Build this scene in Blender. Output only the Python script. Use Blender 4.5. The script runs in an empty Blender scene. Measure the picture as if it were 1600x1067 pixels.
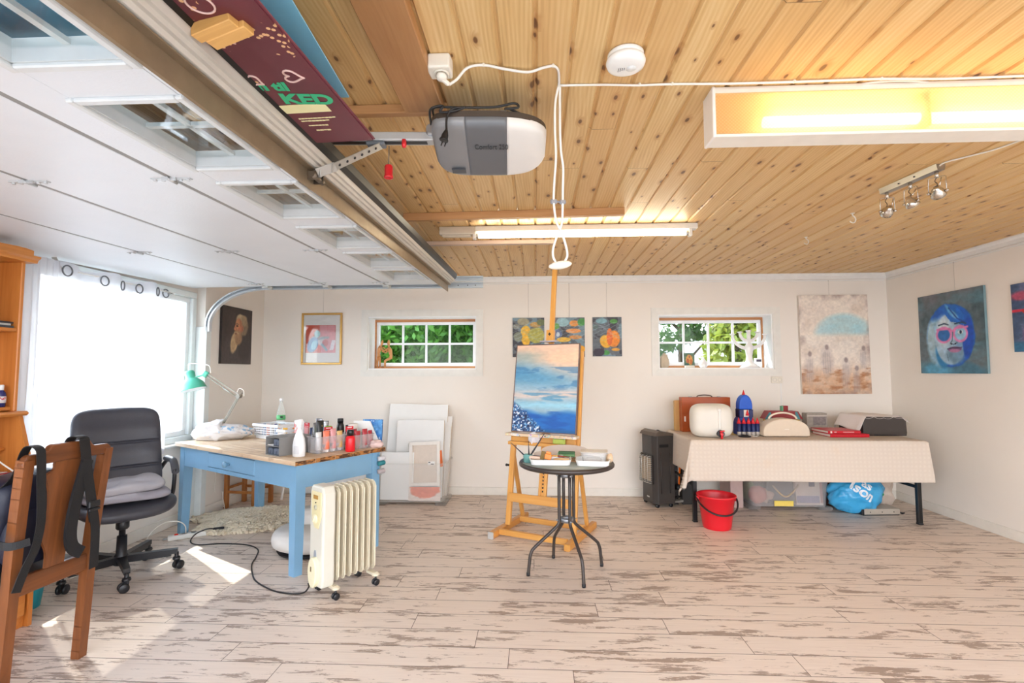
import bpy, bmesh, math, random
import numpy as np
from mathutils import Matrix, Vector, Euler
random.seed(7); np.random.seed(7)
S = bpy.context.scene
COL = S.collection
PI = math.pi
R = math.radians

# ---------------------------------------------------------------- materials
def lin(c):
    o = []
    for x in c[:3]:
        x = x / 255.0
        o.append(x / 12.92 if x <= 0.04045 else ((x + 0.055) / 1.055) ** 2.4)
    return (o[0], o[1], o[2], 1.0)

class NT:
    """small node-tree helper"""
    def __init__(s, name):
        s.m = bpy.data.materials.new(name); s.m.use_nodes = True
        s.t = s.m.node_tree; s.n = s.t.nodes; s.l = s.t.links
        s.n.clear()
        s.out = s.n.new('ShaderNodeOutputMaterial')
    def new(s, typ, **kw):
        nd = s.n.new('ShaderNode' + typ)
        for k, v in kw.items(): setattr(nd, k, v)
        return nd
    def put(s, sock, v):
        if v is None: return
        if isinstance(v, bpy.types.NodeSocket): s.l.new(v, sock)
        else: sock.default_value = v
    def math(s, op, a, b=None, c=None, clamp=False):
        nd = s.new('Math', operation=op, use_clamp=clamp)
        s.put(nd.inputs[0], a); s.put(nd.inputs[1], b); s.put(nd.inputs[2], c)
        return nd.outputs[0]
    def mix(s, f, a, b, blend='MIX'):
        nd = s.new('Mix', data_type='RGBA', blend_type=blend)
        s.put(nd.inputs[0], f); s.put(nd.inputs[6], a); s.put(nd.inputs[7], b)
        return nd.outputs[2]
    def coord(s, which='Object'):
        return s.new('TexCoord').outputs[which]
    def mapping(s, vec, scale=(1, 1, 1), loc=(0, 0, 0), rot=(0, 0, 0)):
        nd = s.new('Mapping'); s.l.new(vec, nd.inputs[0])
        nd.inputs[1].default_value = loc; nd.inputs[2].default_value = rot; nd.inputs[3].default_value = scale
        return nd.outputs[0]
    def noise(s, vec, scale, detail=3, rough=.55, dist=0):
        nd = s.new('TexNoise'); s.put(nd.inputs['Vector'], vec)
        nd.inputs['Scale'].default_value = scale; nd.inputs['Detail'].default_value = detail
        nd.inputs['Roughness'].default_value = rough; nd.inputs['Distortion'].default_value = dist
        return nd.outputs['Fac']
    def ramp(s, f, stops, interp='LINEAR'):
        nd = s.new('ValToRGB'); nd.color_ramp.interpolation = interp
        e = nd.color_ramp.elements
        while len(e) < len(stops): e.new(0.5)
        for q, (p, c) in zip(e, stops):
            q.position = p
            q.color = c if len(c) == 4 else (c[0], c[1], c[2], 1)
        s.l.new(f, nd.inputs[0]); return nd.outputs[0]
    def smooth(s, x, a, b):
        nd = s.new('MapRange', interpolation_type='SMOOTHSTEP')
        s.put(nd.inputs[0], x); nd.inputs[1].default_value = a; nd.inputs[2].default_value = b
        return nd.outputs[0]
    def bsdf(s, col, rough=.5, metal=0, normal=None, **kw):
        b = s.new('BsdfPrincipled')
        s.put(b.inputs['Base Color'], col); s.put(b.inputs['Roughness'], rough); s.put(b.inputs['Metallic'], metal)
        if normal is not None: s.l.new(normal, b.inputs['Normal'])
        for k, v in kw.items(): s.put(b.inputs[k], v)
        s.l.new(b.outputs[0], s.out.inputs[0]); return b
    def bump(s, h, strength=.3, dist=.01):
        nd = s.new('Bump'); s.l.new(h, nd.inputs['Height'])
        nd.inputs['Strength'].default_value = strength; nd.inputs['Distance'].default_value = dist
        return nd.outputs[0]

MC = {}
def pm(name, rgb, rough=.5, metal=0, var=.08, vs=14, bump=0, bs=90, **kw):
    """painted / plastic / metal surface with a slight procedural mottling"""
    if name in MC: return MC[name]
    t = NT(name); co = t.coord()
    n = t.noise(co, vs, 3)
    a = lin(rgb); b = tuple(x * (1 - var) for x in a[:3]) + (1,)
    c = t.mix(n, b, tuple(min(1, x * (1 + var)) for x in a[:3]) + (1,))
    nm = t.bump(t.noise(co, bs, 4), bump, .004) if bump else None
    t.bsdf(c, rough, metal, nm, **kw)
    MC[name] = t.m; return t.m

def wood(name, light, dark, axis=0, scale=1.0, rough=.45, contrast=1.0, coat=0):
    if name in MC: return MC[name]
    t = NT(name); co = t.coord()
    sc = [26 * scale] * 3; sc[axis] = 1.6 * scale
    v = t.mapping(co, tuple(sc))
    n = t.noise(v, 1.0, 5, .6, .6)
    sc2 = [5 * scale] * 3; sc2[axis] = .6 * scale
    n2 = t.noise(t.mapping(co, tuple(sc2)), 1.0, 2)
    f = t.math('ADD', t.math('MULTIPLY', n, .65), t.math('MULTIPLY', n2, .35))
    lo, hi = .5 - .2 / contrast, .5 + .2 / contrast
    c = t.ramp(f, [(max(0, lo), lin(dark)), (min(1, hi), lin(light))])
    t.bsdf(c, rough, 0, t.bump(n, .15, .003), **({'Coat Weight': coat} if coat else {}))
    MC[name] = t.m; return t.m

def clear(name, rgb, alpha=.25, rough=.15, spec=.5):
    """thin clear or milky plastic: part of the light goes straight through"""
    if name in MC: return MC[name]
    t = NT(name)
    tr = t.new('BsdfTransparent'); b = t.new('BsdfPrincipled')
    n = t.noise(t.coord(), 20, 2)
    t.put(b.inputs['Base Color'], t.mix(n, lin(rgb), tuple(x * .92 for x in lin(rgb)[:3]) + (1,)))
    b.inputs['Roughness'].default_value = rough
    fr = t.new('LayerWeight'); fr.inputs[0].default_value = .5
    f = t.math('MULTIPLY_ADD', t.math('POWER', fr.outputs['Facing'], 3.0), .5, alpha, clamp=True)
    mx = t.new('MixShader'); t.l.new(f, mx.inputs[0]); t.l.new(tr.outputs[0], mx.inputs[1]); t.l.new(b.outputs[0], mx.inputs[2])
    t.l.new(mx.outputs[0], t.out.inputs[0]); MC[name] = t.m; return t.m

def glass(name, tint=(250, 252, 252), refl=.06):
    if name in MC: return MC[name]
    t = NT(name)
    tr = t.new('BsdfTransparent'); tr.inputs[0].default_value = lin(tint)
    g = t.new('BsdfGlossy'); g.inputs['Roughness'].default_value = .02
    n = t.noise(t.coord(), 3, 1)
    fr = t.new('LayerWeight'); fr.inputs[0].default_value = .5
    f = t.math('MULTIPLY_ADD', t.math('POWER', fr.outputs['Facing'], 4.0), .6, t.math('MULTIPLY_ADD', n, .01, refl * .6), clamp=True)
    mx = t.new('MixShader'); t.l.new(f, mx.inputs[0]); t.l.new(tr.outputs[0], mx.inputs[1]); t.l.new(g.outputs[0], mx.inputs[2])
    t.l.new(mx.outputs[0], t.out.inputs[0]); MC[name] = t.m; return t.m

def emit(name, rgb, strength):
    if name in MC: return MC[name]
    t = NT(name); e = t.new('Emission')
    n = t.noise(t.coord(), 2, 1)
    t.put(e.inputs[0], t.mix(n, lin(rgb), tuple(x * .97 for x in lin(rgb)[:3]) + (1,)))
    e.inputs[1].default_value = strength
    t.l.new(e.outputs[0], t.out.inputs[0]); MC[name] = t.m; return t.m

def paintmat(name, rough=.45, bump=.25):
    if name in MC: return MC[name]
    t = NT(name)
    a = t.new('VertexColor', layer_name='Col')
    n = t.noise(t.coord(), 260, 3)
    t.bsdf(a.outputs[0], rough, 0, t.bump(n, bump, .002))
    MC[name] = t.m; return t.m

# ---------------------------------------------------------------- mesh builder
class MB:
    def __init__(s): s.v = []; s.f = []; s.sm = []; s.M = Matrix()
    def add(s, vs, fs, smooth=False):
        o = len(s.v); M = s.M
        s.v += [tuple(M @ Vector(p)) for p in vs]
        for f in fs: s.f.append([i + o for i in f]); s.sm.append(smooth)
        return s
    def box(s, c, d, b=0, rot=None):
        h = [x / 2 for x in d]; b = min(b, min(h) * .95)
        Q = rot.to_matrix() if isinstance(rot, Euler) else (rot if rot is not None else None)
        def T(p):
            p = Vector(p)
            if Q is not None: p = Q @ p
            return tuple(p + Vector(c))
        if b <= 0:
            vs = [T((sx * h[0], sy * h[1], sz * h[2])) for sx in (-1, 1) for sy in (-1, 1) for sz in (-1, 1)]
            fs = [(0, 1, 3, 2), (4, 6, 7, 5), (0, 4, 5, 1), (2, 3, 7, 6), (0, 2, 6, 4), (1, 5, 7, 3)]
            return s.add(vs, fs)
        idx = {}; vs = []
        sg = (-1, 1)
        for sx in sg:
            for sy in sg:
                for sz in sg:
                    for a in range(3):
                        p = [sx * (h[0] - b), sy * (h[1] - b), sz * (h[2] - b)]
                        p[a] = (sx, sy, sz)[a] * h[a]
                        idx[(sx, sy, sz, a)] = len(vs); vs.append(T(p))
        fs = []
        for a in range(3):
            o = [i for i in range(3) if i != a]
            for q in sg:
                l = []
                for (i, j) in ((-1, -1), (1, -1), (1, 1), (-1, 1)):
                    k = [0, 0, 0]; k[a] = q; k[o[0]] = i; k[o[1]] = j
                    l.append(idx[(*k, a)])
                fs.append(l)
        for a in range(3):
            for b2 in range(a + 1, 3):
                c3 = 3 - a - b2
                for qa in sg:
                    for qb in sg:
                        l = []
                        for (qc, ax) in ((-1, a), (1, a), (1, b2), (-1, b2)):
                            k = [0, 0, 0]; k[a] = qa; k[b2] = qb; k[c3] = qc
                            l.append(idx[(*k, ax)])
                        fs.append(l)
        for sx in sg:
            for sy in sg:
                for sz in sg: fs.append([idx[(sx, sy, sz, a)] for a in range(3)])
        return s.add(vs, fs)
    def span(s, x0, x1, y0, y1, z0, z1, b=0):
        return s.box(((x0 + x1) / 2, (y0 + y1) / 2, (z0 + z1) / 2), (abs(x1 - x0), abs(y1 - y0), abs(z1 - z0)), b)
    def bar(s, p, q, w, h, b=0, up=(0, 0, 1), ext=0):
        """rectangular bar from p to q, w across, h along 'up'"""
        p = Vector(p); q = Vector(q); d = q - p; L = d.length; x = d / L
        up = Vector(up); y = up.cross(x)
        if y.length < 1e-5: y = Vector((1, 0, 0)).cross(x)
        y.normalize(); z = x.cross(y)
        Q = Matrix((x, y, z)).transposed()
        return s.box(tuple((p + q) / 2), (L + 2 * ext, w, h), b, Q)
    def tube(s, pts, r, n=10, cap=True, smooth=True, closed=False):
        P = [Vector(p) for p in pts]; m = len(P)
        rs = list(r) if isinstance(r, (list, tuple)) else [r] * m
        T = []
        for i in range(m):
            if closed: d = P[(i + 1) % m] - P[i - 1]
            else: d = P[min(i + 1, m - 1)] - P[max(i - 1, 0)]
            T.append(d.normalized() if d.length > 1e-9 else Vector((0, 0, 1)))
        a = Vector((0, 0, 1)) if abs(T[0].z) < .9 else Vector((1, 0, 0))
        nrm = (a - T[0] * a.dot(T[0])).normalized()
        vs = []
        for i in range(m):
            if i: 
                nrm = nrm - T[i] * nrm.dot(T[i])
                nrm = nrm.normalized() if nrm.length > 1e-6 else T[i].orthogonal().normalized()
            bi = T[i].cross(nrm)
            for k in range(n):
                t = 2 * PI * k / n
                vs.append(tuple(P[i] + (nrm * math.cos(t) + bi * math.sin(t)) * rs[i]))
        fs = []
        rng = m if closed else m - 1
        for i in range(rng):
            j = (i + 1) % m
            for k in range(n):
                k2 = (k + 1) % n
                fs.append((i * n + k, i * n + k2, j * n + k2, j * n + k))
        s.add(vs, fs, smooth)
        if cap and not closed:
            o = len(s.v) - len(vs)
            s.f.append([o + k for k in range(n)][::-1]); s.sm.append(False)
            s.f.append([o + (m - 1) * n + k for k in range(n)]); s.sm.append(False)
        return s
    def cyl(s, p, q, r0, r1=None, n=20, smooth=True):
        return s.tube([p, q], [r0, r0 if r1 is None else r1], n, True, smooth)
    def lathe(s, prof, n=28, c=(0, 0, 0), axis=(0, 0, 1), smooth=True, sx=1, sy=1):
        ax = Vector(axis).normalized(); x = ax.orthogonal().normalized() if abs(ax.z) < .999 else Vector((1, 0, 0))
        y = ax.cross(x); c = Vector(c)
        vs = []; fs = []; m = len(prof)
        for (r, z) in prof:
            for k in range(n):
                t = 2 * PI * k / n
                vs.append(tuple(c + x * (r * math.cos(t) * sx) + y * (r * math.sin(t) * sy) + ax * z))
        for i in range(m - 1):
            for k in range(n):
                k2 = (k + 1) % n
                fs.append((i * n + k, i * n + k2, (i + 1) * n + k2, (i + 1) * n + k))
        s.add(vs, fs, smooth); o = len(s.v) - len(vs)
        if prof[0][0] > 1e-6: s.f.append([o + k for k in range(n)][::-1]); s.sm.append(False)
        if prof[-1][0] > 1e-6: s.f.append([o + (m - 1) * n + k for k in range(n)]); s.sm.append(False)
        return s
    def shell(s, prof, n=28, c=(0, 0, 0), axis=(0, 0, 1)):
        """lathe of a closed wall profile: outer going up then inner coming down"""
        return s.lathe(prof, n, c, axis)
    def ball(s, c, r, n=14, k=1):
        r = r if isinstance(r, (tuple, list)) else (r, r, r)
        m = n // 2; vs = []; fs = []
        for i in range(m + 1):
            a = PI * i / m
            for j in range(n):
                b = 2 * PI * j / n
                vs.append((c[0] + r[0] * math.sin(a) * math.cos(b), c[1] + r[1] * math.sin(a) * math.sin(b), c[2] + r[2] * math.cos(a)))
        for i in range(m):
            for j in range(n):
                fs.append((i * n + j, (i + 1) * n + j, (i + 1) * n + (j + 1) % n, i * n + (j + 1) % n))
        return s.add(vs, fs, True)
    def prism(s, poly, z0, z1, plane='xy', smooth=False):
        def T(a, b, c): return {'xy': (a, b, c), 'xz': (a, c, b), 'yz': (c, a, b)}[plane]
        n = len(poly)
        vs = [T(a, b, z0) for a, b in poly] + [T(a, b, z1) for a, b in poly]
        fs = [list(range(n))[::-1], list(range(n, 2 * n))] + [(i, (i + 1) % n, n + (i + 1) % n, n + i) for i in range(n)]
        s.add(vs, fs[:2], False); o = len(s.v) - 2 * n
        for f in fs[2:]: s.f.append([o + i for i in f]); s.sm.append(smooth)
        return s
    def grid(s, fn, nu, nv, smooth=True, wrap=False):
        vs = [fn(i / nu, j / nv) for j in range(nv + 1) for i in range(nu + (0 if wrap else 1))]
        w = nu if wrap else nu + 1; fs = []
        for j in range(nv):
            for i in range(nu):
                fs.append((j * w + i, j * w + (i + 1) % w, (j + 1) * w + (i + 1) % w, (j + 1) * w + i))
        return s.add(vs, fs, smooth)
    def build(s, name, m, parent=None, loc=None, recalc=True, solid=0, sub=0, bev=0):
        me = bpy.data.meshes.new(name); me.from_pydata(s.v, [], s.f); me.update()
        me.polygons.foreach_set('use_smooth', s.sm)
        if recalc:
            bm = bmesh.new(); bm.from_mesh(me)
            bmesh.ops.remove_doubles(bm, verts=bm.verts, dist=1e-6)
            bmesh.ops.recalc_face_normals(bm, faces=bm.faces); bm.to_mesh(me); bm.free()
        o = bpy.data.objects.new(name, me); COL.objects.link(o)
        if m: me.materials.append(m)
        if parent is not None: o.parent = parent
        if loc is not None: o.location = loc
        if solid:
            q = o.modifiers.new('thickness', 'SOLIDIFY'); q.thickness = solid; q.offset = 0
        if bev:
            q = o.modifiers.new('bevel', 'BEVEL'); q.width = bev; q.segments = 2; q.limit_method = 'ANGLE'; q.angle_limit = R(40)
        if sub:
            q = o.modifiers.new('sub', 'SUBSURF'); q.levels = sub; q.render_levels = sub
        return o

def thing(name, label, cat, loc=(0, 0, 0), rotz=0, group=None, rot=None):
    o = bpy.data.objects.new(name, None); COL.objects.link(o); o.empty_display_size = .05
    o.location = loc; o.rotation_euler = rot if rot else (0, 0, rotz)
    o['label'] = label; o['category'] = cat
    if group: o['group'] = group
    return o
def tag(o, label, cat, group=None, kind=None):
    o['label'] = label; o['category'] = cat
    if group: o['group'] = group
    if kind: o['kind'] = kind
    return o
def struct(o, label, cat): return tag(o, label, cat, None, 'structure')
def lab(o, label): o['label'] = label; return o
def dup(root, loc=None, rotz=None, label=None, group=None):
    r = root.copy(); COL.objects.link(r)
    if loc is not None: r.location = loc
    if rotz is not None: r.rotation_euler = (0, 0, rotz)
    if label: r['label'] = label
    if group: r['group'] = group
    for ch in list(root.children):
        c = ch.copy(); COL.objects.link(c); c.parent = r
        for g in list(ch.children):
            d = g.copy(); COL.objects.link(d); d.parent = c
    return r
def lettering(name, body, size, m, parent, M, extrude=.0006, bold=0, sx=1.0):
    cu = bpy.data.curves.new(name, 'FONT'); cu.body = body; cu.size = size; cu.extrude = extrude; cu.offset = bold
    t = bpy.data.objects.new(name, cu); COL.objects.link(t)
    bpy.context.view_layer.update()
    dg = bpy.context.evaluated_depsgraph_get()
    me = bpy.data.meshes.new_from_object(t.evaluated_get(dg))
    bpy.data.objects.remove(t); bpy.data.curves.remove(cu)
    if sx != 1: me.transform(Matrix.Diagonal((sx, 1, 1, 1)))
    me.transform(M); me.materials.clear(); me.materials.append(m); me.name = name
    o = bpy.data.objects.new(name, me); COL.objects.link(o)
    if parent is not None: o.parent = parent
    return o
def spline(pts, n=8):
    """Catmull-Rom through the points"""
    P = [Vector(p) for p in pts]; out = []
    for i in range(len(P) - 1):
        a = P[max(i - 1, 0)]; b = P[i]; c = P[i + 1]; d = P[min(i + 2, len(P) - 1)]
        for k in range(n):
            t = k / n
            out.append(.5 * ((2 * b) + (c - a) * t + (2 * a - 5 * b + 4 * c - d) * t * t + (3 * b - a - 3 * c + d) * t ** 3))
    out.append(P[-1]); return out
def vnoise(u, v, seed=0):
    """smooth value noise on numpy arrays, 0..1"""
    u = np.asarray(u, float); v = np.asarray(v, float)
    i = np.floor(u).astype(int); j = np.floor(v).astype(int); f = u - i; g = v - j
    f = f * f * (3 - 2 * f); g = g * g * (3 - 2 * g)
    def h(a, b):
        x = np.sin(a * 127.1 + b * 311.7 + seed * 74.7) * 43758.5453
        return x - np.floor(x)
    return (h(i, j) * (1 - f) + h(i + 1, j) * f) * (1 - g) + (h(i, j + 1) * (1 - f) + h(i + 1, j + 1) * f) * g
def fbm(u, v, seed=0, o=4):
    r = 0; a = .5; t = 0
    for k in range(o): r = r + a * vnoise(u * 2 ** k, v * 2 ** k, seed + k * 13); t += a; a *= .5
    return r / t
# ================================================================ the room
# world: X right, Y towards the back wall, Z up; metres. Back wall Y=5.38, right wall X=3.695,
# left wall X=-3.02 (window bay X=-3.10), ceiling Z=2.343
YB, XR, ZC, XL, XW = 5.38, 3.695, 2.343, -3.02, -3.10
WHITE = pm('white_paint', (238, 236, 232), .45)

def wall_mat():
    t = NT('wall_panel_paint'); co = t.coord()
    n = t.noise(co, 2.2, 3); n2 = t.noise(co, 160, 3)
    c = t.mix(n, lin((236, 228, 218)), lin((241, 234, 225)))
    t.bsdf(c, .55, 0, t.bump(n2, .12, .003)); return t.m
WALL = wall_mat()

def floor_mat():
    t = NT('worn_whitewashed_laminate'); co = t.coord()
    sp = t.new('SeparateXYZ'); t.l.new(co, sp.inputs[0]); x, y = sp.outputs[0], sp.outputs[1]
    PW, PL = .161, 1.30
    ry = t.math('DIVIDE', t.math('SUBTRACT', y, 2.755), PW)
    row = t.math('FLOOR', ry); fy = t.math('FRACT', ry)
    wn = t.new('TexWhiteNoise', noise_dimensions='1D'); t.l.new(row, wn.inputs['W'])
    off = t.math('MULTIPLY', wn.outputs[0], 3.0)
    rx = t.math('ADD', t.math('DIVIDE', x, PL), off)
    ix = t.math('FLOOR', rx); fx = t.math('FRACT', rx)
    w2 = t.new('TexWhiteNoise', noise_dimensions='2D')
    cb = t.new('CombineXYZ'); t.l.new(ix, cb.inputs[0]); t.l.new(row, cb.inputs[1]); t.l.new(cb.outputs[0], w2.inputs['Vector'])
    pr = w2.outputs[0]
    # coordinates that jump from plank to plank
    cc = t.new('CombineXYZ'); t.l.new(t.math('MULTIPLY_ADD', pr, 37.0, x), cc.inputs[0])
    t.l.new(t.math('MULTIPLY_ADD', pr, 11.0, y), cc.inputs[1]); pv = cc.outputs[0]
    grain = t.noise(t.mapping(pv, (4, 75, 1)), 1, 4, .6)
    fine = t.noise(t.mapping(pv, (16, 220, 1)), 1, 3, .6)
    blot = t.noise(t.mapping(pv, (3.6, 19, 1)), 1, 7, .76, .3)
    blot2 = t.noise(t.mapping(pv, (1.2, 5.0, 1), (3.3, 1.7, 0)), 1, 4, .6)
    base = t.mix(grain, lin((212, 193, 177)), lin((238, 223, 208)))
    base = t.mix(t.math('MULTIPLY', pr, .35), base, lin((224, 204, 187)))
    m1 = t.smooth(t.math('ADD', blot, t.math('MULTIPLY', t.math('SUBTRACT', blot2, .5), .45)), .55, .585)
    dark = t.mix(fine, lin((108, 84, 70)), lin((164, 138, 118)))
    c = t.mix(t.math('MULTIPLY', m1, .78), base, dark)
    st = t.noise(t.mapping(pv, (2.2, 95, 1), (9, 4, 0)), 1, 3, .6)
    c = t.mix(t.math('MULTIPLY', t.smooth(st, .62, .70), .45), c, lin((128, 102, 84)))
    sy = t.math('LESS_THAN', t.math('ABSOLUTE', t.math('SUBTRACT', fy, .5)), .488)
    sx = t.math('LESS_THAN', t.math('ABSOLUTE', t.math('SUBTRACT', fx, .5)), .4988)
    seam = t.math('MULTIPLY', sy, sx)
    c = t.mix(t.math('SUBTRACT', 1.0, seam), c, lin((96, 76, 62)))
    h = t.math('ADD', seam, t.math('MULTIPLY', m1, -.15))
    t.bsdf(c, t.math('MULTIPLY_ADD', grain, .15, .36), 0, t.bump(h, .25, .003)); return t.m

def ceiling_mat():
    t = NT('knotty_pine_boards'); co = t.coord()
    sp = t.new('SeparateXYZ'); t.l.new(co, sp.inputs[0]); x, y = sp.outputs[0], sp.outputs[1]
    rx = t.math('DIVIDE', x, .117); ix = t.math('FLOOR', rx); fx = t.math('FRACT', rx)
    wn = t.new('TexWhiteNoise', noise_dimensions='1D'); t.l.new(ix, wn.inputs['W']); pr = wn.outputs[0]
    ry = t.math('ADD', t.math('DIVIDE', y, 2.6), t.math('MULTIPLY', pr, 7.0)); iy = t.math('FLOOR', ry); fy = t.math('FRACT', ry)
    w2 = t.new('TexWhiteNoise', noise_dimensions='2D'); cb = t.new('CombineXYZ'); t.l.new(ix, cb.inputs[0]); t.l.new(iy, cb.inputs[1]); t.l.new(cb.outputs[0], w2.inputs['Vector'])
    p2 = w2.outputs[0]
    cc = t.new('CombineXYZ'); t.l.new(t.math('MULTIPLY_ADD', p2, 3.1, x), cc.inputs[0]); t.l.new(t.math('MULTIPLY_ADD', p2, 29.0, y), cc.inputs[1])
    pv = cc.outputs[0]
    # knots: stretched voronoi cells, only some of them carry a knot
    kv = t.mapping(pv, (14, 6.2, 0))
    vo = t.new('TexVoronoi', feature='F1', voronoi_dimensions='2D'); t.l.new(kv, vo.inputs['Vector']); vo.inputs['Scale'].default_value = 1; vo.inputs['Randomness'].default_value = .9
    ks = t.new('SeparateColor'); t.l.new(vo.outputs['Color'], ks.inputs[0])
    has = t.math('GREATER_THAN', ks.outputs[0], .66)
    rad = t.math('MULTIPLY_ADD', ks.outputs[1], .11, .05)
    kd = t.math('DIVIDE', vo.outputs['Distance'], rad)
    knot = t.math('MULTIPLY', has, t.math('SUBTRACT', 1.0, t.smooth(kd, .6, 1.15)))
    halo = t.math('MULTIPLY', has, t.math('SUBTRACT', 1.0, t.smooth(kd, .9, 3.0)))
    # growth rings that bend round the knots
    warp = t.noise(t.mapping(pv, (3.0, .7, 1)), 1, 2)
    gx = t.math('ADD', t.math('ADD', t.math('MULTIPLY', x, 1.0), t.math('MULTIPLY', warp, .12)), t.math('MULTIPLY', halo, .02))
    g1 = t.math('SINE', t.math('MULTIPLY', t.math('ADD', gx, t.math('MULTIPLY', p2, .4)), 420.0))
    g1 = t.math('MULTIPLY_ADD', g1, .5, .5)
    fib = t.noise(t.mapping(pv, (95, 3.2, 1)), 1, 4, .6)
    broad = t.noise(t.mapping(pv, (14, .8, 1)), 1, 2)
    f = t.math('ADD', t.math('MULTIPLY', g1, .12), t.math('ADD', t.math('MULTIPLY', fib, .44), t.math('MULTIPLY', broad, .44)))
    c = t.ramp(f, [(.25, lin((196, 150, 92))), (.5, lin((222, 184, 124))), (.75, lin((237, 208, 154)))])
    c = t.mix(t.math('MULTIPLY', pr, .38), c, lin((206, 156, 98)))
    c = t.mix(t.math('MULTIPLY', halo, .45), c, lin((176, 114, 60)))
    c = t.mix(t.math('MULTIPLY', knot, .85), c, lin((96, 58, 30)))
    # dark butt joints where board ends meet
    j = t.math('LESS_THAN', fy, .0012)
    c = t.mix(t.math('MULTIPLY', j, .7), c, lin((90, 56, 30)))
    t.bsdf(c, t.math('MULTIPLY_ADD', fib, .14, .36), 0, t.bump(fib, .12, .002)); return t.m

# floor
mb = MB(); mb.span(-3.25, 3.85, -.6, 5.53, -.12, 0)
struct(mb.build('floor', floor_mat()), 'whitewashed worn plank floor', 'floor')
# ceiling of grooved boards running towards the back wall
mb = MB(); p = .117; k0 = math.floor(-3.3 / p); k1 = math.ceil(3.8 / p)
for k in range(k0, k1):
    x0, x1 = k * p, (k + 1) * p
    prof = [(x0, ZC + .05), (x0, ZC + .0095), (x0 + .0055, ZC + .0095), (x0 + .0125, ZC), (x1 - .0075, ZC), (x1, ZC + .0095), (x1, ZC + .05)]
    mb.prism(prof, -.6, 5.50, 'xz')
cl = mb.build('ceiling', ceiling_mat()); struct(cl, 'knotty pine tongue and groove ceiling', 'ceiling')

# walls
W1 = (-1.836, -.643, 1.335, 1.915); W2 = (1.313, 2.508, 1.335, 1.915)     # back window openings
def pieced_wall(name, lo, hi, axis, t0, t1, z1, holes, label):
    """wall slab along X (axis 0) or Y (axis 1) with rectangular holes, faces at t0 (room) and t1"""
    mb = MB()
    cuts = sorted([lo, hi] + [h[0] for h in holes] + [h[1] for h in holes])
    for a, b in zip(cuts[:-1], cuts[1:]):
        if b - a < 1e-6: continue
        z = 0.0
        for h in sorted([h for h in holes if h[0] <= a + 1e-6 and h[1] >= b - 1e-6], key=lambda h: h[2]):
            add = (a, b, t0, t1, z, h[2]); z = h[3]
            mb.span(*(add if axis == 0 else (t0, t1, a, b, add[4], add[5])))
        mb.span(*((a, b, t0, t1, z, z1) if axis == 0 else (t0, t1, a, b, z, z1)))
    return struct(mb.build(name, WALL), label, 'wall')
pieced_wall('wall_back', -3.25, 3.85, 0, YB, YB + .24, ZC + .03, [W1, W2], 'pale beige back wall with two small windows')
pieced_wall('wall_right', -.6, YB, 1, XR, XR + .15, ZC + .03, [], 'pale beige right wall hung with paintings')
WL = (2.86, 4.37, .70, 2.03)
pieced_wall('wall_left', -.6, 4.40, 1, XW - .12, XW, ZC + .03, [WL], 'left wall of the bay with the big curtained window')
mb = MB(); mb.span(XL - .22, XL, 4.40, YB, 0, ZC + .03)
struct(mb.build('wall_left', WALL), 'short left wall beside the back corner', 'wall')
# skirting boards and cornice
mb = MB(); mb.span(-2.99, XR, YB - .014, YB, 0, .082, .003); struct(mb.build('baseboard_back', pm('skirting_paint', (232, 226, 216), .4)), 'white skirting along the back wall', 'baseboard')
mb = MB(); mb.span(XR - .014, XR, -.6, YB - .014, 0, .082, .003); struct(mb.build('baseboard_right', MC['skirting_paint']), 'white skirting along the right wall', 'baseboard')
mb = MB(); mb.span(XW, XW + .014, -.6, 4.33, 0, .09, .003); mb.span(XL, XL + .014, 4.45, YB - .014, 0, .09, .003)
struct(mb.build('baseboard_left', MC['skirting_paint']), 'white skirting along the left wall', 'baseboard')
prof = [(0, 0), (.022, 0), (.022, -.012), (.012, -.03), (.012, -.062), (0, -.062)]
mb = MB(); mb.prism([(YB - a, ZC + b) for a, b in prof], -3.02, XR, 'yz'); struct(mb.build('trim_1', WHITE), 'white cornice strip along the back wall', 'trim')
mb = MB(); mb.prism([(XR - a, ZC + b) for a, b in prof], -.6, YB - .022, 'xz'); struct(mb.build('trim_2', WHITE), 'white cornice strip along the right wall', 'trim')
mb = MB(); mb.prism([(XL + a, ZC + b) for a, b in prof], 4.42, YB - .022, 'xz'); struct(mb.build('trim_4', WHITE), 'white cornice strip above the bearded portrait', 'trim')
mb = MB(); mb.span(-3.0, XR - .022, YB - .009, YB, 2.262, 2.272); struct(mb.build('trim_3', WHITE), 'thin white picture rail under the back cornice', 'trim')
mb = MB(); mb.span(XR - .009, XR, -.6, YB - .02, 2.262, 2.272); struct(mb.build('trim_5', WHITE), 'thin white picture rail under the right cornice', 'trim')

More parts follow.
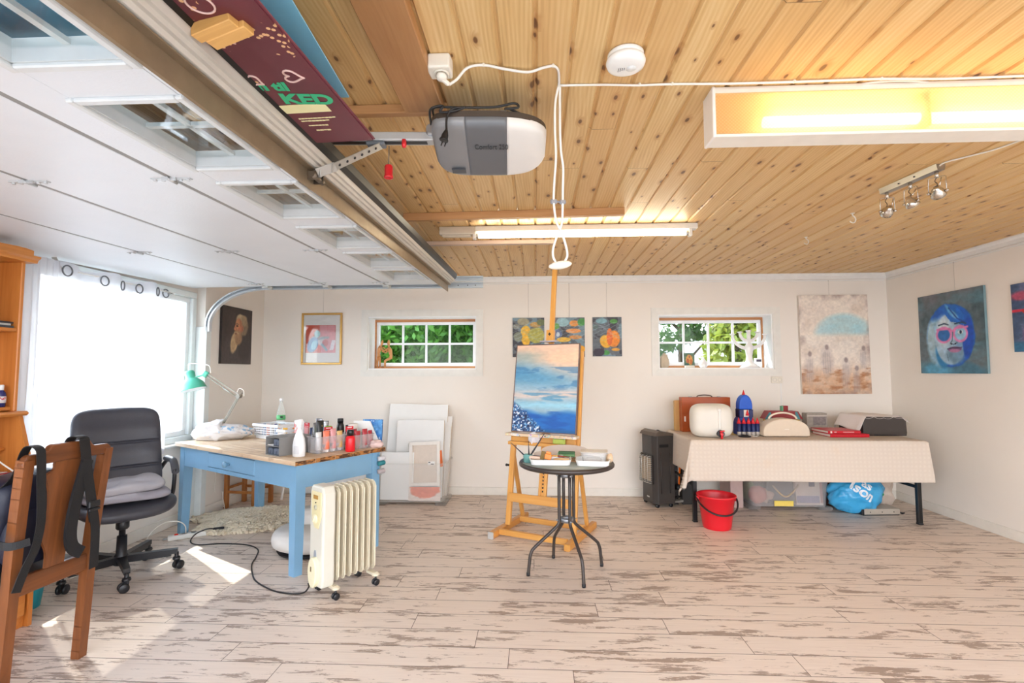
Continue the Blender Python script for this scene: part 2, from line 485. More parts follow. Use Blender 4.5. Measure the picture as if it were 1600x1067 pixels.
PANE = glass('window_glass', (250, 252, 252), .008)
ORW = wood('raw_pine_frame', (206, 146, 92), (170, 108, 62), 0)
def back_window(n, x0, x1, z0, z1, label, sx0, sx1):
    r = thing('window_%d' % n, label, 'window', ((x0 + x1) / 2, YB, z0)); r['kind'] = 'structure'
    w = (x1 - x0) / 2; h = z1 - z0; cw = .076
    mb = MB()                                            # mitred casing boards
    for (a, b, c, d) in (((-w - cw, -cw), (w + cw, -cw), (w, 0), (-w, 0)), ((w + cw, h + cw), (-w - cw, h + cw), (-w, h), (w, h)),
                         ((-w - cw, h + cw), (-w - cw, -cw), (-w, 0), (-w, h)), ((w + cw, -cw), (w + cw, h + cw), (w, h), (w, 0))):
        q = [a, b, c, d]; cx = sum(p[0] for p in q) / 4; cz = sum(p[1] for p in q) / 4
        q = [(p[0] + (.0012 if p[0] < cx else -.0012) * (abs(p[0] - cx) < .3), p[1] + (.0012 if p[1] < cz else -.0012) * (abs(p[1] - cz) < .2)) for p in q]
        mb.prism(q, -.016, .002, 'xz')
    mb.build('casing', pm('casing_paint', (233, 230, 222), .4), r)
    mb = MB(); t = .012                                   # white jamb lining
    mb.span(-w, w, 0, .215, h - t, h); mb.span(-w, w, 0, .215, 0, t); mb.span(-w, -w + t, 0, .215, t, h - t); mb.span(w - t, w, 0, .215, t, h - t)
    mb.build('jamb_lining', pm('jamb_paint', (244, 244, 242), .4), r)
    mb = MB(); y0, y1 = .195, .235; f = .028              # raw pine outer frame
    a, b = sx0 - (x0 + x1) / 2, sx1 - (x0 + x1) / 2
    mb.span(a, b, y0, y1, h - t - f, h - t); mb.span(a, b, y0, y1, t, t + .024); mb.span(a, a + f, y0, y1, t + .024, h - t - f); mb.span(b - f, b, y0, y1, t + .024, h - t - f)
    mb.build('frame', ORW, r)
    a += f; b -= f; zb, zt = t + .024, h - t - f
    s = MB(); st = .034; y0, y1 = .205, .24
    s.span(a, b, y0, y1, zt - st, zt, .003); s.span(a, b, y0, y1, zb, zb + st + .006, .003)
    s.span(a, a + st, y0, y1, zb + st, zt - st, .003); s.span(b - st, b, y0, y1, zb + st, zt - st, .003)
    ga, gb, gz0, gz1 = a + st, b - st, zb + st + .006, zt - st
    for k in (1, 2, 3):
        xx = ga + (gb - ga) * k / 4; s.span(xx - .011, xx + .011, y0 + .004, y1 - .004, gz0, gz1, .004)
    zz = (gz0 + gz1) / 2; s.span(ga, gb, y0 + .005, y1 - .005, zz - .011, zz + .011, .004)
    so = s.build('sash', pm('sash_paint', (240, 240, 240), .35), r)
    g = MB(); g.span(ga - .005, gb + .005, .221, .224, gz0 - .005, gz1 + .005); g.build('panes', PANE, so)
    return r
back_window(1, *W1, 'small eight-pane window in the back wall with green leaves outside and wooden dancers on its sill', -1.836, -.643)
back_window(2, *W2, 'small eight-pane window in the back wall with a white candelabrum on its sill', 1.313, 2.508)

# big window in the left bay
r = thing('window_3', 'large bright white window behind the sheer curtains', 'window', (XW, (WL[0] + WL[1]) / 2, WL[2])); r['kind'] = 'structure'
hw = (WL[1] - WL[0]) / 2; hh = WL[3] - WL[2]
mb = MB(); f = .055
UP = pm('window_plastic', (226, 232, 230), .35)
mb.span(-.07, .02, -hw, hw, 0, f, .006); mb.span(-.07, .02, -hw, hw, hh - f, hh, .006); mb.span(-.07, .02, -hw, -hw + f, f, hh - f, .006); mb.span(-.07, .02, hw - f, hw, f, hh - f, .006)
mb.build('frame', UP, r)
mb = MB(); s = .045
for (a, b) in ((-hw + f, -.02), (.02, hw - f)):
    mb.span(-.055, -.005, a, b, f, f + s, .005); mb.span(-.055, -.005, a, b, hh - f - s, hh - f, .005)
    mb.span(-.055, -.005, a, a + s, f + s, hh - f - s, .005); mb.span(-.055, -.005, b - s, b, f + s, hh - f - s, .005)
mb.span(-.06, 0, -.02, .02, f, hh - f)
so = mb.build('sash', pm('sash_plastic', (240, 244, 244), .35), r)
mb = MB(); mb.span(-.034, -.03, -hw + f + .01, hw - f - .01, f + .01, hh - f - .01); mb.build('panes', PANE, so)
mb = MB(); mb.span(0, .075, -hw - .03, hw + .02, -.022, 0, .006); mb.build('window_sill', WHITE, r)

# post that boxes in the door track at the end of the bay
mb = MB(); mb.span(XW, -2.985, 4.375, 4.405, 0, 1.72, .003); mb.span(-3.02, -2.992, 4.405, 4.455, 0, 1.72, .003); mb.span(XW + .004, -3.04, 4.30, 4.375, 0, .70, .003)
struct(mb.build('trim_6', pm('post_paint', (228, 232, 230), .4)), 'white boxed post beside the curtained window', 'trim')

# outside ground
t = NT('pale_gravel'); n = t.noise(t.coord(), 3, 5); t.bsdf(t.mix(n, lin((118, 114, 108)), lin((150, 146, 140))), .8)
mb = MB(); mb.span(-40, 40, -40, 40, -.5, -.25); struct(mb.build('ground', t.m), 'pale gravel outside the windows', 'ground')
# ================================================================ overhead garage door
DT = .027                                   # the open door sags towards the room's front
DY, DZ = 5.0, 2.195                         # hinge line of that tilt at the back track
t = NT('door_enamel'); co = t.coord(); n = t.noise(co, 3, 3); n2 = t.noise(t.mapping(co, (70, 120, 70)), 1, 3)
t.bsdf(t.mix(n, lin((226, 229, 232)), lin((236, 239, 241))), .42, 0, t.bump(n2, .22, .004)); DOOR = t.m
GALV = pm('galvanised_steel', (168, 172, 174), .35, .85, .18, 30)
TAN = pm('weathered_steel_strip', (150, 132, 108), .42, .55, .22, 18)
DARK = pm('black_rubber', (15, 14, 14), .4, 0, .2)
GREY = pm('grey_gasket', (150, 148, 144), .6)
gd = thing('garage_door', 'white sectional garage door rolled up overhead on the left', 'garage door', (0, DY, DZ), rot=(math.atan(DT), 0, 0))
K = .862                                    # built at 1:1, then set to the real panel pitch of the opening
gd.location = (0, DY * K, 1.3 + (DZ - 1.3) * K); gd.scale = (K, K, K)
TH = .042; Y0, Y1 = -5.35, -.03
XS = [-.885, -1.52, -2.145, -2.78]
winY = [a - DY for a in (-.03, .66, 1.35, 2.03, 2.74, 3.43, 4.10)]
def door_panel(x0, x1, holes, slope=0.0):
    mb = MB(); g = .011
    a, b = x1 + g, x0 - g
    if not holes:
        if slope == 0: mb.span(a, b, Y0, Y1, 0, TH, .004)
        else:
            mb.prism([(a, -slope), (b, 0), (b, TH), (a, TH - slope)], Y0, Y1, 'xz')
    else:
        hx0, hx1 = -1.345, -1.02
        mb.span(a, hx0, Y0, Y1, 0, TH, .004); mb.span(hx1, b, Y0, Y1, 0, TH, .004)
        c = Y0
        for h in holes: 
            mb.span(hx0, hx1, c, h, 0, TH); c = h + .51
        mb.span(hx0, hx1, c, Y1, 0, TH)
    return mb.build('door_panel', DOOR, gd)
pt = door_panel(XS[0], XS[1], winY); door_panel(XS[1], XS[2], []); door_panel(XS[2], XS[3], []); door_panel(XS[3], -3.57, [], .012)
for x in XS[1:]:
    mb = MB(); mb.span(x - .012, x + .012, Y0, Y1, .002, TH - .006); mb.build('seam_gasket', GREY, gd)
for h in winY:
    mb = MB()                               # bevelled white frame, recess walls, crossed glazing bars
    for (a, b, c, d) in ((-1.36, -1.335, h - .02, h + .53), (-1.03, -1.005, h - .02, h + .53)): mb.span(a, b, c, d, -.012, .002, .004)
    mb.span(-1.335, -1.03, h - .02, h + .008, -.012, .002, .004); mb.span(-1.335, -1.03, h + .502, h + .53, -.012, .002, .004)
    mb.span(-1.345, -1.33, h, h + .51, 0, TH + .02); mb.span(-1.035, -1.02, h, h + .51, 0, TH + .02); mb.span(-1.345, -1.02, h, h + .012, 0, TH + .02); mb.span(-1.345, -1.02, h + .498, h + .51, 0, TH + .02)
    mb.span(-1.33, -1.035, h + .246, h + .266, TH - .002, TH + .012); mb.span(-1.192, -1.172, h + .01, h + .50, TH - .002, TH + .012)
    wf = mb.build('window_frame', pm('door_frame_plastic', (222, 224, 222), .4), gd)
    mb = MB(); mb.span(-1.335, -1.03, h + .01, h + .5, TH - .008, TH - .004); mb.build('panes', PANE, wf)
# hinges across each seam
for x in XS[1:]:
    for y in (-4.4, -3.03, -1.67, -.22):
        mb = MB()
        mb.span(x - .085, x + .085, y - .011, y + .011, -.004, 0, .001); mb.span(x - .03, x + .03, y - .02, y - .012, -.012, 0)
        mb.cyl((x, y - .03, -.008), (x, y + .03, -.008), .007, n=10)
        for dx in (-.07, -.035, .04, .072): mb.cyl((x + dx, y, -.011), (x + dx, y, 0), .007, n=8)
        mb.build('hinge', pm('hinge_zinc', (204, 206, 206), .35, .4), gd)
# stiffening strut and top edge profile (bolted on slightly out of line, like the real one)
xa, xb = -.918, -.888
def strut(fn, name, m): 
    mb = MB(); P = fn(); mb.prism(P, 0, 1, 'xz')
    vs = []
    for (x, y, z) in mb.v:
        s = y; vs.append((x + (xa if s < .5 else xb), Y0 if s < .5 else Y1 + .01, z))
    mb.v = vs; return mb.build(name, m, gd)
strut(lambda: [(.0, -.074), (.004, -.068), (.004, -.004), (.03, -.004), (.03, 0), (0, 0)], 'strut', TAN)
strut(lambda: [(.008, .0), (.034, .006), (.04, .018), (.052, .018), (.056, .03), (.068, .03), (.074, .046), (.074, .056), (.0, .05)], 'top_edge', pm('ribbed_edge_plastic', (196, 188, 176), .42, .1))
strut(lambda: [(.066, .05), (.075, .051), (.090, .072), (.097, .104), (.090, .106), (.082, .08)], 'rubber_seal', DARK)
# bracket the opener pulls on
mb = MB(); y = -3.08
mb.span(-.930, -.915, y - .05, y + .05, -.06, -.002, .002); mb.span(-.915, -.86, y - .03, y - .024, -.045, -.01); mb.span(-.915, -.86, y + .024, y + .03, -.045, -.01)
mb.cyl((-.875, y - .05, -.03), (-.875, y + .05, -.03), .012, n=12)
for dz in (-.05, -.015):
    for dy in (-.04, .04): mb.cyl((-.915, y + dy, dz), (-.908, y + dy, dz), .007, n=8)
mb.build('pull_bracket', pm('bracket_steel', (128, 116, 102), .35, .8, .2), gd)
# rollers in the back track
for x in (-.93, -1.52, -2.145, -2.78):
    mb = MB(); mb.span(x - .03, x + .03, -.05, -.02, -.02, .006, .003); mb.cyl((x, -.04, -.006), (x, .06, -.006), .006, n=8)
    mb.cyl((x + .012, .03, -.006), (x + .012, .052, -.006), .02, n=16); mb.build('roller', pm('roller_nylon', (206, 204, 196), .4, .2), gd)

# back track: two horizontal channels, the curve and the drop to the floor
tr = thing('door_track', 'pale galvanised door track curving along the back wall', 'door track', (0, 5.07 * K, 1.3 - 1.3 * K)); tr.scale = (K, K, K)
TRK = pm('track_galvanised', (196, 204, 210), .3, .55, .1, 12)
def channel(mb, P, hgt, lip=.012, th=.003, dep=.03):
    for i in range(len(P) - 1):
        a, b = Vector((P[i][0], 0, P[i][1])), Vector((P[i + 1][0], 0, P[i + 1][1]))
        d = (b - a).normalized(); nn = Vector((-d.z, 0, d.x))
        mb.bar(a + Vector((0, dep, 0)), b + Vector((0, dep, 0)), th, hgt, up=nn, ext=.001)
        mb.bar(a + Vector((0, dep / 2, 0)) + nn * hgt / 2, b + Vector((0, dep / 2, 0)) + nn * hgt / 2, dep, th, up=nn, ext=.001)
        mb.bar(a + Vector((0, dep / 2, 0)) - nn * hgt / 2, b + Vector((0, dep / 2, 0)) - nn * hgt / 2, dep, th, up=nn, ext=.001)
        mb.bar(a + nn * (hgt / 2 - lip / 2), b + nn * (hgt / 2 - lip / 2), th, lip, up=nn, ext=.001)
        mb.bar(a - nn * (hgt / 2 - lip / 2), b - nn * (hgt / 2 - lip / 2), th, lip, up=nn, ext=.001)
mb = MB(); channel(mb, [(-2.82, 2.272), (-.54, 2.272)], .05); mb.build('upper_rail', TRK, tr)
mb = MB(); channel(mb, [(-2.82, 2.205), (-.54, 2.205)], .056); mb.build('lower_rail', TRK, tr)
for x in (-.62, -.70, -.80): mb = MB(); mb.cyl((x, .026, 2.205), (x, .030, 2.205), .006, n=8); mb.build('rail_rivet', DARK, tr)
cv = [(-2.82 - .64 * math.sin(a), 1.805 + .40 * math.cos(a)) for a in [PI / 2 * k / 18 for k in range(19)]]
mb = MB(); channel(mb, cv + [(-3.46, 1.74)], .05, .014, .004, .04); mb.build('curved_rail', pm('track_zinc', (206, 210, 214), .3, .35, .1, 12), tr)
# ---------------------------------------------------------------- opener, its rail and arm
op = thing('garage_door_opener', 'grey and white garage door opener motor hung under the pine ceiling', 'garage door opener', (-.17, 1.85, ZC))
op.rotation_euler = (0, 0, R(3))
OG = pm('opener_grey', (134, 133, 133), .28, .1, .05); OD = pm('opener_slate', (104, 110, 116), .3, .1, .05)
def hull(x0, x1, n=14):
    """slice of the flat clamshell housing between two X stations"""
    vs = []; fs = []; m = 22
    SEC = [(-1, -.138), (-1, -.152), (-.93, -.172), (-.6, -.188), (-.2, -.204), (.2, -.2185), (.6, -.231), (.86, -.238), (.96, -.232), (1, -.212), (1, -.138)]
    SEC = [(p.x, p.y) for p in spline([(a, b, 0) for a, b in SEC], 3)]; m = len(SEC) - 1
    for i in range(n + 1):
        x = x0 + (x1 - x0) * i / n
        e = 5.0 if x < 0 else 2.5
        w = .150 * max(.06, 1 - abs(x / .217) ** e) ** (1 / e); d = max(.10, 1 - abs(x / .222) ** 4.5) ** .3
        for (a, b) in SEC: vs.append((x, w * a, -.138 + (b + .138) * d))
    for i in range(n):
        for k in range(m): fs.append((i * (m + 1) + k, i * (m + 1) + k + 1, (i + 1) * (m + 1) + k + 1, (i + 1) * (m + 1) + k))
    mb = MB(); mb.add(vs, fs, True)
    mb.add(vs[:m + 1], [list(range(m + 1))]); mb.add(vs[n * (m + 1):], [list(range(m + 1))])
    for i in range(n): mb.add([vs[i * (m + 1)], vs[(i + 1) * (m + 1)], vs[(i + 1) * (m + 1) + m], vs[i * (m + 1) + m]], [(0, 1, 2, 3)])
    return mb
hull(-.212, -.085).build('front_housing', OG, op); hull(-.085, .065).build('middle_housing', pm('opener_mid_grey', (104, 105, 107), .3, .1, .05), op)
lens = hull(.065, .212).build('lamp_lens', pm('lamp_lens_white', (222, 216, 208), .35, 0, .03), op)
mb = MB(); pl = []
for k in range(48):
    a = 2 * PI * k / 48; ex = .4 if math.cos(a) < 0 else .8
    pl.append((.214 * math.copysign(abs(math.cos(a)) ** ex, math.cos(a)), .152 * math.copysign(abs(math.sin(a)) ** ex, math.sin(a))))
mb.prism(pl, -.141, -.120); mb.build('top_plate', pm('opener_brown_plate', (70, 58, 48), .45), op)
for x in (-.15, .05):
    mb = MB(); mb.span(x - .012, x + .012, .067, .073, -.121, -.0005); mb.build('hanger_strap', GALV, op)
mb = MB(); mb.span(-.155, -.10, .075, .115, -.2385, -.2335, .001); mb.build('button_window', pm('opener_dark_window', (50, 54, 62), .3), op)
LET = pm('dark_print', (50, 52, 54), .5)
op_t = lettering('model_lettering', 'Comfort 250', .0235, LET, op, Matrix(((1, 0, 0, -.056), (0, -1.55, -.25, -.034), (0, .41, -.968, -.2065), (0, 0, 0, 1))), .0005)
# power lead coiled on top with a hanging plug
mb = MB()
mb.tube(spline([(-.20, -.10, -.115), (-.19, -.145, -.105), (-.1, -.15, -.108), (.02, -.15, -.106), (.09, -.155, -.095), (.105, -.158, -.112), (.06, -.155, -.115), (.08, -.13, -.105), (.13, -.12, -.122)], 6), .0042, 8)
mb.tube(spline([(-.21, -.1, -.145), (-.205, -.15, -.115), (-.16, -.158, -.106), (-.17, -.16, -.128), (-.13, -.16, -.128), (-.08, -.152, -.108)], 6), .0042, 8)
mb.tube(spline([(-.08, -.152, -.108), (-.125, -.160, -.118), (-.145, -.162, -.15), (-.146, -.162, -.20)], 6), .0042, 8)
pc = mb.build('power_lead', pm('black_flex', (30, 27, 26), .45), op)
mb = MB(); mb.lathe([(.005, 0), (.008, -.008), (.012, -.02), (.013, -.034), (.016, -.036), (.016, -.04)], 14, (-.146, -.162, -.195), (.25, 0, 1)); mb.cyl((-.160, -.162, -.238), (-.165, -.162, -.252), .0024, n=8); mb.cyl((-.148, -.162, -.241), (-.153, -.162, -.255), .0024, n=8); mb.build('plug', MC['black_flex'], op)
mb = MB(); mb.span(-.85, -.20, -.025, .025, -.165, -.132, .004); mb.build('rail', pm('opener_rail_steel', (190, 190, 188), .35, .4), op)
mb = MB(); mb.span(-.85, -.24, -.012, .012, -.1665, -.1645); mb.build('rail_slot', DARK, op)
mb = MB(); mb.span(-.24, -.2, -.04, .04, -.15, -.115, .008); mb.cyl((-.22, -.045, -.13), (-.22, .045, -.13), .018, n=14); mb.build('rail_clamp', GALV, op)
mb = MB(); mb.span(-.47, -.40, -.022, .022, -.18, -.1655, .004); mb.build('carriage', OD, op)
mb = MB(); mb.lathe([(0, 0), (.009, 0), (.009, -.022), (.006, -.03), (0, -.03)], 14, (-.325, -.018, -.162)); mb.build('release_stop', pm('red_plastic', (214, 38, 44), .35), op)
# bent arm between carriage and door (in the opener's frame)
Mi = (Matrix.Translation((-.17, 1.85, ZC)) @ Matrix.Rotation(R(3), 4, 'Z')).inverted()
A = [Mi @ Vector(q) for q in ((-.775, 1.655, 1.996), (-.735, 1.630, 1.984), (-.690, 1.64, 2.005), (-.585, 1.83, 2.168))]
mb = MB()
for a, b in zip(A[:-1], A[1:]): mb.bar(a, b, .004, .034, .001, up=(.4, -.6, .7), ext=.008)
arm = mb.build('arm', pm('arm_zinc', (176, 172, 164), .4, .5), op)
for k in range(6):
    q = A[2].lerp(A[3], .12 + .15 * k); mb = MB(); mb.ball(q - Vector((0, .004, .003)), .0055, 8); mb.build('arm_hole', DARK, arm)
q = Mi @ Vector((-.556, 1.83, 2.165)); mb = MB(); mb.tube([q, q - Vector((0, 0, .085))], .0018, 6); cd = mb.build('release_cord', pm('grey_cord', (110, 100, 92), .7), op)
mb = MB(); mb.lathe([(.0, 0), (.012, 0), (.0155, -.006), (.0155, -.042), (.0175, -.044), (.0175, -.05), (.012, -.05), (.012, -.01), (0, -.01)], 18, q - Vector((0, 0, .075))); mb.build('pull_handle', MC['red_plastic'], cd)

# ---------------------------------------------------------------- boards stored on top of the door
ps = thing('poster_board', 'maroon advertising board with green lettering lying on the raised garage door', 'poster', (-.603 * K, 1.787 * K, 1.3 + .869 * K), rot=(R(1.3), 0, R(-3.0))); ps.scale = (K, K, K)
t = NT('maroon_print'); co = t.coord(); n = t.noise(co, 4, 2); vo = t.new('TexVoronoi', feature='F1', voronoi_dimensions='2D'); t.l.new(co, vo.inputs['Vector']); vo.inputs['Scale'].default_value = 46
dn = t.math('MULTIPLY', t.math('LESS_THAN', vo.outputs['Distance'], .24), t.math('GREATER_THAN', t.noise(co, 5.5, 2), .53))
sp = t.new('SeparateXYZ'); t.l.new(co, sp.inputs[0]); dn = t.math('MULTIPLY', dn, t.math('LESS_THAN', sp.outputs[1], -.40))
c = t.mix(n, lin((84, 32, 40)), lin((116, 48, 58))); c = t.mix(dn, c, lin((226, 178, 128))); t.bsdf(c, .35); MAR = t.m
mb = MB(); mb.span(-.30, 0, -1.3, 0, 0, .004); mb.build('printed_face', MAR, ps)
mb = MB(); mb.span(-.30, .006, -1.3, .003, .0045, .008); mb.build('backing_sheet', pm('maroon_edge', (122, 62, 72), .5), ps)
GRN = pm('green_print', (48, 176, 122), .5); CRM = pm('cream_print', (232, 224, 170), .5); PNK = pm('rose_print', (226, 190, 178), .5)
flip = lambda x, y, z=-.0012: Matrix.Translation((x, y, z)) @ Matrix.Rotation(PI, 4, 'X') @ Matrix.Rotation(R(-8), 4, 'Z')
lettering('lettering', 'KED', .080, GRN, ps, flip(-.180, -.290), .0004, .0035, 1.05)
lettering('lettering', 'n til', .062, GRN, ps, flip(-.212, -.372), .0004, .003, .95)
mb = MB(); mb.span(-.21, -.055, -.275, -.225, -.0016, 0); mb.build('blank_strip', CRM, ps)
random.seed(3)
for (yy, x0, x1) in ((-.185, -.19, -.06), (-.168, -.19, -.09), (-.135, -.18, -.11), (-.10, -.17, -.12)):
    mb = MB(); mb.span(x0, x1, yy - .0005, yy, -.0013, 0); x = x0
    while x < x1:
        w = random.uniform(.006, .013); mb.span(x, x + w, yy - .0035, yy + random.uniform(.001, .0035), -.0014, 0); x += w + .0022
    mb.build('small_print', CRM, ps)
def heart(cx, cy, s, rot): return [(cx + s * (math.cos(rot) * hx - math.sin(rot) * hy), cy + s * (math.sin(rot) * hx + math.cos(rot) * hy), -.002) for hx, hy in [(16 * math.sin(a) ** 3 / 16, (13 * math.cos(a) - 5 * math.cos(2 * a) - 2 * math.cos(3 * a) - math.cos(4 * a)) / 16) for a in [2 * PI * k / 26 for k in range(26)]]]
for (cx, cy, s, ro) in ((-.16, -.62, .034, 2.6), (-.075, -.43, .03, 1.9), (-.20, -.42, .026, 2.4)): mb = MB(); mb.tube(heart(cx, cy, s, ro), .003, 6, closed=True); mb.build('printed_heart', PNK, ps)
for (cx, cy, s) in ((-.13, -.73, .03), (-.20, -.93, .036)): mb = MB(); mb.tube([(cx + s * math.cos(a), cy + s * math.sin(a), -.002) for a in [2 * PI * k / 22 for k in range(22)]], .0026, 6, closed=True); mb.build('printed_ring', PNK, ps)

bb = MB(); bb.span(-1.05, 0, -1.6, 0, 0, .005); b2 = bb.build('blue_board', pm('sky_blue_board', (140, 208, 234), .4), loc=(-.668 * K, 1.71 * K, 1.3 + .992 * K)); b2.scale = (K, K, K); b2.rotation_euler = (R(.8), R(-1.2), R(3.2))
tag(b2, 'sky blue board lying above the maroon poster near the ceiling', 'board')
mb = MB(); mb.box((0, 0, 0), (.17, .05, .05), .003); mb.box((-.02, -.045, .0), (.17, .045, .046), .003)
o = mb.build('timber_offcut', wood('offcut_pine', (226, 176, 104), (196, 140, 72), 0)); o.location = (-.757 * K, 1.155 * K, 1.3 + .846 * K); o.scale = (.6, .6, .6); o.rotation_euler = (0, R(-8), R(-14)); tag(o, 'short pale timber offcut lying on the raised door below the poster', 'wood block')

mb = MB()
def crump(u, v):
    a = 2 * PI * u; b = PI * v; d = Vector((math.sin(b) * math.cos(a), math.sin(b) * math.sin(a), math.cos(b))); k = 1 + .7 * (fbm(d.x * 5 + 4, d.y * 5 + d.z * 4 + 4, 77, 4) - .5)
    return (.11 * d.x * k, .13 * d.y * k, max(-.02, .04 * d.z * k))
mb.grid(crump, 30, 18, wrap=True); o = mb.build('plastic_wrap', clear('crumpled_film', (236, 240, 242), .22, .08)); o.location = (-1.12 * K, 1.62 * K, 1.3 + .905 * K + .02); o.scale = (K, K, K); tag(o, 'crumpled clear plastic wrap lying on a window of the raised garage door', 'plastic wrap')
# ================================================================ things on the ceiling
PINE = wood('planed_pine', (206, 156, 104), (168, 114, 66), 0)
PINEY = wood('planed_pine_long', (200, 150, 98), (160, 108, 62), 1)
mb = MB(); mb.span(-.498, -.348, -1.5, 1.84, ZC - .042, ZC - .0005, .003); tag(mb.build('ceiling_beam', PINEY), 'wide pine beam boxed along the ceiling up to the door opener', 'beam')
mb = MB(); mb.span(-.86, -.34, 1.85, 1.885, ZC - .036, ZC - .0005, .002); tag(mb.build('mounting_batten', PINE), 'short pine batten above the opener rail', 'batten')
mb = MB(); mb.box((0, 0, 0), (1.43, .036, .048), .002); o = mb.build('ceiling_batten', PINE); o.location = (-.147, 3.16, ZC - .0246); o.rotation_euler = (0, 0, R(-2)); tag(o, 'long pine batten across the ceiling before the fluorescent tube', 'batten')
mb = MB(); mb.box((0, 0, 0), (1.02, .05, .03), .002); o = mb.build('ceiling_batten', wood('limed_pine', (214, 188, 168), (190, 160, 140), 0)); o.location = (-.36, 3.885, ZC - .0156); tag(o, 'pale limed batten across the ceiling behind the fluorescent tube', 'batten')

# bare tube fitting
f = thing('fluorescent_light', 'long white fluorescent tube fitting above the easel', 'ceiling light', (.235, 3.50, ZC))
FW = pm('fitting_white', (228, 224, 214), .4)
mb = MB(); mb.span(-.66, .90, -.03, .03, -.042, -.0005, .004); mb.build('batten_body', FW, f)
mb = MB(); mb.span(-.92, -.66, -.032, .032, -.06, -.0005, .006); mb.span(-.9, -.69, -.02, .02, -.072, -.06, .003); mb.build('end_box', pm('fitting_cream', (208, 194, 172), .45), f)
mb = MB(); mb.cyl((-.655, -.005, -.068), (.84, -.005, -.068), .0155, n=18); mb.build('tube', emit('tube_glow', (255, 243, 216), 20), f)
for x in (-.668, .852):
    mb = MB(); mb.span(x - .012, x + .012, -.025, .018, -.092, -.04, .004); mb.build('lampholder', FW, f)
for x in (-.648, .834):
    mb = MB(); mb.cyl((x - .012, -.005, -.068), (x + .012, -.005, -.068), .0162, n=18); mb.build('tube_cap', pm('tube_cap_metal', (190, 186, 176), .3, .7), f)

# prismatic luminaire
f = thing('fluorescent_light', 'deep boxed fluorescent luminaire with a ribbed glowing front at upper right', 'ceiling light', (1.43, 1.84, ZC))
L = 1.55; hx = L / 2
mb = MB(); mb.span(-hx, hx, -.045, .05, -.188, -.176, .003); mb.span(-hx, hx, .04, .05, -.18, -.002, .002); mb.span(-hx, hx, -.045, .045, -.03, -.001, .002)
mb.build('housing', pm('luminaire_white', (238, 228, 212), .4), f)
for x in (-hx, hx):
    mb = MB(); mb.span(x - .006, x + .006, -.05, .052, -.19, -.0005, .003); mb.build('end_plate', pm('end_plate_white', (240, 232, 222), .4), f)
t = NT('prismatic_diffuser'); co = t.coord()
ck = t.new('TexVoronoi', feature='F1'); t.l.new(t.mapping(co, (110, 110, 110), rot=(0, R(45), 0)), ck.inputs['Vector']); ck.inputs['Scale'].default_value = 1; ck.inputs['Randomness'].default_value = 0
bn = t.bump(ck.outputs['Distance'], .6, .003)
tr = t.new('BsdfTransparent'); tr.inputs[0].default_value = lin((255, 240, 210)); tl = t.new('BsdfTranslucent'); tl.inputs[0].default_value = lin((250, 228, 190)); t.l.new(bn, tl.inputs['Normal'])
di = t.new('BsdfPrincipled'); t.put(di.inputs['Base Color'], t.mix(t.smooth(ck.outputs['Distance'], .2, .6), lin((242, 222, 186)), lin((216, 186, 142)))); di.inputs['Roughness'].default_value = .3; t.l.new(bn, di.inputs['Normal'])
m1 = t.new('MixShader'); m1.inputs[0].default_value = .42; t.l.new(tl.outputs[0], m1.inputs[1]); t.l.new(di.outputs[0], m1.inputs[2])
m2 = t.new('MixShader'); m2.inputs[0].default_value = .5; t.l.new(tr.outputs[0], m2.inputs[1]); t.l.new(m1.outputs[0], m2.inputs[2]); t.l.new(m2.outputs[0], t.out.inputs[0])
mb = MB(); mb.span(-hx + .006, hx - .006, -.047, -.044, -.178, -.026); mb.build('diffuser', t.m, f)
for (a, b) in ((-.58, -.03), (.01, .56)):
    mb = MB(); mb.cyl((a, -.004, -.118), (b, -.004, -.118), .02, n=18); tb = mb.build('tube', emit('warm_tube_glow', (255, 236, 204), 7), f)
mb = MB(); mb.span(-.03, .01, -.02, .016, -.15, -.03, .004); mb.build('lampholder', pm('lampholder_amber', (190, 150, 90), .5), f)

# ceiling socket with plug
s = thing('ceiling_socket', 'white surface socket with a plug beside the ceiling beam', 'socket', (-.312, 1.585, ZC))
IV = pm('ivory_plastic', (236, 228, 212), .35, 0, .03)
mb = MB(); mb.prism([(-.036, -.036), (.036, -.036), (.04, 0), (.036, .036), (-.036, .036), (-.04, 0)], -.05, -.0005); mb.build('socket_box', IV, s, bev=.006)
mb = MB(); mb.lathe([(.026, 0), (.026, -.005), (.021, -.005), (.019, .002), (0, .002)], 24, (.004, 0, -.0505)); mb.build('socket_face', IV, s)
pg = thing('plug', 'white angled plug pushed into the ceiling socket', 'plug', (-.308, 1.587, ZC - .052))
mb = MB(); mb.lathe([(.018, 0), (.018, -.012), (.013, -.02), (0, -.022)], 18); mb.bar((0, 0, -.014), (.022, .02, -.024), .015, .014, .004); mb.build('plug_body', IV, pg)
CW = pm('white_flex', (238, 232, 222), .45, 0, .03)
zz = ZC - .006
P1 = [(-.286, 1.607, ZC - .076), (-.262, 1.62, ZC - .05), (-.225, 1.612, zz - .01), (-.171, 1.615, zz), (-.10, 1.636, zz - .003), (-.022, 1.652, zz - .006), (.03, 1.64, zz), (.064, 1.632, zz), (.082, 1.655, zz), (.088, 1.71, zz), (.090, 1.75, zz)]
Q1 = [(.094, 1.748, zz), (.25, 1.752, zz), (.38, 1.758, zz - .002), (.497, 1.76, zz), (.70, 1.764, zz - .002), (.93, 1.768, zz), (1.23, 1.765, zz), (1.45, 1.772, zz - .002), (1.75, 1.772, zz), (2.3, 1.776, zz)]
c = thing('ceiling_cable', 'white cable clipped across the pine ceiling from plug to luminaire', 'cable', (.09, 1.75, ZC))
Q = lambda pts: [(x - .09, y - 1.75, z - ZC) for x, y, z in pts]
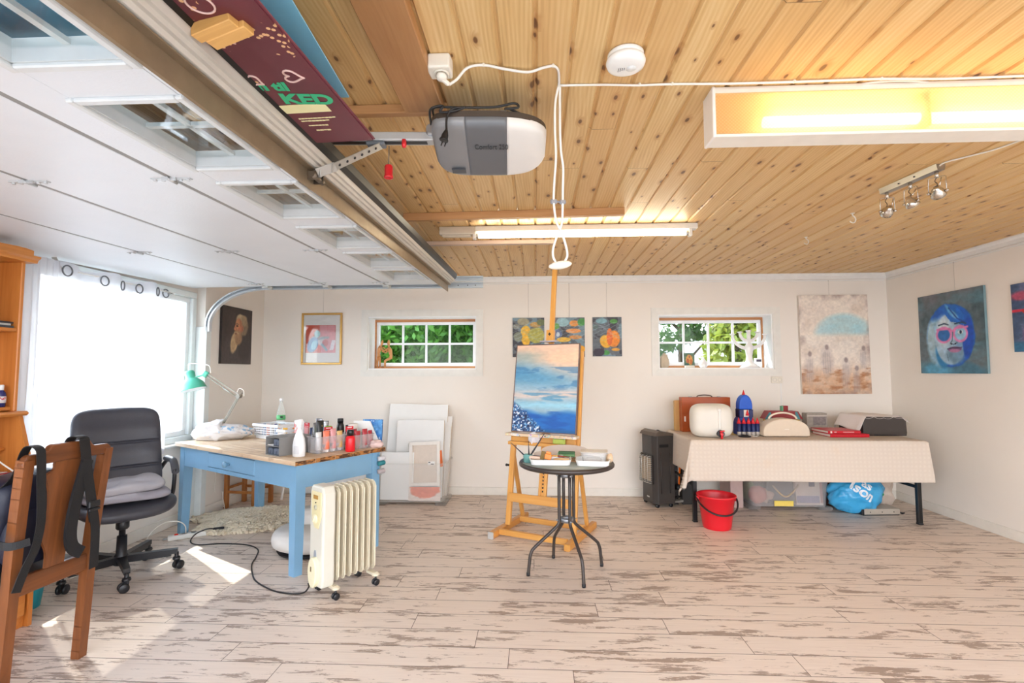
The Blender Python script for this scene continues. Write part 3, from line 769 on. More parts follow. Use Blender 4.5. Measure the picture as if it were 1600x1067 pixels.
mb = MB(); mb.tube(spline(Q(P1), 6), .0046, 8); mb.tube(spline(Q(Q1), 6), .0042, 8); mb.build('flex', CW, c)
for (x, y) in ((-.171, 1.615), (.064, 1.632), (.089, 1.745), (.38, 1.758), (.497, 1.76), (.93, 1.768), (1.23, 1.765)):
    mb = MB(); mb.box((x - .09, y - 1.75, -.005), (.009, .014, .011), .003); mb.build('cable_clip', IV, c)
mb = MB(); mb.tube(spline([(1.18, 1.80, ZC - .004), (1.22, 1.787, ZC - .004), (1.29, 1.783, ZC - .004), (1.36, 1.787, ZC - .004), (1.42, 1.80, ZC - .004)], 6), .004, 8); tag(mb.build('luminaire_cable', CW), 'short white cable looping above the luminaire', 'cable')

# doubled extension lead that hangs from the ceiling
h = thing('hanging_extension_lead', 'white extension lead hanging doubled from the ceiling with a socket block', 'extension lead', (.09, 1.752, ZC - .006))
zs = 1.695 - h.location.z
mb = MB()
mb.tube(spline([(-.002, 0, 0), (-.014, .004, -.06), (-.016, .006, -.16), (-.013, .006, -.26), (-.020, .006, -.36), (-.022, .006, -.43), (-.013, .004, -.50), (.004, .002, -.535), (.020, .0, -.59), (.024, .0, -.625), (.012, 0, -.648)], 6), .0042, 8)
mb.tube(spline([(.003, 0, 0), (.003, .012, -.06), (.003, .012, -.16), (.006, .012, -.24), (.013, .012, -.30), (.011, .012, -.38), (.010, .012, -.43), (.007, .01, -.50), (-.006, .008, -.535), (-.024, .004, -.59), (-.026, .0, -.625), (-.016, 0, -.648)], 6), .0042, 8)
mb.build('flex', CW, h)
mb = MB(); mb.box((-.022, .006, -.425), (.026, .012, .018), .005); mb.box((.010, .012, -.425), (.024, .012, .018), .005); mb.box((-.006, .009, -.425), (.012, .006, .006), .002); mb.build('cord_clip', pm('grey_clip', (138, 138, 142), .4), h)
mb = MB(); mb.ball((0, 0, 0), (.042, .02, .0145), 20); o = mb.build('socket_block', IV, h); o.location = (-.001, 0, -.657); o.rotation_euler = (0, R(-8), 0)

# smoke alarm
s = thing('smoke_detector', 'round white smoke detector on the pine ceiling', 'smoke detector', (.30, 1.59, ZC))
SW = pm('alarm_white', (240, 238, 232), .35, 0, .03)
mb = MB(); mb.lathe([(.055, -.0005), (.059, -.004), (.059, -.014), (.054, -.018)], 40); mb.build('base_plate', SW, s)
mb = MB(); mb.lathe([(.052, -.016), (.062, -.021), (.064, -.029), (.060, -.040), (.045, -.046), (.0, -.047)], 40); mb.build('cover', SW, s)
mb = MB(); 
for k in range(4): mb.box((-.022 + .006 * k, .012 - .002 * k, -.0455), (.002, .02 - .002 * k, .003)); 
mb.build('sound_slots', pm('slot_grey', (70, 70, 72), .6), s)
mb = MB(); mb.lathe([(.016, -.046), (.016, -.0485), (0, -.049)], 24, (.018, .004, 0)); mb.build('test_button', pm('alarm_button', (226, 226, 222), .4), s)

# spotlight bar with three halogen heads
CHR = pm('chrome', (206, 200, 190), .14, 1, .05); SAT = pm('satin_nickel', (172, 166, 156), .32, .9, .08)
s = thing('spotlight_bar', 'brushed nickel spotlight bar with three tilted heads', 'spotlight', (2.015, 2.715, ZC)); s.rotation_euler = (0, 0, R(98))
mb = MB(); mb.prism([(-.026, 0), (-.020, -.03), (.020, -.03), (.026, 0)], -.175, .175, 'yz'); mb.build('mounting_bar', SAT, s)
mb = MB()
for x in (-.05, .045): mb.cyl((x, .024, -.018), (x, .028, -.018), .004, n=10)
mb.build('screw', pm('screw_black', (30, 28, 26), .5), s)
for i, (x, az, ti) in enumerate(((.15, 250, 70), (.0, 190, 38), (-.15, 215, 62))):
    hd = MB(); hd.cyl((0, 0, 0), (0, 0, -.032), .009, n=14); ho = hd.build('head_swivel', CHR, s, loc=(x, 0, -.029))
    mb = MB(); w = .035                        # wire yoke
    mb.tube([(-w, 0, -.115), (-w, 0, -.034), (-w + .004, 0, -.03), (w - .004, 0, -.03), (w, 0, -.034), (w, 0, -.115)], .0022, 8); mb.build('yoke', CHR, s, loc=(x, 0, -.029)).rotation_euler = (0, 0, R(az))
    mb = MB(); mb.lathe([(0, .034), (.012, .034), (.014, .02), (.024, .012), (.031, -.006), (.033, -.022), (.029, -.022), (.026, -.006), (0, .004)], 24)
    for sg in (-1, 1): mb.cyl((sg * .03, 0, 0), (sg * .043, 0, 0), .006, n=10)
    mb.tube([(.012, .012, .03), (.02, .05, .045)], .003, 8)
    b = mb.build('spot_reflector', CHR, s, loc=(x, 0, -.135)); b.rotation_euler = Euler((R(ti), 0, R(az)))
    mb = MB(); mb.lathe([(0, -.026), (.026, -.026), (.028, -.022), (0, -.018)], 24); g = mb.build('bulb_face', pm('halogen_face', (246, 238, 220), .15), s, loc=(x, 0, -.135)); g.rotation_euler = Euler((R(ti), 0, R(az)))
    mb = MB(); mb.tube(spline([(0, 0, -.03), (.004, .008, -.05), (-.012, .012, -.07), (.01, -.004, -.09), (0, 0, -.105)], 5), .0022, 8); mb.build('head_flex', pm('bronze_flex', (96, 78, 60), .4), s, loc=(x, 0, -.029))
mb = MB(); mb.tube(spline([(2.04, 2.56, ZC - .012), (2.035, 2.51, ZC - .006), (2.10, 2.44, ZC - .005), (2.16, 2.36, ZC - .005), (2.20, 2.2, ZC - .005), (2.22, 1.95, ZC - .005)], 6), .004, 8); tag(mb.build('spotlight_cable', CW), 'white cable running from the spotlight bar to the luminaire', 'cable')
def hook(x, y, rz, label, sc=1):
    mb = MB(); mb.cyl((0, 0, 0), (0, 0, -.012), .004 * sc, n=10); mb.cyl((0, 0, -.001), (0, 0, -.003), .011 * sc, n=16)
    mb.tube([(0, 0, -.012)] + [(.018 * sc * math.sin(a), 0, -.034 * sc + .018 * sc * math.cos(a)) for a in [R(20 + 13 * k) for k in range(18)]], .003 * sc, 8)
    o = mb.build('ceiling_hook', pm('hook_white', (240, 234, 222), .35)); o.location = (x, y, ZC); o.rotation_euler = (0, 0, R(rz)); tag(o, label, 'hook', 'white hooks on the ceiling')
hook(2.087, 3.32, 10, 'white screw hook on the ceiling nearest the spotlight bar', 1.25); hook(2.096, 3.90, 10, 'white screw hook on the ceiling farther from the spotlight bar', 1.1)
# ================================================================ left: curtain, secretary, chairs
rd = thing('curtain_rod', 'thin white curtain rod across the top of the left window', 'curtain rod', (-3.0, 3.4, 1.962))
mb = MB(); mb.tube([(0, -.64, .0), (0, .56, .0)], .006, 10); mb.ball((0, .565, 0), .011, 10); mb.build('rod', WHITE, rd)
for y in (-.60, .54):
    mb = MB(); mb.span(-.098, .012, y - .012, y + .012, -.014, -.006, .002); mb.span(-.099, -.094, y - .025, y + .025, -.05, .03, .002); mb.build('bracket', pm('bracket_grey', (186, 182, 176), .4, .3), rd)
t = NT('sheer_voile'); co = t.coord()
wv = t.noise(t.mapping(co, (400, 400, 120)), 1, 2); fl = t.noise(co, 6, 3)
tr = t.new('BsdfTransparent'); tr.inputs[0].default_value = (1, 1, 1, 1)
tl = t.new('BsdfTranslucent'); tl.inputs[0].default_value = lin((236, 236, 240)); df = t.new('BsdfDiffuse'); t.put(df.inputs[0], t.mix(wv, lin((238, 238, 242)), lin((250, 250, 252))))
a = t.new('MixShader'); a.inputs[0].default_value = .5; t.l.new(tl.outputs[0], a.inputs[1]); t.l.new(df.outputs[0], a.inputs[2])
b = t.new('MixShader'); t.l.new(t.math('MULTIPLY_ADD', fl, .12, .74), b.inputs[0]); t.l.new(tr.outputs[0], b.inputs[1]); t.l.new(a.outputs[0], b.inputs[2]); t.l.new(b.outputs[0], t.out.inputs[0]); VOILE = t.m
EYE = pm('eyelet_steel', (120, 122, 126), .3, .8, .08)
def curtain(y0, y1, ztop, zbot, rings, label, swell, ph):
    c = thing('curtain', label, 'curtain', (-3.0, (y0 + y1) / 2, 0), group=None)
    W = y1 - y0; n = len(rings)
    def fn(u, v):
        z = ztop + (zbot - ztop) * v
        y = -W / 2 + W * u
        k = (n - .4) * 2 * PI * .5
        amp = .030 * (1 - .25 * v) + .012 * v
        x = amp * math.sin(u * k * 1.0 + ph) + .010 * math.sin(u * 23 + 3 * v) * (.3 + v) + .006 * math.sin(40 * u + 2)
        y += swell * math.sin(PI * v) * (u - .5) * .3 + .05 * W * v * (u - .5) * (1 if swell > 0 else -1)
        z += .012 * math.sin(u * k + ph) * (1 - v) - (.025 * math.sin(u * 9 + ph) * v) - .03 * abs(u - .5) * 2 * v * 0
        return (x, y, z)
    mb = MB(); mb.grid(fn, 90, 36); mb.build('cloth', VOILE, c, recalc=False)
    mb = MB(); mb.grid(lambda u, v: tuple(a + b for a, b in zip(fn(u, v * .055), (.0015, 0, 0))), 90, 3); mb.build('heading_band', VOILE, c, recalc=False)
    for y, z, wd in rings:
        mb = MB(); u = (y - y0) / W; x = max(fn(min(1, max(0, u + du * wd)), .04)[0] for du in (-.034, -.017, 0, .017, .034)) + .006
        mb.tube([(x, (y - (y0 + y1) / 2) + .033 * wd * math.cos(a), z - .012 + .033 * math.sin(a)) for a in [2 * PI * k / 24 for k in range(24)]], .0046, 8, closed=True); mb.build('eyelet', EYE, c)
    return c
curtain(2.95, 3.93, 1.995, .645, [(2.99, 1.962, 1), (3.277, 1.95, 1), (3.44, 1.945, .45), (3.60, 1.95, 1), (3.757, 1.953, .4), (3.90, 1.962, 1)], 'wide sheer white curtain hung on eyelets behind the office chair', .1, .6)
curtain(2.68, 2.955, 1.99, .70, [], 'narrow sheer white curtain between the bookcase and the wide curtain', -.1, 2.2)
mb = MB(); mb.bar((-3.02, 2.93, 2.06), (-2.975, 2.965, 1.93), .004, .03, up=(1, 0, 0)); tag(mb.build('curtain_strap', pm('strap_putty', (196, 190, 182), .6)), 'putty strap hanging at the left end of the curtain rod', 'strap')

# pine secretary with hutch
HON = wood('honey_pine', (220, 142, 70), (186, 106, 42), 2, .9, .35, 1.1); HONX = wood('honey_pine_across', (218, 142, 66), (178, 98, 36), 0, .9, .35, 1.1); HONY = wood('honey_pine_along', (220, 146, 70), (184, 104, 40), 1, .9, .35, 1.1)
sc = thing('secretary_desk', 'honey pine secretary desk with open hutch at left edge', 'secretary desk', (-2.86, 2.1, 0))
x0, x1, y0, y1 = -.225, .24, -.5, .45
def hb(name, m, *a, b=.004, parent=sc): 
    q = MB(); q.span(*a, b); return q.build(name, m, parent)
sp_ = [(x0, 0), (x1, 0), (x1, .36), (x1 - .01, .78), (.205, .80), (.125, 1.075), (x0, 1.075)]
for y in (y0, y1 - .022):
    q = MB(); q.prism(sp_, y, y + .022, 'xz'); q.build('side_panel', HON, sc)
for y in (y0 + .01, y1 - .03):
    hb('hutch_side', HON, x0, .105, y, y + .02, 1.10, 1.90)
hb('back_panel', HON, x0 - .01, x0, y0, y1, .05, 1.9)
hb('shelf', HONY, x0, .10, y0 + .03, y1 - .03, 1.52, 1.54); hb('shelf', HONY, x0, .09, y0 + .03, y1 - .03, 1.105, 1.125)
hb('shelf', HONY, x0, .07, y0 + .03, y1 - .03, .895, .91)
hb('ledge', HONY, x0, .145, y0 - .02, y1 + .022, 1.075, 1.10, b=.01)
q = MB(); q.prism([(x0, 1.90), (.135, 1.90), (.14, 1.915), (.155, 1.925), (.155, 1.935), (x0, 1.935)], y0 - .02, y1 + .022, 'xz'); q.build('cornice', HONY, sc)
q = MB(); pts = [(y0, 0)] + [(y0 + (y1 - y0) * k / 24, .035 + .06 * math.sin(PI * k / 24) ** .8 + .02 * math.cos(4 * PI * k / 24)) for k in range(25)] + [(y1, 0)]
q.prism([(a, 1.935 + b * .55) for a, b in pts], .11, .135, 'yz'); q.build('crest', HONY, sc)
hb('writing_surface', HONY, x0, .20, y0 + .022, y1 - .022, .735, .757)
for z in (.06, .37):
    d = hb('drawer', HONY, .205, .236, y0 + .03, y1 - .03, z, z + .28, b=.008); q = MB(); q.ball((.25, -.02, z + .14), .018, 12); q.build('knob', HON, d)
hb('plinth', HONX, x0, x1 - .02, y0 + .022, y1 - .022, 0, .06)
q = MB(); q.prism([(y1, 0), (y1 + .0, .36), (y1 + .012, .34), (y1 + .012, .02)], x0 + .05, x1 - .05, 'yz'); q.build('side_moulding', HONX, sc)
# things in the hutch
def bottle_on(x, y, z, label):
    b = thing('paint_bottle', label, 'paint bottle', (x, y, z))
    q = MB(); q.lathe([(.0, 0), (.021, 0), (.023, .004), (.023, .066), (.020, .078), (.012, .086), (.012, .09)], 22); q.build('bottle', pm('navy_paint_bottle', (34, 34, 92), .25), b)
    q = MB(); q.lathe([(.0235, .022), (.0235, .056)], 22); lb = q.build('paper_label', pm('bottle_label', (226, 222, 222), .5), b)
    q = MB(); 
    for k in range(5): q.box((.0245 * math.cos(-.9 + .25 * k), .0245 * math.sin(-.9 + .25 * k), .044 + .004 * math.sin(k * 2)), (.002, .004, .008), 0, Euler((.4, 0, -.9 + .25 * k)))
    q.build('label_mark', pm('label_red', (196, 50, 60), .5), lb)
    q = MB(); q.lathe([(.013, .088), (.0135, .112), (.011, .116), (0, .116)], 18); q.build('cap', pm('white_cap', (240, 240, 240), .35), b)
bottle_on(-2.79, 2.48, 1.125, 'navy paint bottle with white cap on the hutch shelf')
for k, (c_, dz, dy, w) in enumerate((((70, 74, 80), 0, 0, .30), ((188, 188, 184), .012, -.01, .29), ((54, 56, 62), .023, .008, .28))):
    q = MB(); q.span(-.13, .13, -w / 2, w / 2, 0, .0105, .001); o = q.build('magazine', pm('magazine_%d' % (c_[0]), c_, .3)); o.location = (-2.90, 2.36 + dy, 1.541 + dz); o.rotation_euler = (0, 0, R(3 * k))
    tag(o, ['dark grey magazine at the bottom of the pile on the top hutch shelf', 'pale grey magazine in the middle of the pile on the top hutch shelf', 'black magazine topmost of the pile on the top hutch shelf'][k], 'magazine', 'magazines on the top hutch shelf')
b = thing('book', 'red covered book with white pages lying on the secretary surface', 'book', (-2.815, 2.34, .758))
q = MB(); q.span(-.11, .11, -.14, .14, 0, .004, .001); q.span(-.11, .11, -.14, .14, .030, .034, .001); q.span(-.112, -.108, -.14, .14, 0, .034, .001); q.build('cover', pm('book_red', (176, 36, 52), .4), b)
q = MB(); q.span(-.105, .103, -.134, .134, .004, .030); q.build('pages', pm('paper_white', (240, 236, 232), .6), b)
q = MB(); q.box((0, 0, 0), (.20, .26, .002)); o = q.build('paper_sheet', MC['paper_white']); o.location = (-2.80, 2.33, .795); o.rotation_euler = (0, 0, .1); tag(o, 'white sheet of paper lying on top of the red book', 'paper')
q = MB(); q.tube(spline([(-2.80, 2.28, 1.03), (-2.775, 2.34, .98), (-2.745, 2.40, .90), (-2.70, 2.44, .835), (-2.665, 2.455, .80), (-2.64, 2.46, .765)], 6), .0038, 8); tag(q.build('white_lead', CW), 'thin white lead trailing down inside the secretary', 'cable')
bk = thing('waste_basket', 'turquoise plastic basket on the floor beside the secretary', 'basket', (-2.86, 2.71, 0))
q = MB(); q.lathe([(.0, .0), (.085, 0), (.11, .20), (.114, .205), (.11, .21), (.104, .20), (.08, .006), (0, .006)], 28); q.build('bucket', pm('turquoise_plastic', (40, 166, 186), .4), bk)

# ---------------------------------------------------------------- office chair
BL = pm('black_leather', (58, 58, 66), .42, 0, .12, 30, .15, 120); BPL = pm('black_plastic', (28, 28, 32), .38, 0, .1)
oc = thing('office_chair', 'black leather office chair on castors before the bright window', 'office chair', (-2.66, 3.15, 0), R(-37))   # faces local +x
for k in range(5):
    a = R(28 + 37 + 72 * k); rr = .30
    ca, sa = math.cos(a), math.sin(a)
    q = MB(); M0 = Matrix.Rotation(a, 4, 'Z'); q.M = M0
    q.prism([(.02, -.024), (.305, -.016), (.305, .016), (.02, .024)], .105, .135); q.prism([(.02, -.017), (.27, -.012), (.27, .012), (.02, .017)], .09, .106)
    q.build('star_leg', BPL, oc)
    q = MB(); q.M = Matrix.Translation((rr * ca, rr * sa, 0)) @ Matrix.Rotation(a + .8 + k, 4, 'Z')
    q.cyl((0, 0, .06), (0, 0, .112), .012, n=12); q.lathe([(.022, .064), (.024, .07), (.02, .082), (0, .084)], 16)
    for s in (-1, 1): q.lathe([(.0, -.009), (.022, -.009), (.0275, -.005), (.0275, .005), (.022, .009), (0, .009)], 20, (.014, s * .017, .0275), (0, 1, 0))
    q.prism([(-.01, .03), (.02, .03), (.026, .05), (.012, .066), (-.014, .066)], -.007, .007, 'xz')
    q.build('castor', BPL, oc)
q = MB(); q.lathe([(.0, .08), (.038, .08), (.040, .135), (.030, .15), (.027, .26), (.0, .262)], 20); q.cyl((0, 0, .26), (0, 0, .36), .018, n=16); q.lathe([(.03, .30), (.036, .31), (.036, .37), (.02, .375)], 18); q.build('gas_column', BPL, oc)
q = MB(); q.box((.0, 0, .385), (.20, .16, .03), .008); q.bar((-.08, 0, .385), (-.26, 0, .385), .05, .02, .004); q.bar((-.25, 0, .38), (-.285, 0, .60), .05, .016, .004, up=(1, 0, 0)); q.build('mechanism', BPL, oc)
def cushion(nu, nv, L, W, H, pw=3.2, top=None):
    """rounded pad: superellipse outline, bulging faces"""
    def f(u, v):
        a = 2 * PI * u; b = PI * (v - .5)
        cx = math.copysign(abs(math.cos(a)) ** (2 / pw), math.cos(a)); cy = math.copysign(abs(math.sin(a)) ** (2 / pw), math.sin(a))
        rr = math.copysign(abs(math.cos(b)) ** .45, 1); z = math.sin(b)
        p = [L / 2 * cx * rr, W / 2 * cy * rr, H / 2 * math.copysign(abs(z) ** .8, z)]
        return top(p) if top else tuple(p)
    return f, nu, nv
def pad(name, m, parent, L, W, H, M, pw=3.2, top=None, nu=56, nv=18):
    f, a, b = cushion(nu, nv, L, W, H, pw, top); q = MB(); q.M = M; q.grid(f, a, b, wrap=True); return q.build(name, m, parent)
def seatf(p):
    p[2] -= .10 * max(0, (p[0] - .13)) ** 1.0 * (p[0] > .13); p[2] += .02 * (abs(p[1]) / .25) ** 3; return tuple(p)
pad('seat', BL, oc, .50, .52, .105, Matrix.Translation((.02, 0, .445)), 3.6, seatf)
def back(u, v):
    """three stitched leather bolsters inside one rounded outline"""
    z = -.30 + .60 * v; a = 2 * PI * u
    W = .255 * (max(0, 1 - abs((v - .5) * 2) ** 9)) ** (1 / 4.0) * (1 - .05 * v)
    sec = [-.105, .06]
    t_ = .043 * (1 - .42 * sum(math.exp(-((z - q_) / .006) ** 2) for q_ in sec)) * (1 + .10 * math.cos((z + .02) * 38)) * max(.02, 1 - abs((v - .5) * 2) ** 10) ** .5
    cy = math.copysign(abs(math.cos(a)) ** .42, math.cos(a)); sx_ = math.copysign(abs(math.sin(a)) ** .55, math.sin(a))
    y = W * cy; x = t_ * sx_
    if sx_ > 0 and -.105 < z < .06: x += .007 * math.sin(46 * y + 3 * z * 9) * math.exp(-((y) / .12) ** 2) * math.cos((z + .02) * 17)
    return (x - .05 * z + .03 * (y / .25) ** 2, y, z)
q = MB(); q.M = Matrix.Translation((-.235, 0, .765)) @ Matrix.Rotation(R(-7), 4, 'Y'); q.grid(back, 64, 120, wrap=True); q.build('backrest', BL, oc)
for s in (-1, 1):
    q = MB(); q.tube(spline([(-.02, s * .235, .43), (.0, s * .268, .47), (.02, s * .272, .56), (.015, s * .272, .65), (-.02, s * .272, .69), (-.12, s * .27, .69), (-.18, s * .265, .66), (-.205, s * .24, .60)], 6), .013, 10); af = q.build('armrest_frame', BPL, oc)
    q = MB(); q.grid(lambda u, v: ((-.15 + .19 * v) + .0, s * .272 + .024 * math.cos(2 * PI * u), .70 + .018 * math.sin(2 * PI * u) - .055 * max(0, (v - .62) / .38) ** 2 * 1.3 + .0), 16, 14, wrap=True); q.build('armrest_pad', pm('grey_arm_pad', (66, 68, 74), .35), af)
LIL = pm('lilac_grey_fabric', (150, 146, 154), .8, 0, .1, 10, .3, 200)
def tuft(p):
    x, y, z = p
    d = sum(math.exp(-(((x - a) ** 2 + (y - b) ** 2) / .0016)) for a in (-.09, .09) for b in (-.09, .09))
    return (x, y, z * (1 - .55 * d) + .006 * math.sin(14 * x + 9 * y))
o = pad('seat_cushion', LIL, None, .44, .45, .05, Matrix(), 4, tuft, 64, 16); o.location = (-2.645, 3.14, .523); o.rotation_euler = (0, 0, R(-37)); tag(o, 'flat mauve grey cushion lying directly on the office chair seat', 'cushion', 'cushions on the office chair')
o = pad('seat_cushion', pm('pale_grey_fabric', (172, 168, 172), .8, 0, .1, 10, .3, 200), None, .40, .42, .065, Matrix(), 4, tuft, 64, 16); o.location = (-2.69, 3.17, .574); o.rotation_euler = (R(3), R(4), R(-35)); tag(o, 'buttoned pale grey cushion on top of the other chair cushion', 'cushion', 'cushions on the office chair')

# ---------------------------------------------------------------- wooden chair in the foreground, seen from behind
WAL = wood('old_walnut', (140, 82, 42), (84, 44, 20), 2, 1.1, .38, 1.0); WALY = wood('old_walnut_across', (134, 78, 40), (80, 42, 20), 1, 1.1, .38, 1.0)
wc = thing('wooden_chair', 'dark walnut dining chair with shaped splat in the left foreground', 'chair', (-2.10, 2.11, 0), R(-3))   # back plane along local y, seat towards -x
hw_ = .165
for s in (-1, 1):
    q = MB(); pts = [(-.012, 0), (.0, .2), (.012, .42), (.016, .5), (.026, .62), (.045, .8), (.062, .95)]
    P = spline([(x, s * (hw_ + .012 * (z > .45) * (z - .45) / .5), z) for x, z in pts], 4)
    n = len(P)
    for a, b in zip(P[:-1], P[1:]): q.bar(a, b, .040, .040, .0, up=(1, 0, .1), ext=.002)
    q.build('rear_leg', WAL, wc)
    q = MB(); q.bar((-.40, s * .175, 0), (-.40, s * .175, .43), .034, .034, .004, up=(1, 0, 0)); q.build('front_leg', WAL, wc)
    q = MB(); q.bar((-.40, s * .175, .40), (0, s * hw_, .40), .024, .06, .003); q.build('side_rail', WAL, wc)
q = MB(); q.bar((-.4, -.175, .40), (-.4, .175, .40), .024, .06, .003); q.build('front_rail', WALY, wc)
q = MB(); q.span(.0, .026, -hw_, hw_, .40, .475, .004); q.build('lower_back_rail', WALY, wc)
# top rail with ears
q = MB(); out = []
for k in range(33):
    y = -.198 + .396 * k / 32; a = abs(y) / .198
    z = .985 + (.016 if a < .42 else .016 - .030 * min(1, (a - .42) / .10)) - (.03 * max(0, (a - .86) / .14) ** 2)
    out.append((y, z))
low = [(y, .925 - .0 * abs(y)) for y, z in reversed(out)]
q.prism(out + low, .046, .078, 'yz'); q.build('top_rail', WALY, wc, bev=.006)
sp_ = [(.04, .47), (.045, .54), (.07, .60), (.066, .64), (.058, .70), (.068, .80), (.088, .87), (.06, .895), (.052, .93), (-.052, .93), (-.06, .895), (-.088, .87), (-.068, .80), (-.058, .70), (-.066, .64), (-.07, .60), (-.045, .54), (-.04, .47)]
sp_ = [(p.x, p.y) for p in spline([(a, b, 0) for a, b in sp_], 4)]
q = MB(); q.prism(sp_, -.006, .006, 'yz')
q.v = [(x + .016 + (z - .47) * .10, y, z) for x, y, z in q.v]; q.build('splat', WAL, wc)
q = MB(); q.prism([(-.43, -.20), (-.43, .20), (-.40, .21), (.0, .175), (.0, -.175), (-.40, -.21)], .43, .452); q.build('seat', pm('chair_seat_cloth', (60, 52, 50), .7), wc)
# navy bag standing on the seat with its black straps over the chair back
NV = pm('navy_nylon', (26, 28, 46), .5, 0, .15, 12, .2, 60); ST = pm('black_webbing', (17, 17, 20), .6, 0, .15, 40, .3, 300)
bg = thing('shoulder_bag', 'navy nylon bag on the wooden chair with black straps over its back', 'bag', (-2.28, 2.09, .455), R(-3))
def bagf(p):
    x, y, z = p
    return (x + .05 * (z / .2), y + .012 * math.sin(20 * z), z + .014 * math.sin(9 * y + 5 * x))
pad('bag_body', NV, bg, .30, .36, .42, Matrix.Translation((-.01, 0, .205)), 4, bagf)
pad('front_pocket', NV, bg, .07, .26, .24, Matrix.Translation((.13, 0, .16)), 4)
def strap(pts, w, wdir, name='strap', th=.003):
    P = spline(pts, 6); q = MB(); wv = Vector(wdir).normalized()
    vs = []; fs = []
    for i, p in enumerate(P):
        d = (P[min(i + 1, len(P) - 1)] - P[max(i - 1, 0)]).normalized(); n_ = d.cross(wv); n_ = n_.normalized() if n_.length > 1e-4 else Vector((0, 0, 1)); ww = n_.cross(d).normalized()
        for (a, b) in ((-1, -1), (1, -1), (1, 1), (-1, 1)): vs.append(tuple(p + ww * a * w / 2 + n_ * b * th / 2))
    for i in range(len(P) - 1):
        for k in range(4): fs.append((4 * i + k, 4 * i + (k + 1) % 4, 4 * i + 4 + (k + 1) % 4, 4 * i + 4 + k))
    m = len(P) * 4
    fs += [(3, 2, 1, 0), (m - 4, m - 3, m - 2, m - 1)]
    q.add(vs, fs); return q.build(name, ST, bg)
strap([(.05, -.115, .33), (.16, -.118, .42), (.20, -.12, .52), (.228, -.12, .55), (.268, -.12, .54), (.274, -.115, .50), (.268, -.105, .40), (.264, -.095, .30), (.258, -.09, .22), (.250, -.10, .13), (.240, -.125, .06), (.235, -.15, -.02)], .036, (0, 1, 0))
strap([(.05, .05, .33), (.16, .06, .42), (.20, .062, .53), (.228, .062, .565), (.270, .064, .56), (.276, .07, .52), (.274, .09, .40), (.272, .115, .28), (.270, .135, .18)], .046, (0, 1, 0))
strap([(.273, .118, .26), (.272, .14, .16), (.268, .148, .06), (.264, .15, -.035)], .042, (0, 1, 0))
strap([(.274, .085, .46), (.262, .055, .30), (.252, .045, .17), (.246, .06, .09), (.252, .10, .05)], .05, (0, 1, .3), 'padded_strap', .012)
strap([(.14, -.16, .28), (.19, -.205, .20), (.25, -.20, .175), (.285, -.15, .18)], .03, (0, 0, 1), 'side_strap')
q = MB(); q.box((.275, .128, .255), (.012, .056, .03), .004); q.box((.277, .128, .232), (.01, .054, .012), .003); q.build('buckle', BPL, bg)
# ================================================================ paintings
PT = paintmat('brushed_paint', .5, .35)
class Pic:
    def __init__(s, w, h, nx, ny, base):
        s.u, s.v = np.meshgrid(np.linspace(0, 1, nx), np.linspace(0, 1, ny)); s.asp = w / h
        s.c = np.zeros(s.u.shape + (3,)) + np.array(base, float)
    def put(s, m, col):
        m = np.clip(m, 0, 1)[..., None]; s.c = s.c * (1 - m) + np.array(col, float) * m; return s
    def ell(s, cx, cy, rx, ry, col, rot=0, soft=.12, wob=.0, seed=0, op=1.0):
        du = s.u - cx; dv = s.v - cy; a = math.cos(rot); b = math.sin(rot)
        x = (du * a + dv * b) / rx; y = (-du * b + dv * a) / ry
        d = np.sqrt(x * x + y * y) + wob * (fbm(s.u * 7, s.v * 7, seed) - .5)
        return s.put(op * np.clip((1 - d) / soft + .5, 0, 1), col)
    def ring(s, cx, cy, rx, ry, w, col, rot=0, op=1.0):
        du = s.u - cx; dv = s.v - cy; a = math.cos(rot); b = math.sin(rot)
        d = np.sqrt(((du * a + dv * b) / rx) ** 2 + ((-du * b + dv * a) / ry) ** 2)
        return s.put(op * np.clip(1.4 - np.abs(d - 1) / w, 0, 1), col)
    def line(s, pts, w, col, soft=.5, op=1.0):
        best = np.full(s.u.shape, 9.)
        for (a, b), (c, d) in zip(pts[:-1], pts[1:]):
            L = (c - a) ** 2 + (d - b) ** 2 + 1e-9
            t = np.clip(((s.u - a) * (c - a) + (s.v - b) * (d - b)) / L, 0, 1)
            best = np.minimum(best, np.hypot(s.u - a - t * (c - a), (s.v - b - t * (d - b))))
        return s.put(op * np.clip((w - best) / (w * soft) , 0, 1), col)
    def poly(s, pts, col, op=1.0, soft=.006):
        ins = np.zeros(s.u.shape, bool); n = len(pts)
        for i in range(n):
            (x1, y1), (x2, y2) = pts[i], pts[(i + 1) % n]
            cnd = ((y1 > s.v) != (y2 > s.v)) & (s.u < (x2 - x1) * (s.v - y1) / (y2 - y1 + 1e-12) + x1)
            ins ^= cnd
        return s.put(op * ins, col)
    def strokes(s, amt, fx, fy, seed=0):
        n = fbm(s.u * fx, s.v * fy, seed, 4) - .5; s.c = s.c * (1 + amt * n[..., None]); return s
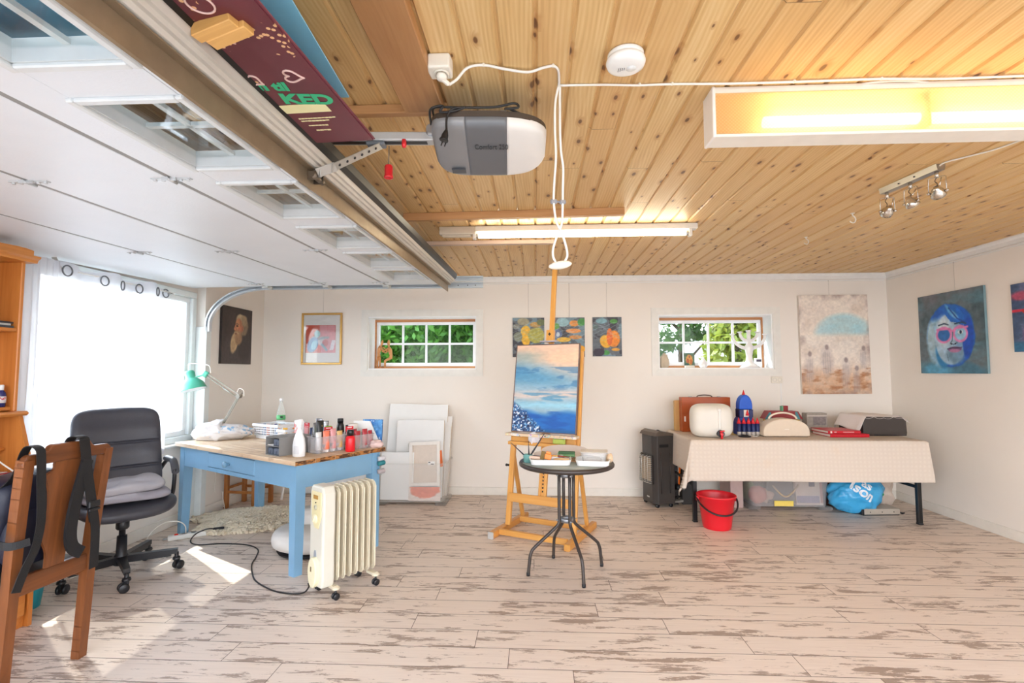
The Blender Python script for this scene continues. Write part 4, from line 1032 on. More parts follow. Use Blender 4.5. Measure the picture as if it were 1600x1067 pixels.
def canvas(parent, pic, w, h, depth, side=(222, 214, 204), name='canvas', face='-y'):
    """stretched canvas standing in the XZ plane, front towards -Y; painted grid in front, plain sides"""
    ny, nx = pic.u.shape
    me = bpy.data.meshes.new(name); co = np.zeros((nx * ny, 3)); co[:, 0] = ((pic.u - .5) * w).ravel(); co[:, 1] = -depth; co[:, 2] = (pic.v * h).ravel()
    i, j = np.meshgrid(np.arange(nx - 1), np.arange(ny - 1)); a = (j * nx + i).ravel()
    fs = np.stack([a, a + 1, a + nx + 1, a + nx], 1)
    me.from_pydata(co.tolist(), [], fs.tolist()); me.update()
    at = me.color_attributes.new('Col', 'FLOAT_COLOR', 'POINT')
    c = np.clip(pic.c, 0, 255) / 255.0; c = np.where(c <= .04045, c / 12.92, ((c + .055) / 1.055) ** 2.4)
    at.data.foreach_set('color', np.concatenate([c.reshape(-1, 3), np.ones((nx * ny, 1))], 1).ravel().astype(np.float32))
    me.materials.append(PT); o = bpy.data.objects.new('painted_face', me); COL.objects.link(o); o.parent = parent
    mb = MB(); mb.span(-w / 2, w / 2, -depth + .0008, 0, 0, h, .0); mb.build('stretcher', pm('canvas_edge_%d_%d_%d' % side, side, .7, 0, .12, 20, .3, 300), parent)
    return o
WIRE = pm('hanging_wire', (196, 190, 182), .4, .3)
def wires(parent, x, z0, z1, y=-.006, n=1):
    mb = MB(); mb.tube([(x, y, z0), (x, y, z1)], .0011, 6); mb.ball((x, y, z1 - .004), .0045, 8); mb.build('hanging_wire', WIRE, parent)

# portrait of a bearded man on the short left wall (faces +X)
w, h = .50, .565
p = Pic(w, h, 90, 104, (62, 50, 46)); p.strokes(.5, 3, 3, 2)
p.ell(.56, .08, .55, .44, (74, 64, 62), soft=.25, wob=.2); p.ell(.74, .32, .24, .26, (60, 50, 48), soft=.4)
p.ell(.70, .68, .15, .17, (132, 112, 88), soft=.3, wob=.4, seed=3); p.ell(.60, .80, .17, .085, (188, 166, 130), soft=.35, wob=.5, seed=4); p.ell(.72, .78, .10, .10, (160, 138, 106), soft=.4, wob=.5, seed=5)
p.ell(.54, .66, .12, .155, (172, 112, 78), soft=.25); p.ell(.50, .70, .07, .09, (206, 142, 98), soft=.5); p.ell(.415, .615, .04, .028, (196, 126, 86), rot=-.5, soft=.4); p.line([(.44, .70), (.40, .63), (.43, .605)], .018, (196, 128, 90))
p.ell(.665, .64, .035, .055, (170, 106, 76), soft=.4); p.ell(.485, .675, .04, .016, (66, 36, 28), soft=.5); p.line([(.43, .705), (.49, .715), (.54, .70)], .012, (120, 96, 74)); p.ell(.57, .62, .05, .05, (190, 112, 82), soft=.7)
p.ell(.41, .40, .115, .20, (196, 166, 124), rot=-.30, soft=.3, wob=.5, seed=6); p.ell(.53, .47, .12, .13, (158, 122, 88), rot=-.4, soft=.45, wob=.4); p.ell(.36, .30, .07, .11, (182, 152, 114), rot=-.3, soft=.5, wob=.6); p.line([(.40, .56), (.47, .565), (.54, .54)], .020, (176, 148, 110)); p.ell(.445, .535, .03, .012, (110, 60, 48), soft=.5)
p.strokes(.30, 34, 26, 9)
t_ = thing('painting', 'dark oil portrait of a white-bearded man in profile on the left wall', 'painting', (XL + .001, 4.86, 1.39), R(90))
canvas(t_, p, w, h, .024, (46, 38, 36)); 

# gold framed print behind glass
t_ = thing('framed_picture', 'gold framed print with red and blue shapes on white mount left of the window', 'picture', (-2.352, YB - .002, 1.39), 0)
w, h = .455, .57; GOLD = pm('gold_frame', (206, 164, 92), .3, .7, .12, 40)
mb = MB()
for a, b in (((-w / 2, 0), (w / 2, 0)), ((-w / 2, h), (w / 2, h))): mb.bar((a[0], -.012, a[1] + (.011 if a[1] == 0 else -.011)), (b[0], -.012, b[1] + (.011 if b[1] == 0 else -.011)), .022, .022, .004)
for x in (-w / 2 + .011, w / 2 - .011): mb.bar((x, -.012, .022), (x, -.012, h - .022), .022, .022, .004, up=(1, 0, 0))
mb.build('frame', GOLD, t_)
mb = MB(); mb.span(-w / 2 + .015, w / 2 - .015, -.008, -.004, .015, h - .015); mb.build('mount', pm('mount_card', (224, 222, 218), .7), t_)
p = Pic(.33, .30, 70, 66, (206, 84, 58)); p.strokes(.25, 20, 20, 1)
p.poly([(.45, 1), (1, 1), (1, 0), (.52, 0)], (214, 140, 146)); p.ell(.24, .30, .17, .30, (40, 120, 180), rot=-.3, soft=.15); p.ell(.28, .28, .09, .18, (120, 190, 214), rot=-.3)
p.ell(.38, .68, .10, .14, (140, 190, 200), soft=.3); p.ell(.52, .42, .12, .16, (222, 214, 216), soft=.4); p.line([(.45, .5), (.6, .55), (.75, .55)], .05, (160, 170, 178)); p.ell(.66, .36, .1, .12, (196, 96, 96), soft=.3); p.line([(.55, .3), (.7, .1)], .05, (150, 190, 206)); p.poly([(.8, .1), (.88, .45), (1, .45), (.93, .1)], (230, 220, 226)); p.strokes(.2, 30, 30, 2)
pr = canvas(t_, p, .335, .305, .0095); pr.name = 'print'; pr.location = (-.012, 0, .13)
for o in list(t_.children):
    if o.name.startswith('stretcher'): o.name = 'print_sheet'; o.scale = (1, .1, 1); o.location = (-.012, -.0085, .13)
mb = MB(); mb.span(-w / 2 + .014, w / 2 - .014, -.0145, -.0125, .014, h - .014); mb.build('glass_pane', glass('picture_glass', (250, 250, 250), .07), t_)
wires(t_, .01, h - .02, 2.266 - 1.39)

# three small abstracts behind the easel
def abstract(cx, w, z, h, seed, shapes, label):
    p = Pic(w, h, 80, 104, (96, 104, 112)); n = fbm(p.u * 3, p.v * 4, seed)
    p.put((n > .56) * .8, (120, 150, 164)); p.put((n < .36) * .8, (52, 50, 58))
    for i, sh in enumerate(shapes): p.ell(*sh, soft=.14, wob=.25, seed=seed + i)
    for k in range(7):
        y = .45 + .06 * k; p.line([(q, y + .05 * math.sin(9 * q + k + seed)) for q in np.linspace(0, 1, 12)], .010, (176, 200, 210), op=.35)
    p.strokes(.3, 16, 22, seed)
    t_ = thing('painting', label, 'painting', (cx, YB - .002, z), 0); canvas(t_, p, w, h, .02, (190, 184, 178)); wires(t_, 0, h - .01, 2.266 - z); return t_
abstract(-.075, .342, 1.465, .425, 3, [(.33, .9, .19, .10, (156, 150, 124)), (.12, .78, .11, .06, (128, 128, 118)), (.72, .82, .17, .07, (190, 146, 74)), (.9, .88, .14, .08, (110, 120, 80)), (.42, .55, .17, .27, (238, 186, 52)), (.17, .52, .14, .12, (128, 134, 116)), (.75, .55, .25, .20, (176, 172, 82)), (.4, .2, .35, .1, (44, 42, 52))], 'small abstract painting with a big yellow shape, left of the easel mast')
abstract(.366, .325, 1.465, .425, 8, [(.27, .88, .21, .11, (150, 186, 194)), (.66, .85, .16, .08, (222, 148, 72)), (.9, .88, .13, .10, (70, 142, 66)), (.05, .78, .12, .08, (104, 160, 84)), (.62, .66, .25, .06, (224, 150, 86)), (.12, .57, .13, .13, (92, 110, 150)), (.12, .57, .06, .06, (198, 210, 220)), (.32, .44, .24, .06, (230, 180, 50)), (.7, .5, .22, .05, (208, 140, 70)), (.9, .2, .12, .08, (236, 168, 40)), (.4, .12, .3, .1, (50, 52, 60))], 'small abstract painting with blue and orange ovals, right of the easel mast')
abstract(.768, .308, 1.472, .42, 14, [(.3, .9, .2, .07, (126, 168, 178)), (.73, .89, .13, .06, (76, 142, 64)), (.1, .75, .1, .06, (90, 110, 110)), (.45, .38, .2, .17, (236, 176, 42)), (.72, .45, .2, .21, (232, 138, 40)), (.58, .5, .1, .22, (226, 110, 40)), (.45, .09, .12, .06, (66, 150, 70)), (.78, .17, .14, .04, (222, 160, 56)), (.2, .1, .2, .1, (48, 40, 60))], 'small abstract painting with an orange bell shape, farthest right of the three')

# pale beach scene near the right corner
w, h = .70, 1.035
p = Pic(w, h, 120, 176, (234, 221, 208)); n = fbm(p.u * 5, p.v * 7, 5); p.put(np.clip((n - .45) * 3, 0, .7), (242, 231, 216)); p.put(np.clip((.42 - n) * 4, 0, .6), (220, 202, 184))
dome = np.clip((1 - np.hypot((p.u - .64) / .47, (p.v - .58) / .25)) * 5, 0, 1) * np.clip((p.v - .57) * 18, 0, 1) ; p.put(dome * (.75 + .5 * (fbm(p.u * 6, p.v * 18, 6) - .5)), (164, 212, 222))
p.put(np.clip((p.v - .30) * 4, 0, 1) * (p.v < .60) * .5 * fbm(p.u * 3, p.v * 26, 7), (236, 232, 224))
p.put(np.clip((.30 - p.v) * 5, 0, .75) * (.4 + fbm(p.u * 4, p.v * 20, 8)), (206, 160, 122)); p.put(np.clip(fbm(p.u * 9, p.v * 30, 9) - .52, 0, 1) * 4 * (p.v < .26), (178, 122, 84))
e = np.minimum(np.minimum(p.u, 1 - p.u) * .7, np.minimum(p.v, 1 - p.v)); p.put(np.clip(.8 - e * 12, 0, 1) * np.clip(fbm(p.u * 11, p.v * 13, 11) * 2 - .75, 0, 1), (140, 116, 112))
for (cx, cy, hh, s_) in ((.12, .24, .24, .06), (.37, .32, .22, .075), (.64, .19, .22, .06), (.79, .12, .20, .055), (.90, .34, .17, .055)):
    p.ell(cx, cy, s_, hh * .62, (176, 166, 168), soft=.8, wob=.9, seed=int(cx * 90), op=.4); p.ell(cx + .01, cy + hh * .68, .026, .026, (160, 144, 140), soft=.6)
    for k in range(4): p.line([(cx - s_ * .6 + k * s_ * .4, cy + hh * .45), (cx - s_ * .7 + k * s_ * .45, cy - hh * .5)], .006, (140, 130, 134), op=.26)
p.strokes(.16, 40, 60, 12)
t_ = thing('painting', 'tall pale beach painting with grey figures under a light blue arch', 'painting', (3.125, YB - .002, 1.072), 0, rot=(0, R(-.3), 0)); canvas(t_, p, w, h, .035, (226, 216, 204)); wires(t_, -.02, h - .02, 2.266 - 1.072)

# blue woman with pink glasses on the right wall (faces -X)
w, h = .70, .725
p = Pic(w, h, 140, 146, (98, 112, 120)); n = fbm(p.u * 4, p.v * 3, 21); p.put(np.clip((n - .5) * 5, 0, .8) * (p.v > .5), (112, 112, 120)); p.put(np.clip((.48 - n) * 5, 0, .8), (60, 86, 96)); p.put(np.clip(fbm(p.u * 3, p.v * 9, 22) - .5, 0, 1) * 2.5, (96, 140, 156))
p.ell(.52, .02, .46, .14, (70, 120, 144), soft=.3, wob=.4); p.ell(.30, .03, .22, .10, (86, 160, 196), soft=.5, wob=.5)
p.ell(.50, .46, .365, .39, (26, 96, 196), soft=.06, wob=.12); p.ell(.30, .38, .17, .30, (150, 190, 214), rot=.1, soft=.25, wob=.2); p.ell(.20, .45, .06, .20, (170, 200, 214), soft=.5); p.ell(.36, .22, .09, .16, (40, 130, 190), rot=.25, soft=.3)
p.ell(.50, .42, .235, .315, (170, 202, 224), soft=.08); p.ell(.40, .52, .10, .18, (206, 220, 230), soft=.6); p.ell(.56, .22, .13, .10, (112, 150, 176), soft=.6); p.ell(.64, .40, .06, .2, (120, 160, 196), soft=.7)
p.poly([(.38, .80), (.45, .84), (.60, .83), (.72, .70), (.70, .56), (.62, .61), (.52, .63), (.46, .70)], (30, 110, 206)); p.ell(.56, .72, .10, .03, (120, 186, 226), rot=-.7, soft=.5); p.ell(.50, .78, .09, .02, (90, 170, 224), rot=-.9, soft=.5); p.line([(.5, .80), (.62, .66), (.74, .60)], .012, (20, 70, 160))
p.ell(.76, .42, .075, .24, (16, 78, 186), rot=-.1, soft=.2)
p.ell(.405, .475, .105, .085, (40, 110, 182), soft=.1); p.ring(.405, .475, .110, .09, .16, (226, 132, 190)); p.ell(.665, .475, .085, .085, (150, 200, 226), soft=.1); p.ring(.655, .475, .095, .09, .17, (226, 132, 190)); p.line([(.30, .545), (.50, .545), (.54, .51), (.58, .545), (.76, .55)], .016, (226, 130, 188))
p.ell(.655, .495, .04, .022, (226, 234, 240), soft=.2); p.ell(.66, .495, .018, .022, (16, 40, 74), soft=.2); p.line([(.33, .60), (.42, .615), (.48, .595)], .012, (36, 70, 100)); p.line([(.58, .60), (.68, .61), (.74, .59)], .012, (36, 70, 100))
p.line([(.545, .50), (.53, .40), (.50, .365), (.55, .35), (.60, .37)], .010, (90, 112, 140)); p.ell(.515, .36, .014, .010, (26, 30, 50)); p.ell(.575, .36, .014, .010, (26, 30, 50))
p.ell(.56, .295, .105, .030, (110, 80, 124), soft=.2); p.ell(.56, .275, .08, .022, (176, 120, 160), soft=.4); p.line([(.45, .30), (.53, .312), (.58, .306), (.67, .312)], .007, (50, 40, 70)); p.line([(.44, .24), (.46, .15)], .006, (84, 110, 130)); p.strokes(.3, 22, 26, 23)
t_ = thing('painting', 'blue portrait of a woman in pink glasses on the right wall', 'painting', (XR - .004, 4.582, 1.285), R(-90), rot=(0, R(.2), R(-90))); canvas(t_, p, w, h, .02, (120, 150, 158)); wires(t_, .06, h - .02, 2.266 - 1.285)
# red and blue abstract cut by the picture edge
w, h = .70, .52
p = Pic(w, h, 110, 84, (70, 92, 126)); n = fbm(p.u * 7, p.v * 6, 31); p.put(np.clip((n - .5) * 6, 0, .8), (108, 112, 150)); p.put(np.clip((.45 - n) * 6, 0, .8), (58, 80, 116)); p.ell(.12, .82, .14, .07, (176, 80, 110), soft=.5, wob=.5); p.ell(.05, .60, .12, .02, (216, 50, 76), soft=.5); p.ell(.05, .05, .5, .09, (52, 110, 146), soft=.5)
p.poly([(.10, .60), (.30, .74), (.55, .70), (.60, .52), (.30, .46), (.18, .48)], (206, 40, 40)); p.poly([(.2, .50), (.45, .58), (.5, .50), (.3, .46)], (236, 90, 40)); p.ell(.2, .24, .08, .14, (150, 84, 130), soft=.6, wob=.6); p.ell(.6, .3, .14, .1, (196, 60, 80), soft=.3, wob=.4); p.strokes(.35, 40, 40, 32)
t_ = thing('painting', 'blue grey abstract with bright red shapes at the right edge', 'painting', (XR - .004, 3.645, 1.45), R(-90)); canvas(t_, p, w, h, .02, (84, 60, 84)); wires(t_, .0, h - .02, 2.266 - 1.45)

# ================================================================ easel
BE = wood('easel_beech', (232, 176, 96), (206, 140, 62), 2, .8, .4, .9); BEX = wood('easel_beech_across', (230, 174, 96), (204, 140, 64), 0, .8, .4, .9); BEY = wood('easel_beech_along', (226, 166, 88), (198, 130, 56), 1, .8, .4, .9)
ea = thing('easel', 'tall honey beech studio easel with its mast reaching the ceiling', 'easel', (.07, 4.15, 0), R(-24.5))
SL = .16
def lean(z, y0=-.11): return y0 + SL * z
BK = pm('black_knob', (28, 26, 26), .4)
for s in (-1, 1):
    q = MB(); q.span(s * .315 - .024, s * .315 + .024, -.335, .31, .0, .052, .006); q.build('runner', BEY, ea)
    q = MB(); q.bar((s * .285, lean(.05), .05), (s * .285, lean(1.47), 1.47), .042, .036, .004, up=(0, 1, -SL)); q.build('upright', BE, ea)
    q = MB(); q.bar((s * .293, .19, .05), (s * .293, lean(.62) + .02, .62), .026, .036, .003, up=(0, 1, .3)); q.build('rear_strut', BE, ea)
    q = MB(); q.cyl((s * .31, lean(.52), .52), (s * .335, lean(.52), .52), .009, n=12); q.ball((s * .338, lean(.52), .52), .012, 10); q.build('wing_knob', BK, ea)
q = MB(); q.box((-.315, -.341, .027), (.05, .016, .054), .005); q.build('foot_tape', pm('grey_foot_tape', (186, 182, 176), .4), ea)
q = MB(); q.bar((-.29, -.24, .036), (.29, -.24, .036), .034, .042, .004); q.build('front_cross_bar', BEX, ea)
q = MB(); q.bar((-.29, .135, .04), (.29, .135, .04), .034, .042, .004); q.build('rear_cross_bar', BEX, ea)
q = MB(); q.bar((-.28, lean(.275) - .026, .275), (.28, lean(.275) - .026, .275), .018, .07, .003, up=(0, SL, 1)); q.build('lower_cross_bar', BEX, ea)
q = MB(); q.bar((-.30, lean(.72) - .06, .715), (.30, lean(.72) - .06, .715), .05, .026, .003); q.build('lower_ledge', BEX, ea)
q = MB(); q.bar((-.28, lean(.745) - .028, .755), (.28, lean(.745) - .028, .755), .016, .066, .002, up=(0, SL, 1)); q.build('ledge_board', BEX, ea)
# mast: two slim rails below with a notched strip, one bar above
for x in (-.018, .030):
    q = MB(); q.bar((x, lean(.29), .29), (x + .004, lean(.80), .80), .020, .026, .002, up=(0, 1, -SL)); q.build('mast_rail', BE, ea)
q = MB(); q.bar((.006, lean(.30) + .004, .30), (.01, lean(.80) + .004, .80), .028, .012, up=(0, 1, -SL)); ns = q.build('notched_strip', BE, ea)
q = MB()
for k in range(9): z = .34 + .028 * k; q.box((.006, lean(z) - .003, z), (.010, .004, .014), 0)
q.build('notch', BK, ns)
q = MB(); q.bar((.016, lean(.8), .8), (.004, lean(2.275), 2.275), .042, .026, .003, up=(0, 1, -SL)); q.build('mast', BE, ea)
q = MB(); q.bar((.014, lean(1.56) - .035, 1.555), (.013, lean(1.66) - .035, 1.66), .066, .044, .004, up=(0, 1, -SL)); tc = q.build('top_clamp', BE, ea)
q = MB(); q.box((.013, lean(1.61) - .058, 1.625), (.026, .004, .008), .001); q.box((.013, lean(1.61) - .058, 1.625), (.008, .004, .026), .001); q.build('cross_slot', BK, tc)
q = MB(); q.bar((-.065, lean(1.56) - .05, 1.563), (.085, lean(1.56) - .05, 1.563), .06, .012, .002); q.build('clamp_lip', pm('paint_smeared_lip', (168, 164, 176), .5, 0, .3, 60), tc)
# paint smeared tray the canvas stands on
t = NT('paint_smeared_wood'); co = t.coord(); vo = t.new('TexVoronoi', feature='F1'); t.l.new(co, vo.inputs['Vector']); vo.inputs['Scale'].default_value = 70
hs = t.new('HueSaturation'); t.l.new(vo.outputs['Color'], hs.inputs['Color']); hs.inputs['Saturation'].default_value = .8
c = t.mix(t.smooth(t.noise(co, 30, 4), .52, .60), lin((222, 196, 164)), hs.outputs[0]); c = t.mix(t.smooth(t.noise(t.mapping(co, (1, 1, 1), (3, 3, 3)), 18, 3), .5, .6), c, lin((232, 226, 218))); t.bsdf(c, .5); SMEAR = t.m
q = MB(); q.bar((-.315, lean(.79) - .075, .787), (.31, lean(.79) - .075, .787), .085, .022, .003); q.build('canvas_tray', SMEAR, ea)
# the seascape on the easel
w, h = .58, .745
p = Pic(w, h, 150, 192, (150, 180, 196)); u, v = p.u, p.v
wv = fbm(u * 2.2, v * 7, 41); w2 = fbm(u * 4, v * 16, 42)
p.put(np.clip((v - .62 + .25 * (wv - .5) + .22 * (u - .5)) * 4.5, 0, 1), (236, 196, 166)); p.put(np.clip((v - .86) * 5, 0, .6) * (wv > .45), (222, 188, 170))
p.put(np.clip(1 - np.abs(v - .86 + .2 * (u - .2) ** 2) * 8, 0, .8) * np.clip((.62 - u) * 2.4, 0, 1) * (.3 + w2), (150, 166, 160))
b_ = np.clip(1.1 - np.abs(v - .62 - .10 * (.5 - u)) * 6.5, 0, 1) * np.clip(1.15 - u * .75, 0, 1) * (.35 + 1.1 * wv); p.put(b_, (84, 146, 184)); p.put(np.clip((w2 - .52) * 6, 0, .6) * (np.abs(v - .60) < .14), (60, 116, 164))
p.put(np.clip(1 - np.abs(v - .42 - .05 * (u - .5)) * 13, 0, .85) * (.4 + .9 * fbm(u * 2, v * 14, 43)), (226, 196, 180)); p.put(np.clip((fbm(u * 3, v * 30, 44) - .5) * 6, 0, .7) * (np.abs(v - .36) < .08), (72, 140, 180))
p.put(np.clip(1 - np.abs(v - .30) * 18, 0, .9) * (.5 + w2), (150, 202, 220)); p.put(np.clip((.25 + .02 * np.sin(9 * u) - v) * 16, 0, 1), (24, 102, 182)); p.put(np.clip((fbm(u * 3, v * 22, 45) - .5) * 4, 0, .6) * (v < .24), (16, 78, 160)); p.put(np.clip((.05 - v) * 22, 0, .7), (30, 86, 128))
lim = .36 - .62 * u; fl = np.clip((lim - v + .05 * (fbm(u * 14, v * 14, 46) - .5)) * 22, 0, 1); p.put(fl, (34, 74, 124))
sp1 = vnoise(u * 46, v * 58, 47); p.put(fl * np.clip((sp1 - .62) * 8, 0, 1), (226, 232, 240)); sp2 = vnoise(u * 52, v * 64, 48); p.put(fl * np.clip((sp2 - .66) * 8, 0, 1), (106, 164, 212)); sp3 = vnoise(u * 40, v * 50, 49); p.put(fl * np.clip((sp3 - .72) * 8, 0, 1), (20, 34, 70))
p.strokes(.12, 18, 60, 50)
e = np.minimum(np.minimum(u, 1 - u) * w, np.minimum(v, 1 - v) * h)
sp_t = thing('painting', 'seascape with peach sky and deep blue water standing on the easel', 'painting'); 
EM = Matrix.Translation((.07, 4.15, 0)) @ Matrix.Rotation(R(-24.5), 4, 'Z')
pos = EM @ Vector((-.003, lean(.80) - .028, .801)); sp_t.location = pos; sp_t.rotation_euler = (R(-math.degrees(math.atan(SL))), 0, R(-24.5))
canvas(sp_t, p, w - .012, h - .012, .024, (120, 96, 92)); 
for o in sp_t.children: o.location = (0, 0, .006)
q = MB()
for a, b in (((-w / 2, .004), (w / 2, .004)), ((-w / 2, h - .004), (w / 2, h - .004))): q.bar((a[0], -.013, a[1]), (b[0], -.013, b[1]), .028, .008, .001)
for x in (-w / 2 + .004, w / 2 - .004): q.bar((x, -.013, .008), (x, -.013, h - .008), .028, .008, .001, up=(1, 0, 0))
q.build('slim_frame', pm('slim_brown_frame', (112, 92, 88), .5, 0, .2, 40), sp_t)
# rag and sponge on the lower ledge
def lump(name, m, r, seed, n=26, rough=.35, sq=1.0):
    q = MB()
    def fn(u, v):
        a = 2 * PI * u; b = PI * v; d = Vector((math.sin(b) * math.cos(a), math.sin(b) * math.sin(a), math.cos(b)))
        k = 1 + rough * (fbm(d.x * 2.2 + 9, d.y * 2.2 + d.z * 1.7 + seed, seed, 4) - .5) * 2
        return (r[0] * d.x * k, r[1] * d.y * k, r[2] * d.z * k)
    q.grid(fn, n, n // 2 + 4, wrap=True); return q.build(name, m)
o = lump('paper_rag', pm('crumpled_tissue', (224, 218, 222), .8, 0, .06), (.045, .026, .05), 5, 40, .55); o.location = EM @ Vector((-.07, lean(.72) - .065, .76)); tag(o, 'crumpled white tissue on the lower ledge of the easel', 'rag')
o = MB().box((0, 0, 0), (.105, .028, .042), .006).build('sponge', pm('lime_sponge', (182, 196, 96), .9, 0, .15, 60, .5, 200)); o.location = EM @ Vector((.155, lean(.72) - .066, .7495)); o.rotation_euler = (0, 0, R(-26)); tag(o, 'lime green sponge on the lower ledge of the easel', 'sponge')
# ================================================================ blue desk and what stands on it
BLU = pm('sky_blue_paint', (126, 170, 202), .45, 0, .07, 9, .12, 60)
DR = R(-30.8)
dk = thing('desk', 'sky blue painted wooden desk with a worn bare wood top', 'desk', (-2.052, 3.8925, 0), DR)
DM = Matrix.Translation((-2.052, 3.8925, 0)) @ Matrix.Rotation(DR, 4, 'Z')
TZ = .735
def D(x, y, z=TZ): return DM @ Vector((x, y, z))
q = MB(); lx, ly = .80, .3475
for k in range(5):                                     # glued boards of the top
    a = -ly - .03 + k * (2 * ly + .06) / 5; q.span(-lx - .03, lx + .03, a + .0004, a + (2 * ly + .06) / 5 - .0004, TZ - .03, TZ, .002)
t = NT('worn_bare_pine_top'); co = t.coord(); n = t.noise(t.mapping(co, (2.2, 34, 30)), 1, 5, .6, .4); n2 = t.noise(co, 9, 4); n3 = t.noise(t.mapping(co, (1.5, 5, 5)), 1, 3)
c = t.ramp(n, [(.3, lin((196, 160, 122))), (.6, lin((226, 200, 168)))]); c = t.mix(t.math('MULTIPLY', t.smooth(n2, .56, .68), .5), c, lin((170, 132, 100))); c = t.mix(t.math('MULTIPLY', t.smooth(n3, .55, .65), .35), c, lin((236, 226, 214)))
sp = t.new('SeparateXYZ'); t.l.new(co, sp.inputs[0]); nn = t.noise(t.mapping(co, (20, 22, 60)), 1, 4); endg = t.math('GREATER_THAN', sp.outputs[0], lx + .0292)
c = t.mix(endg, c, t.ramp(nn, [(.42, lin((74, 44, 24))), (.55, lin((176, 118, 62)))])); t.bsdf(c, .55, 0, t.bump(n, .2, .003)); q.build('desk_top', t.m, dk)
for (x, y) in ((lx, -ly), (-lx, -ly), (lx, ly), (-lx, ly)):
    sx = 1 if x > 0 else -1; sy = 1 if y > 0 else -1
    q = MB(); w = .07; b = .058
    vs = []
    for z, ww in ((0, b), (TZ - .18, w), (TZ - .03, w)):
        vs += [(x, y, z), (x - sx * ww, y, z), (x - sx * ww, y - sy * ww, z), (x, y - sy * ww, z)]
    q.add(vs, [(0, 1, 2, 3), (8, 9, 10, 11)] + [(4 * j + i, 4 * j + (i + 1) % 4, 4 * j + 4 + (i + 1) % 4, 4 * j + 4 + i) for j in (0, 1) for i in range(4)]); q.build('leg', BLU, dk)
az0, az1 = TZ - .185, TZ - .03
for s in (-1, 1):
    q = MB(); q.span(s * (lx - .004), s * (lx - .026), -ly + .07, ly - .07, az0, az1, .002); q.build('end_apron', BLU, dk)
q = MB(); q.span(-lx + .07, lx - .07, ly - .026, ly - .004, az0, az1, .002); q.build('back_apron', BLU, dk)
dx0, dx1 = -.345, .31
q = MB(); yf0, yf1 = -ly + .004, -ly + .026
q.span(-lx + .07, dx0, yf0, yf1, az0, az1); q.span(dx1, lx - .07, yf0, yf1, az0, az1); q.span(dx0, dx1, yf0, yf1, az0, az0 + .028); q.span(dx0, dx1, yf0, yf1, az1 - .014, az1); q.build('front_apron', BLU, dk)
q = MB(); q.span(dx0 + .004, dx1 - .004, yf0 - .003, yf1, az0 + .032, az1 - .018, .003); q.span(dx0 + .02, dx1 - .02, yf1, yf1 + .35, az0 + .034, az0 + .09); d_ = q.build('drawer', BLU, dk)
q = MB(); q.lathe([(.011, 0), (.009, .012), (.016, .022), (.023, .032), (.021, .042), (0, .046)], 18, (-.03, yf0 - .003, (az0 + az1) / 2 + .004), (0, -1, 0)); q.build('knob', pm('blue_knob', (120, 160, 186), .4), d_)

def put(o, x, y, z=TZ, rz=0): o.location = D(x, y, z); o.rotation_euler = (0, 0, DR + R(rz)); return o
# plastic carrier bag
q = MB()
def bagfn(u, v):
    a = 2 * PI * u; b = PI * v
    d = Vector((math.sin(b) * math.cos(a), math.sin(b) * math.sin(a), math.cos(b)))
    cr = fbm(d.x * 4 + 5, d.y * 4 + d.z * 3 + 5, 17, 5) - .5; r2 = abs(fbm(d.x * 9 + 5, d.y * 9 + d.z * 8, 18, 3) - .5)
    k = 1 + .36 * cr - .22 * r2
    return (.235 * d.x * k, .13 * d.y * k, max(-.058, (.085 * d.z * k) * (1.25 if d.x < 0 else .85)))
q.grid(bagfn, 72, 40, wrap=True)
t = NT('printed_polythene'); co = t.coord(); n = t.noise(co, 14, 3); n2 = t.noise(co, 6, 2); c = t.mix(t.math('MULTIPLY', t.smooth(n, .60, .64), t.smooth(n2, .52, .56)), lin((228, 222, 218)), lin((140, 182, 212))); t.bsdf(c, .28, 0, t.bump(t.noise(co, 40, 4), .3, .006), **{'Transmission Weight': .08}); 
o = q.build('plastic_bag', t.m); o.location = D(-.68, -.075, TZ + .059); o.rotation_euler = (0, 0, R(14)); tag(o, 'crumpled white plastic carrier bag lying on the left end of the desk', 'plastic bag')
def ringbox(q, L, W, h, t0, flare, z0=0, n=6, rim=.006):
    """open tapered tray with rounded corners and a rolled rim"""
    def rr(l, w, z):
        r = .18 * min(l, w); pts = []
        for (cx, cy, a0) in ((l / 2 - r, w / 2 - r, 0), (-l / 2 + r, w / 2 - r, 90), (-l / 2 + r, -w / 2 + r, 180), (l / 2 - r, -w / 2 + r, 270)):
            for k in range(n + 1): a = R(a0 + 90 * k / n); pts.append((cx + r * math.cos(a), cy + r * math.sin(a), z))
        return pts
    f = flare
    secs = [rr(L - 2 * f, W - 2 * f, z0), rr(L, W, z0 + h - rim), rr(L + 2 * rim, W + 2 * rim, z0 + h - rim * .6), rr(L + 2 * rim, W + 2 * rim, z0 + h), rr(L - 2 * t0, W - 2 * t0, z0 + h), rr(L - 2 * f - 2 * t0, W - 2 * f - 2 * t0, z0 + t0)]
    m = len(secs[0]); vs = [p for s_ in secs for p in s_]; fs = [list(range(m))[::-1], [5 * m + i for i in range(m)]]
    for j in range(5):
        for i in range(m): fs.append((j * m + i, j * m + (i + 1) % m, (j + 1) * m + (i + 1) % m, (j + 1) * m + i))
    q.add(vs, fs); return q
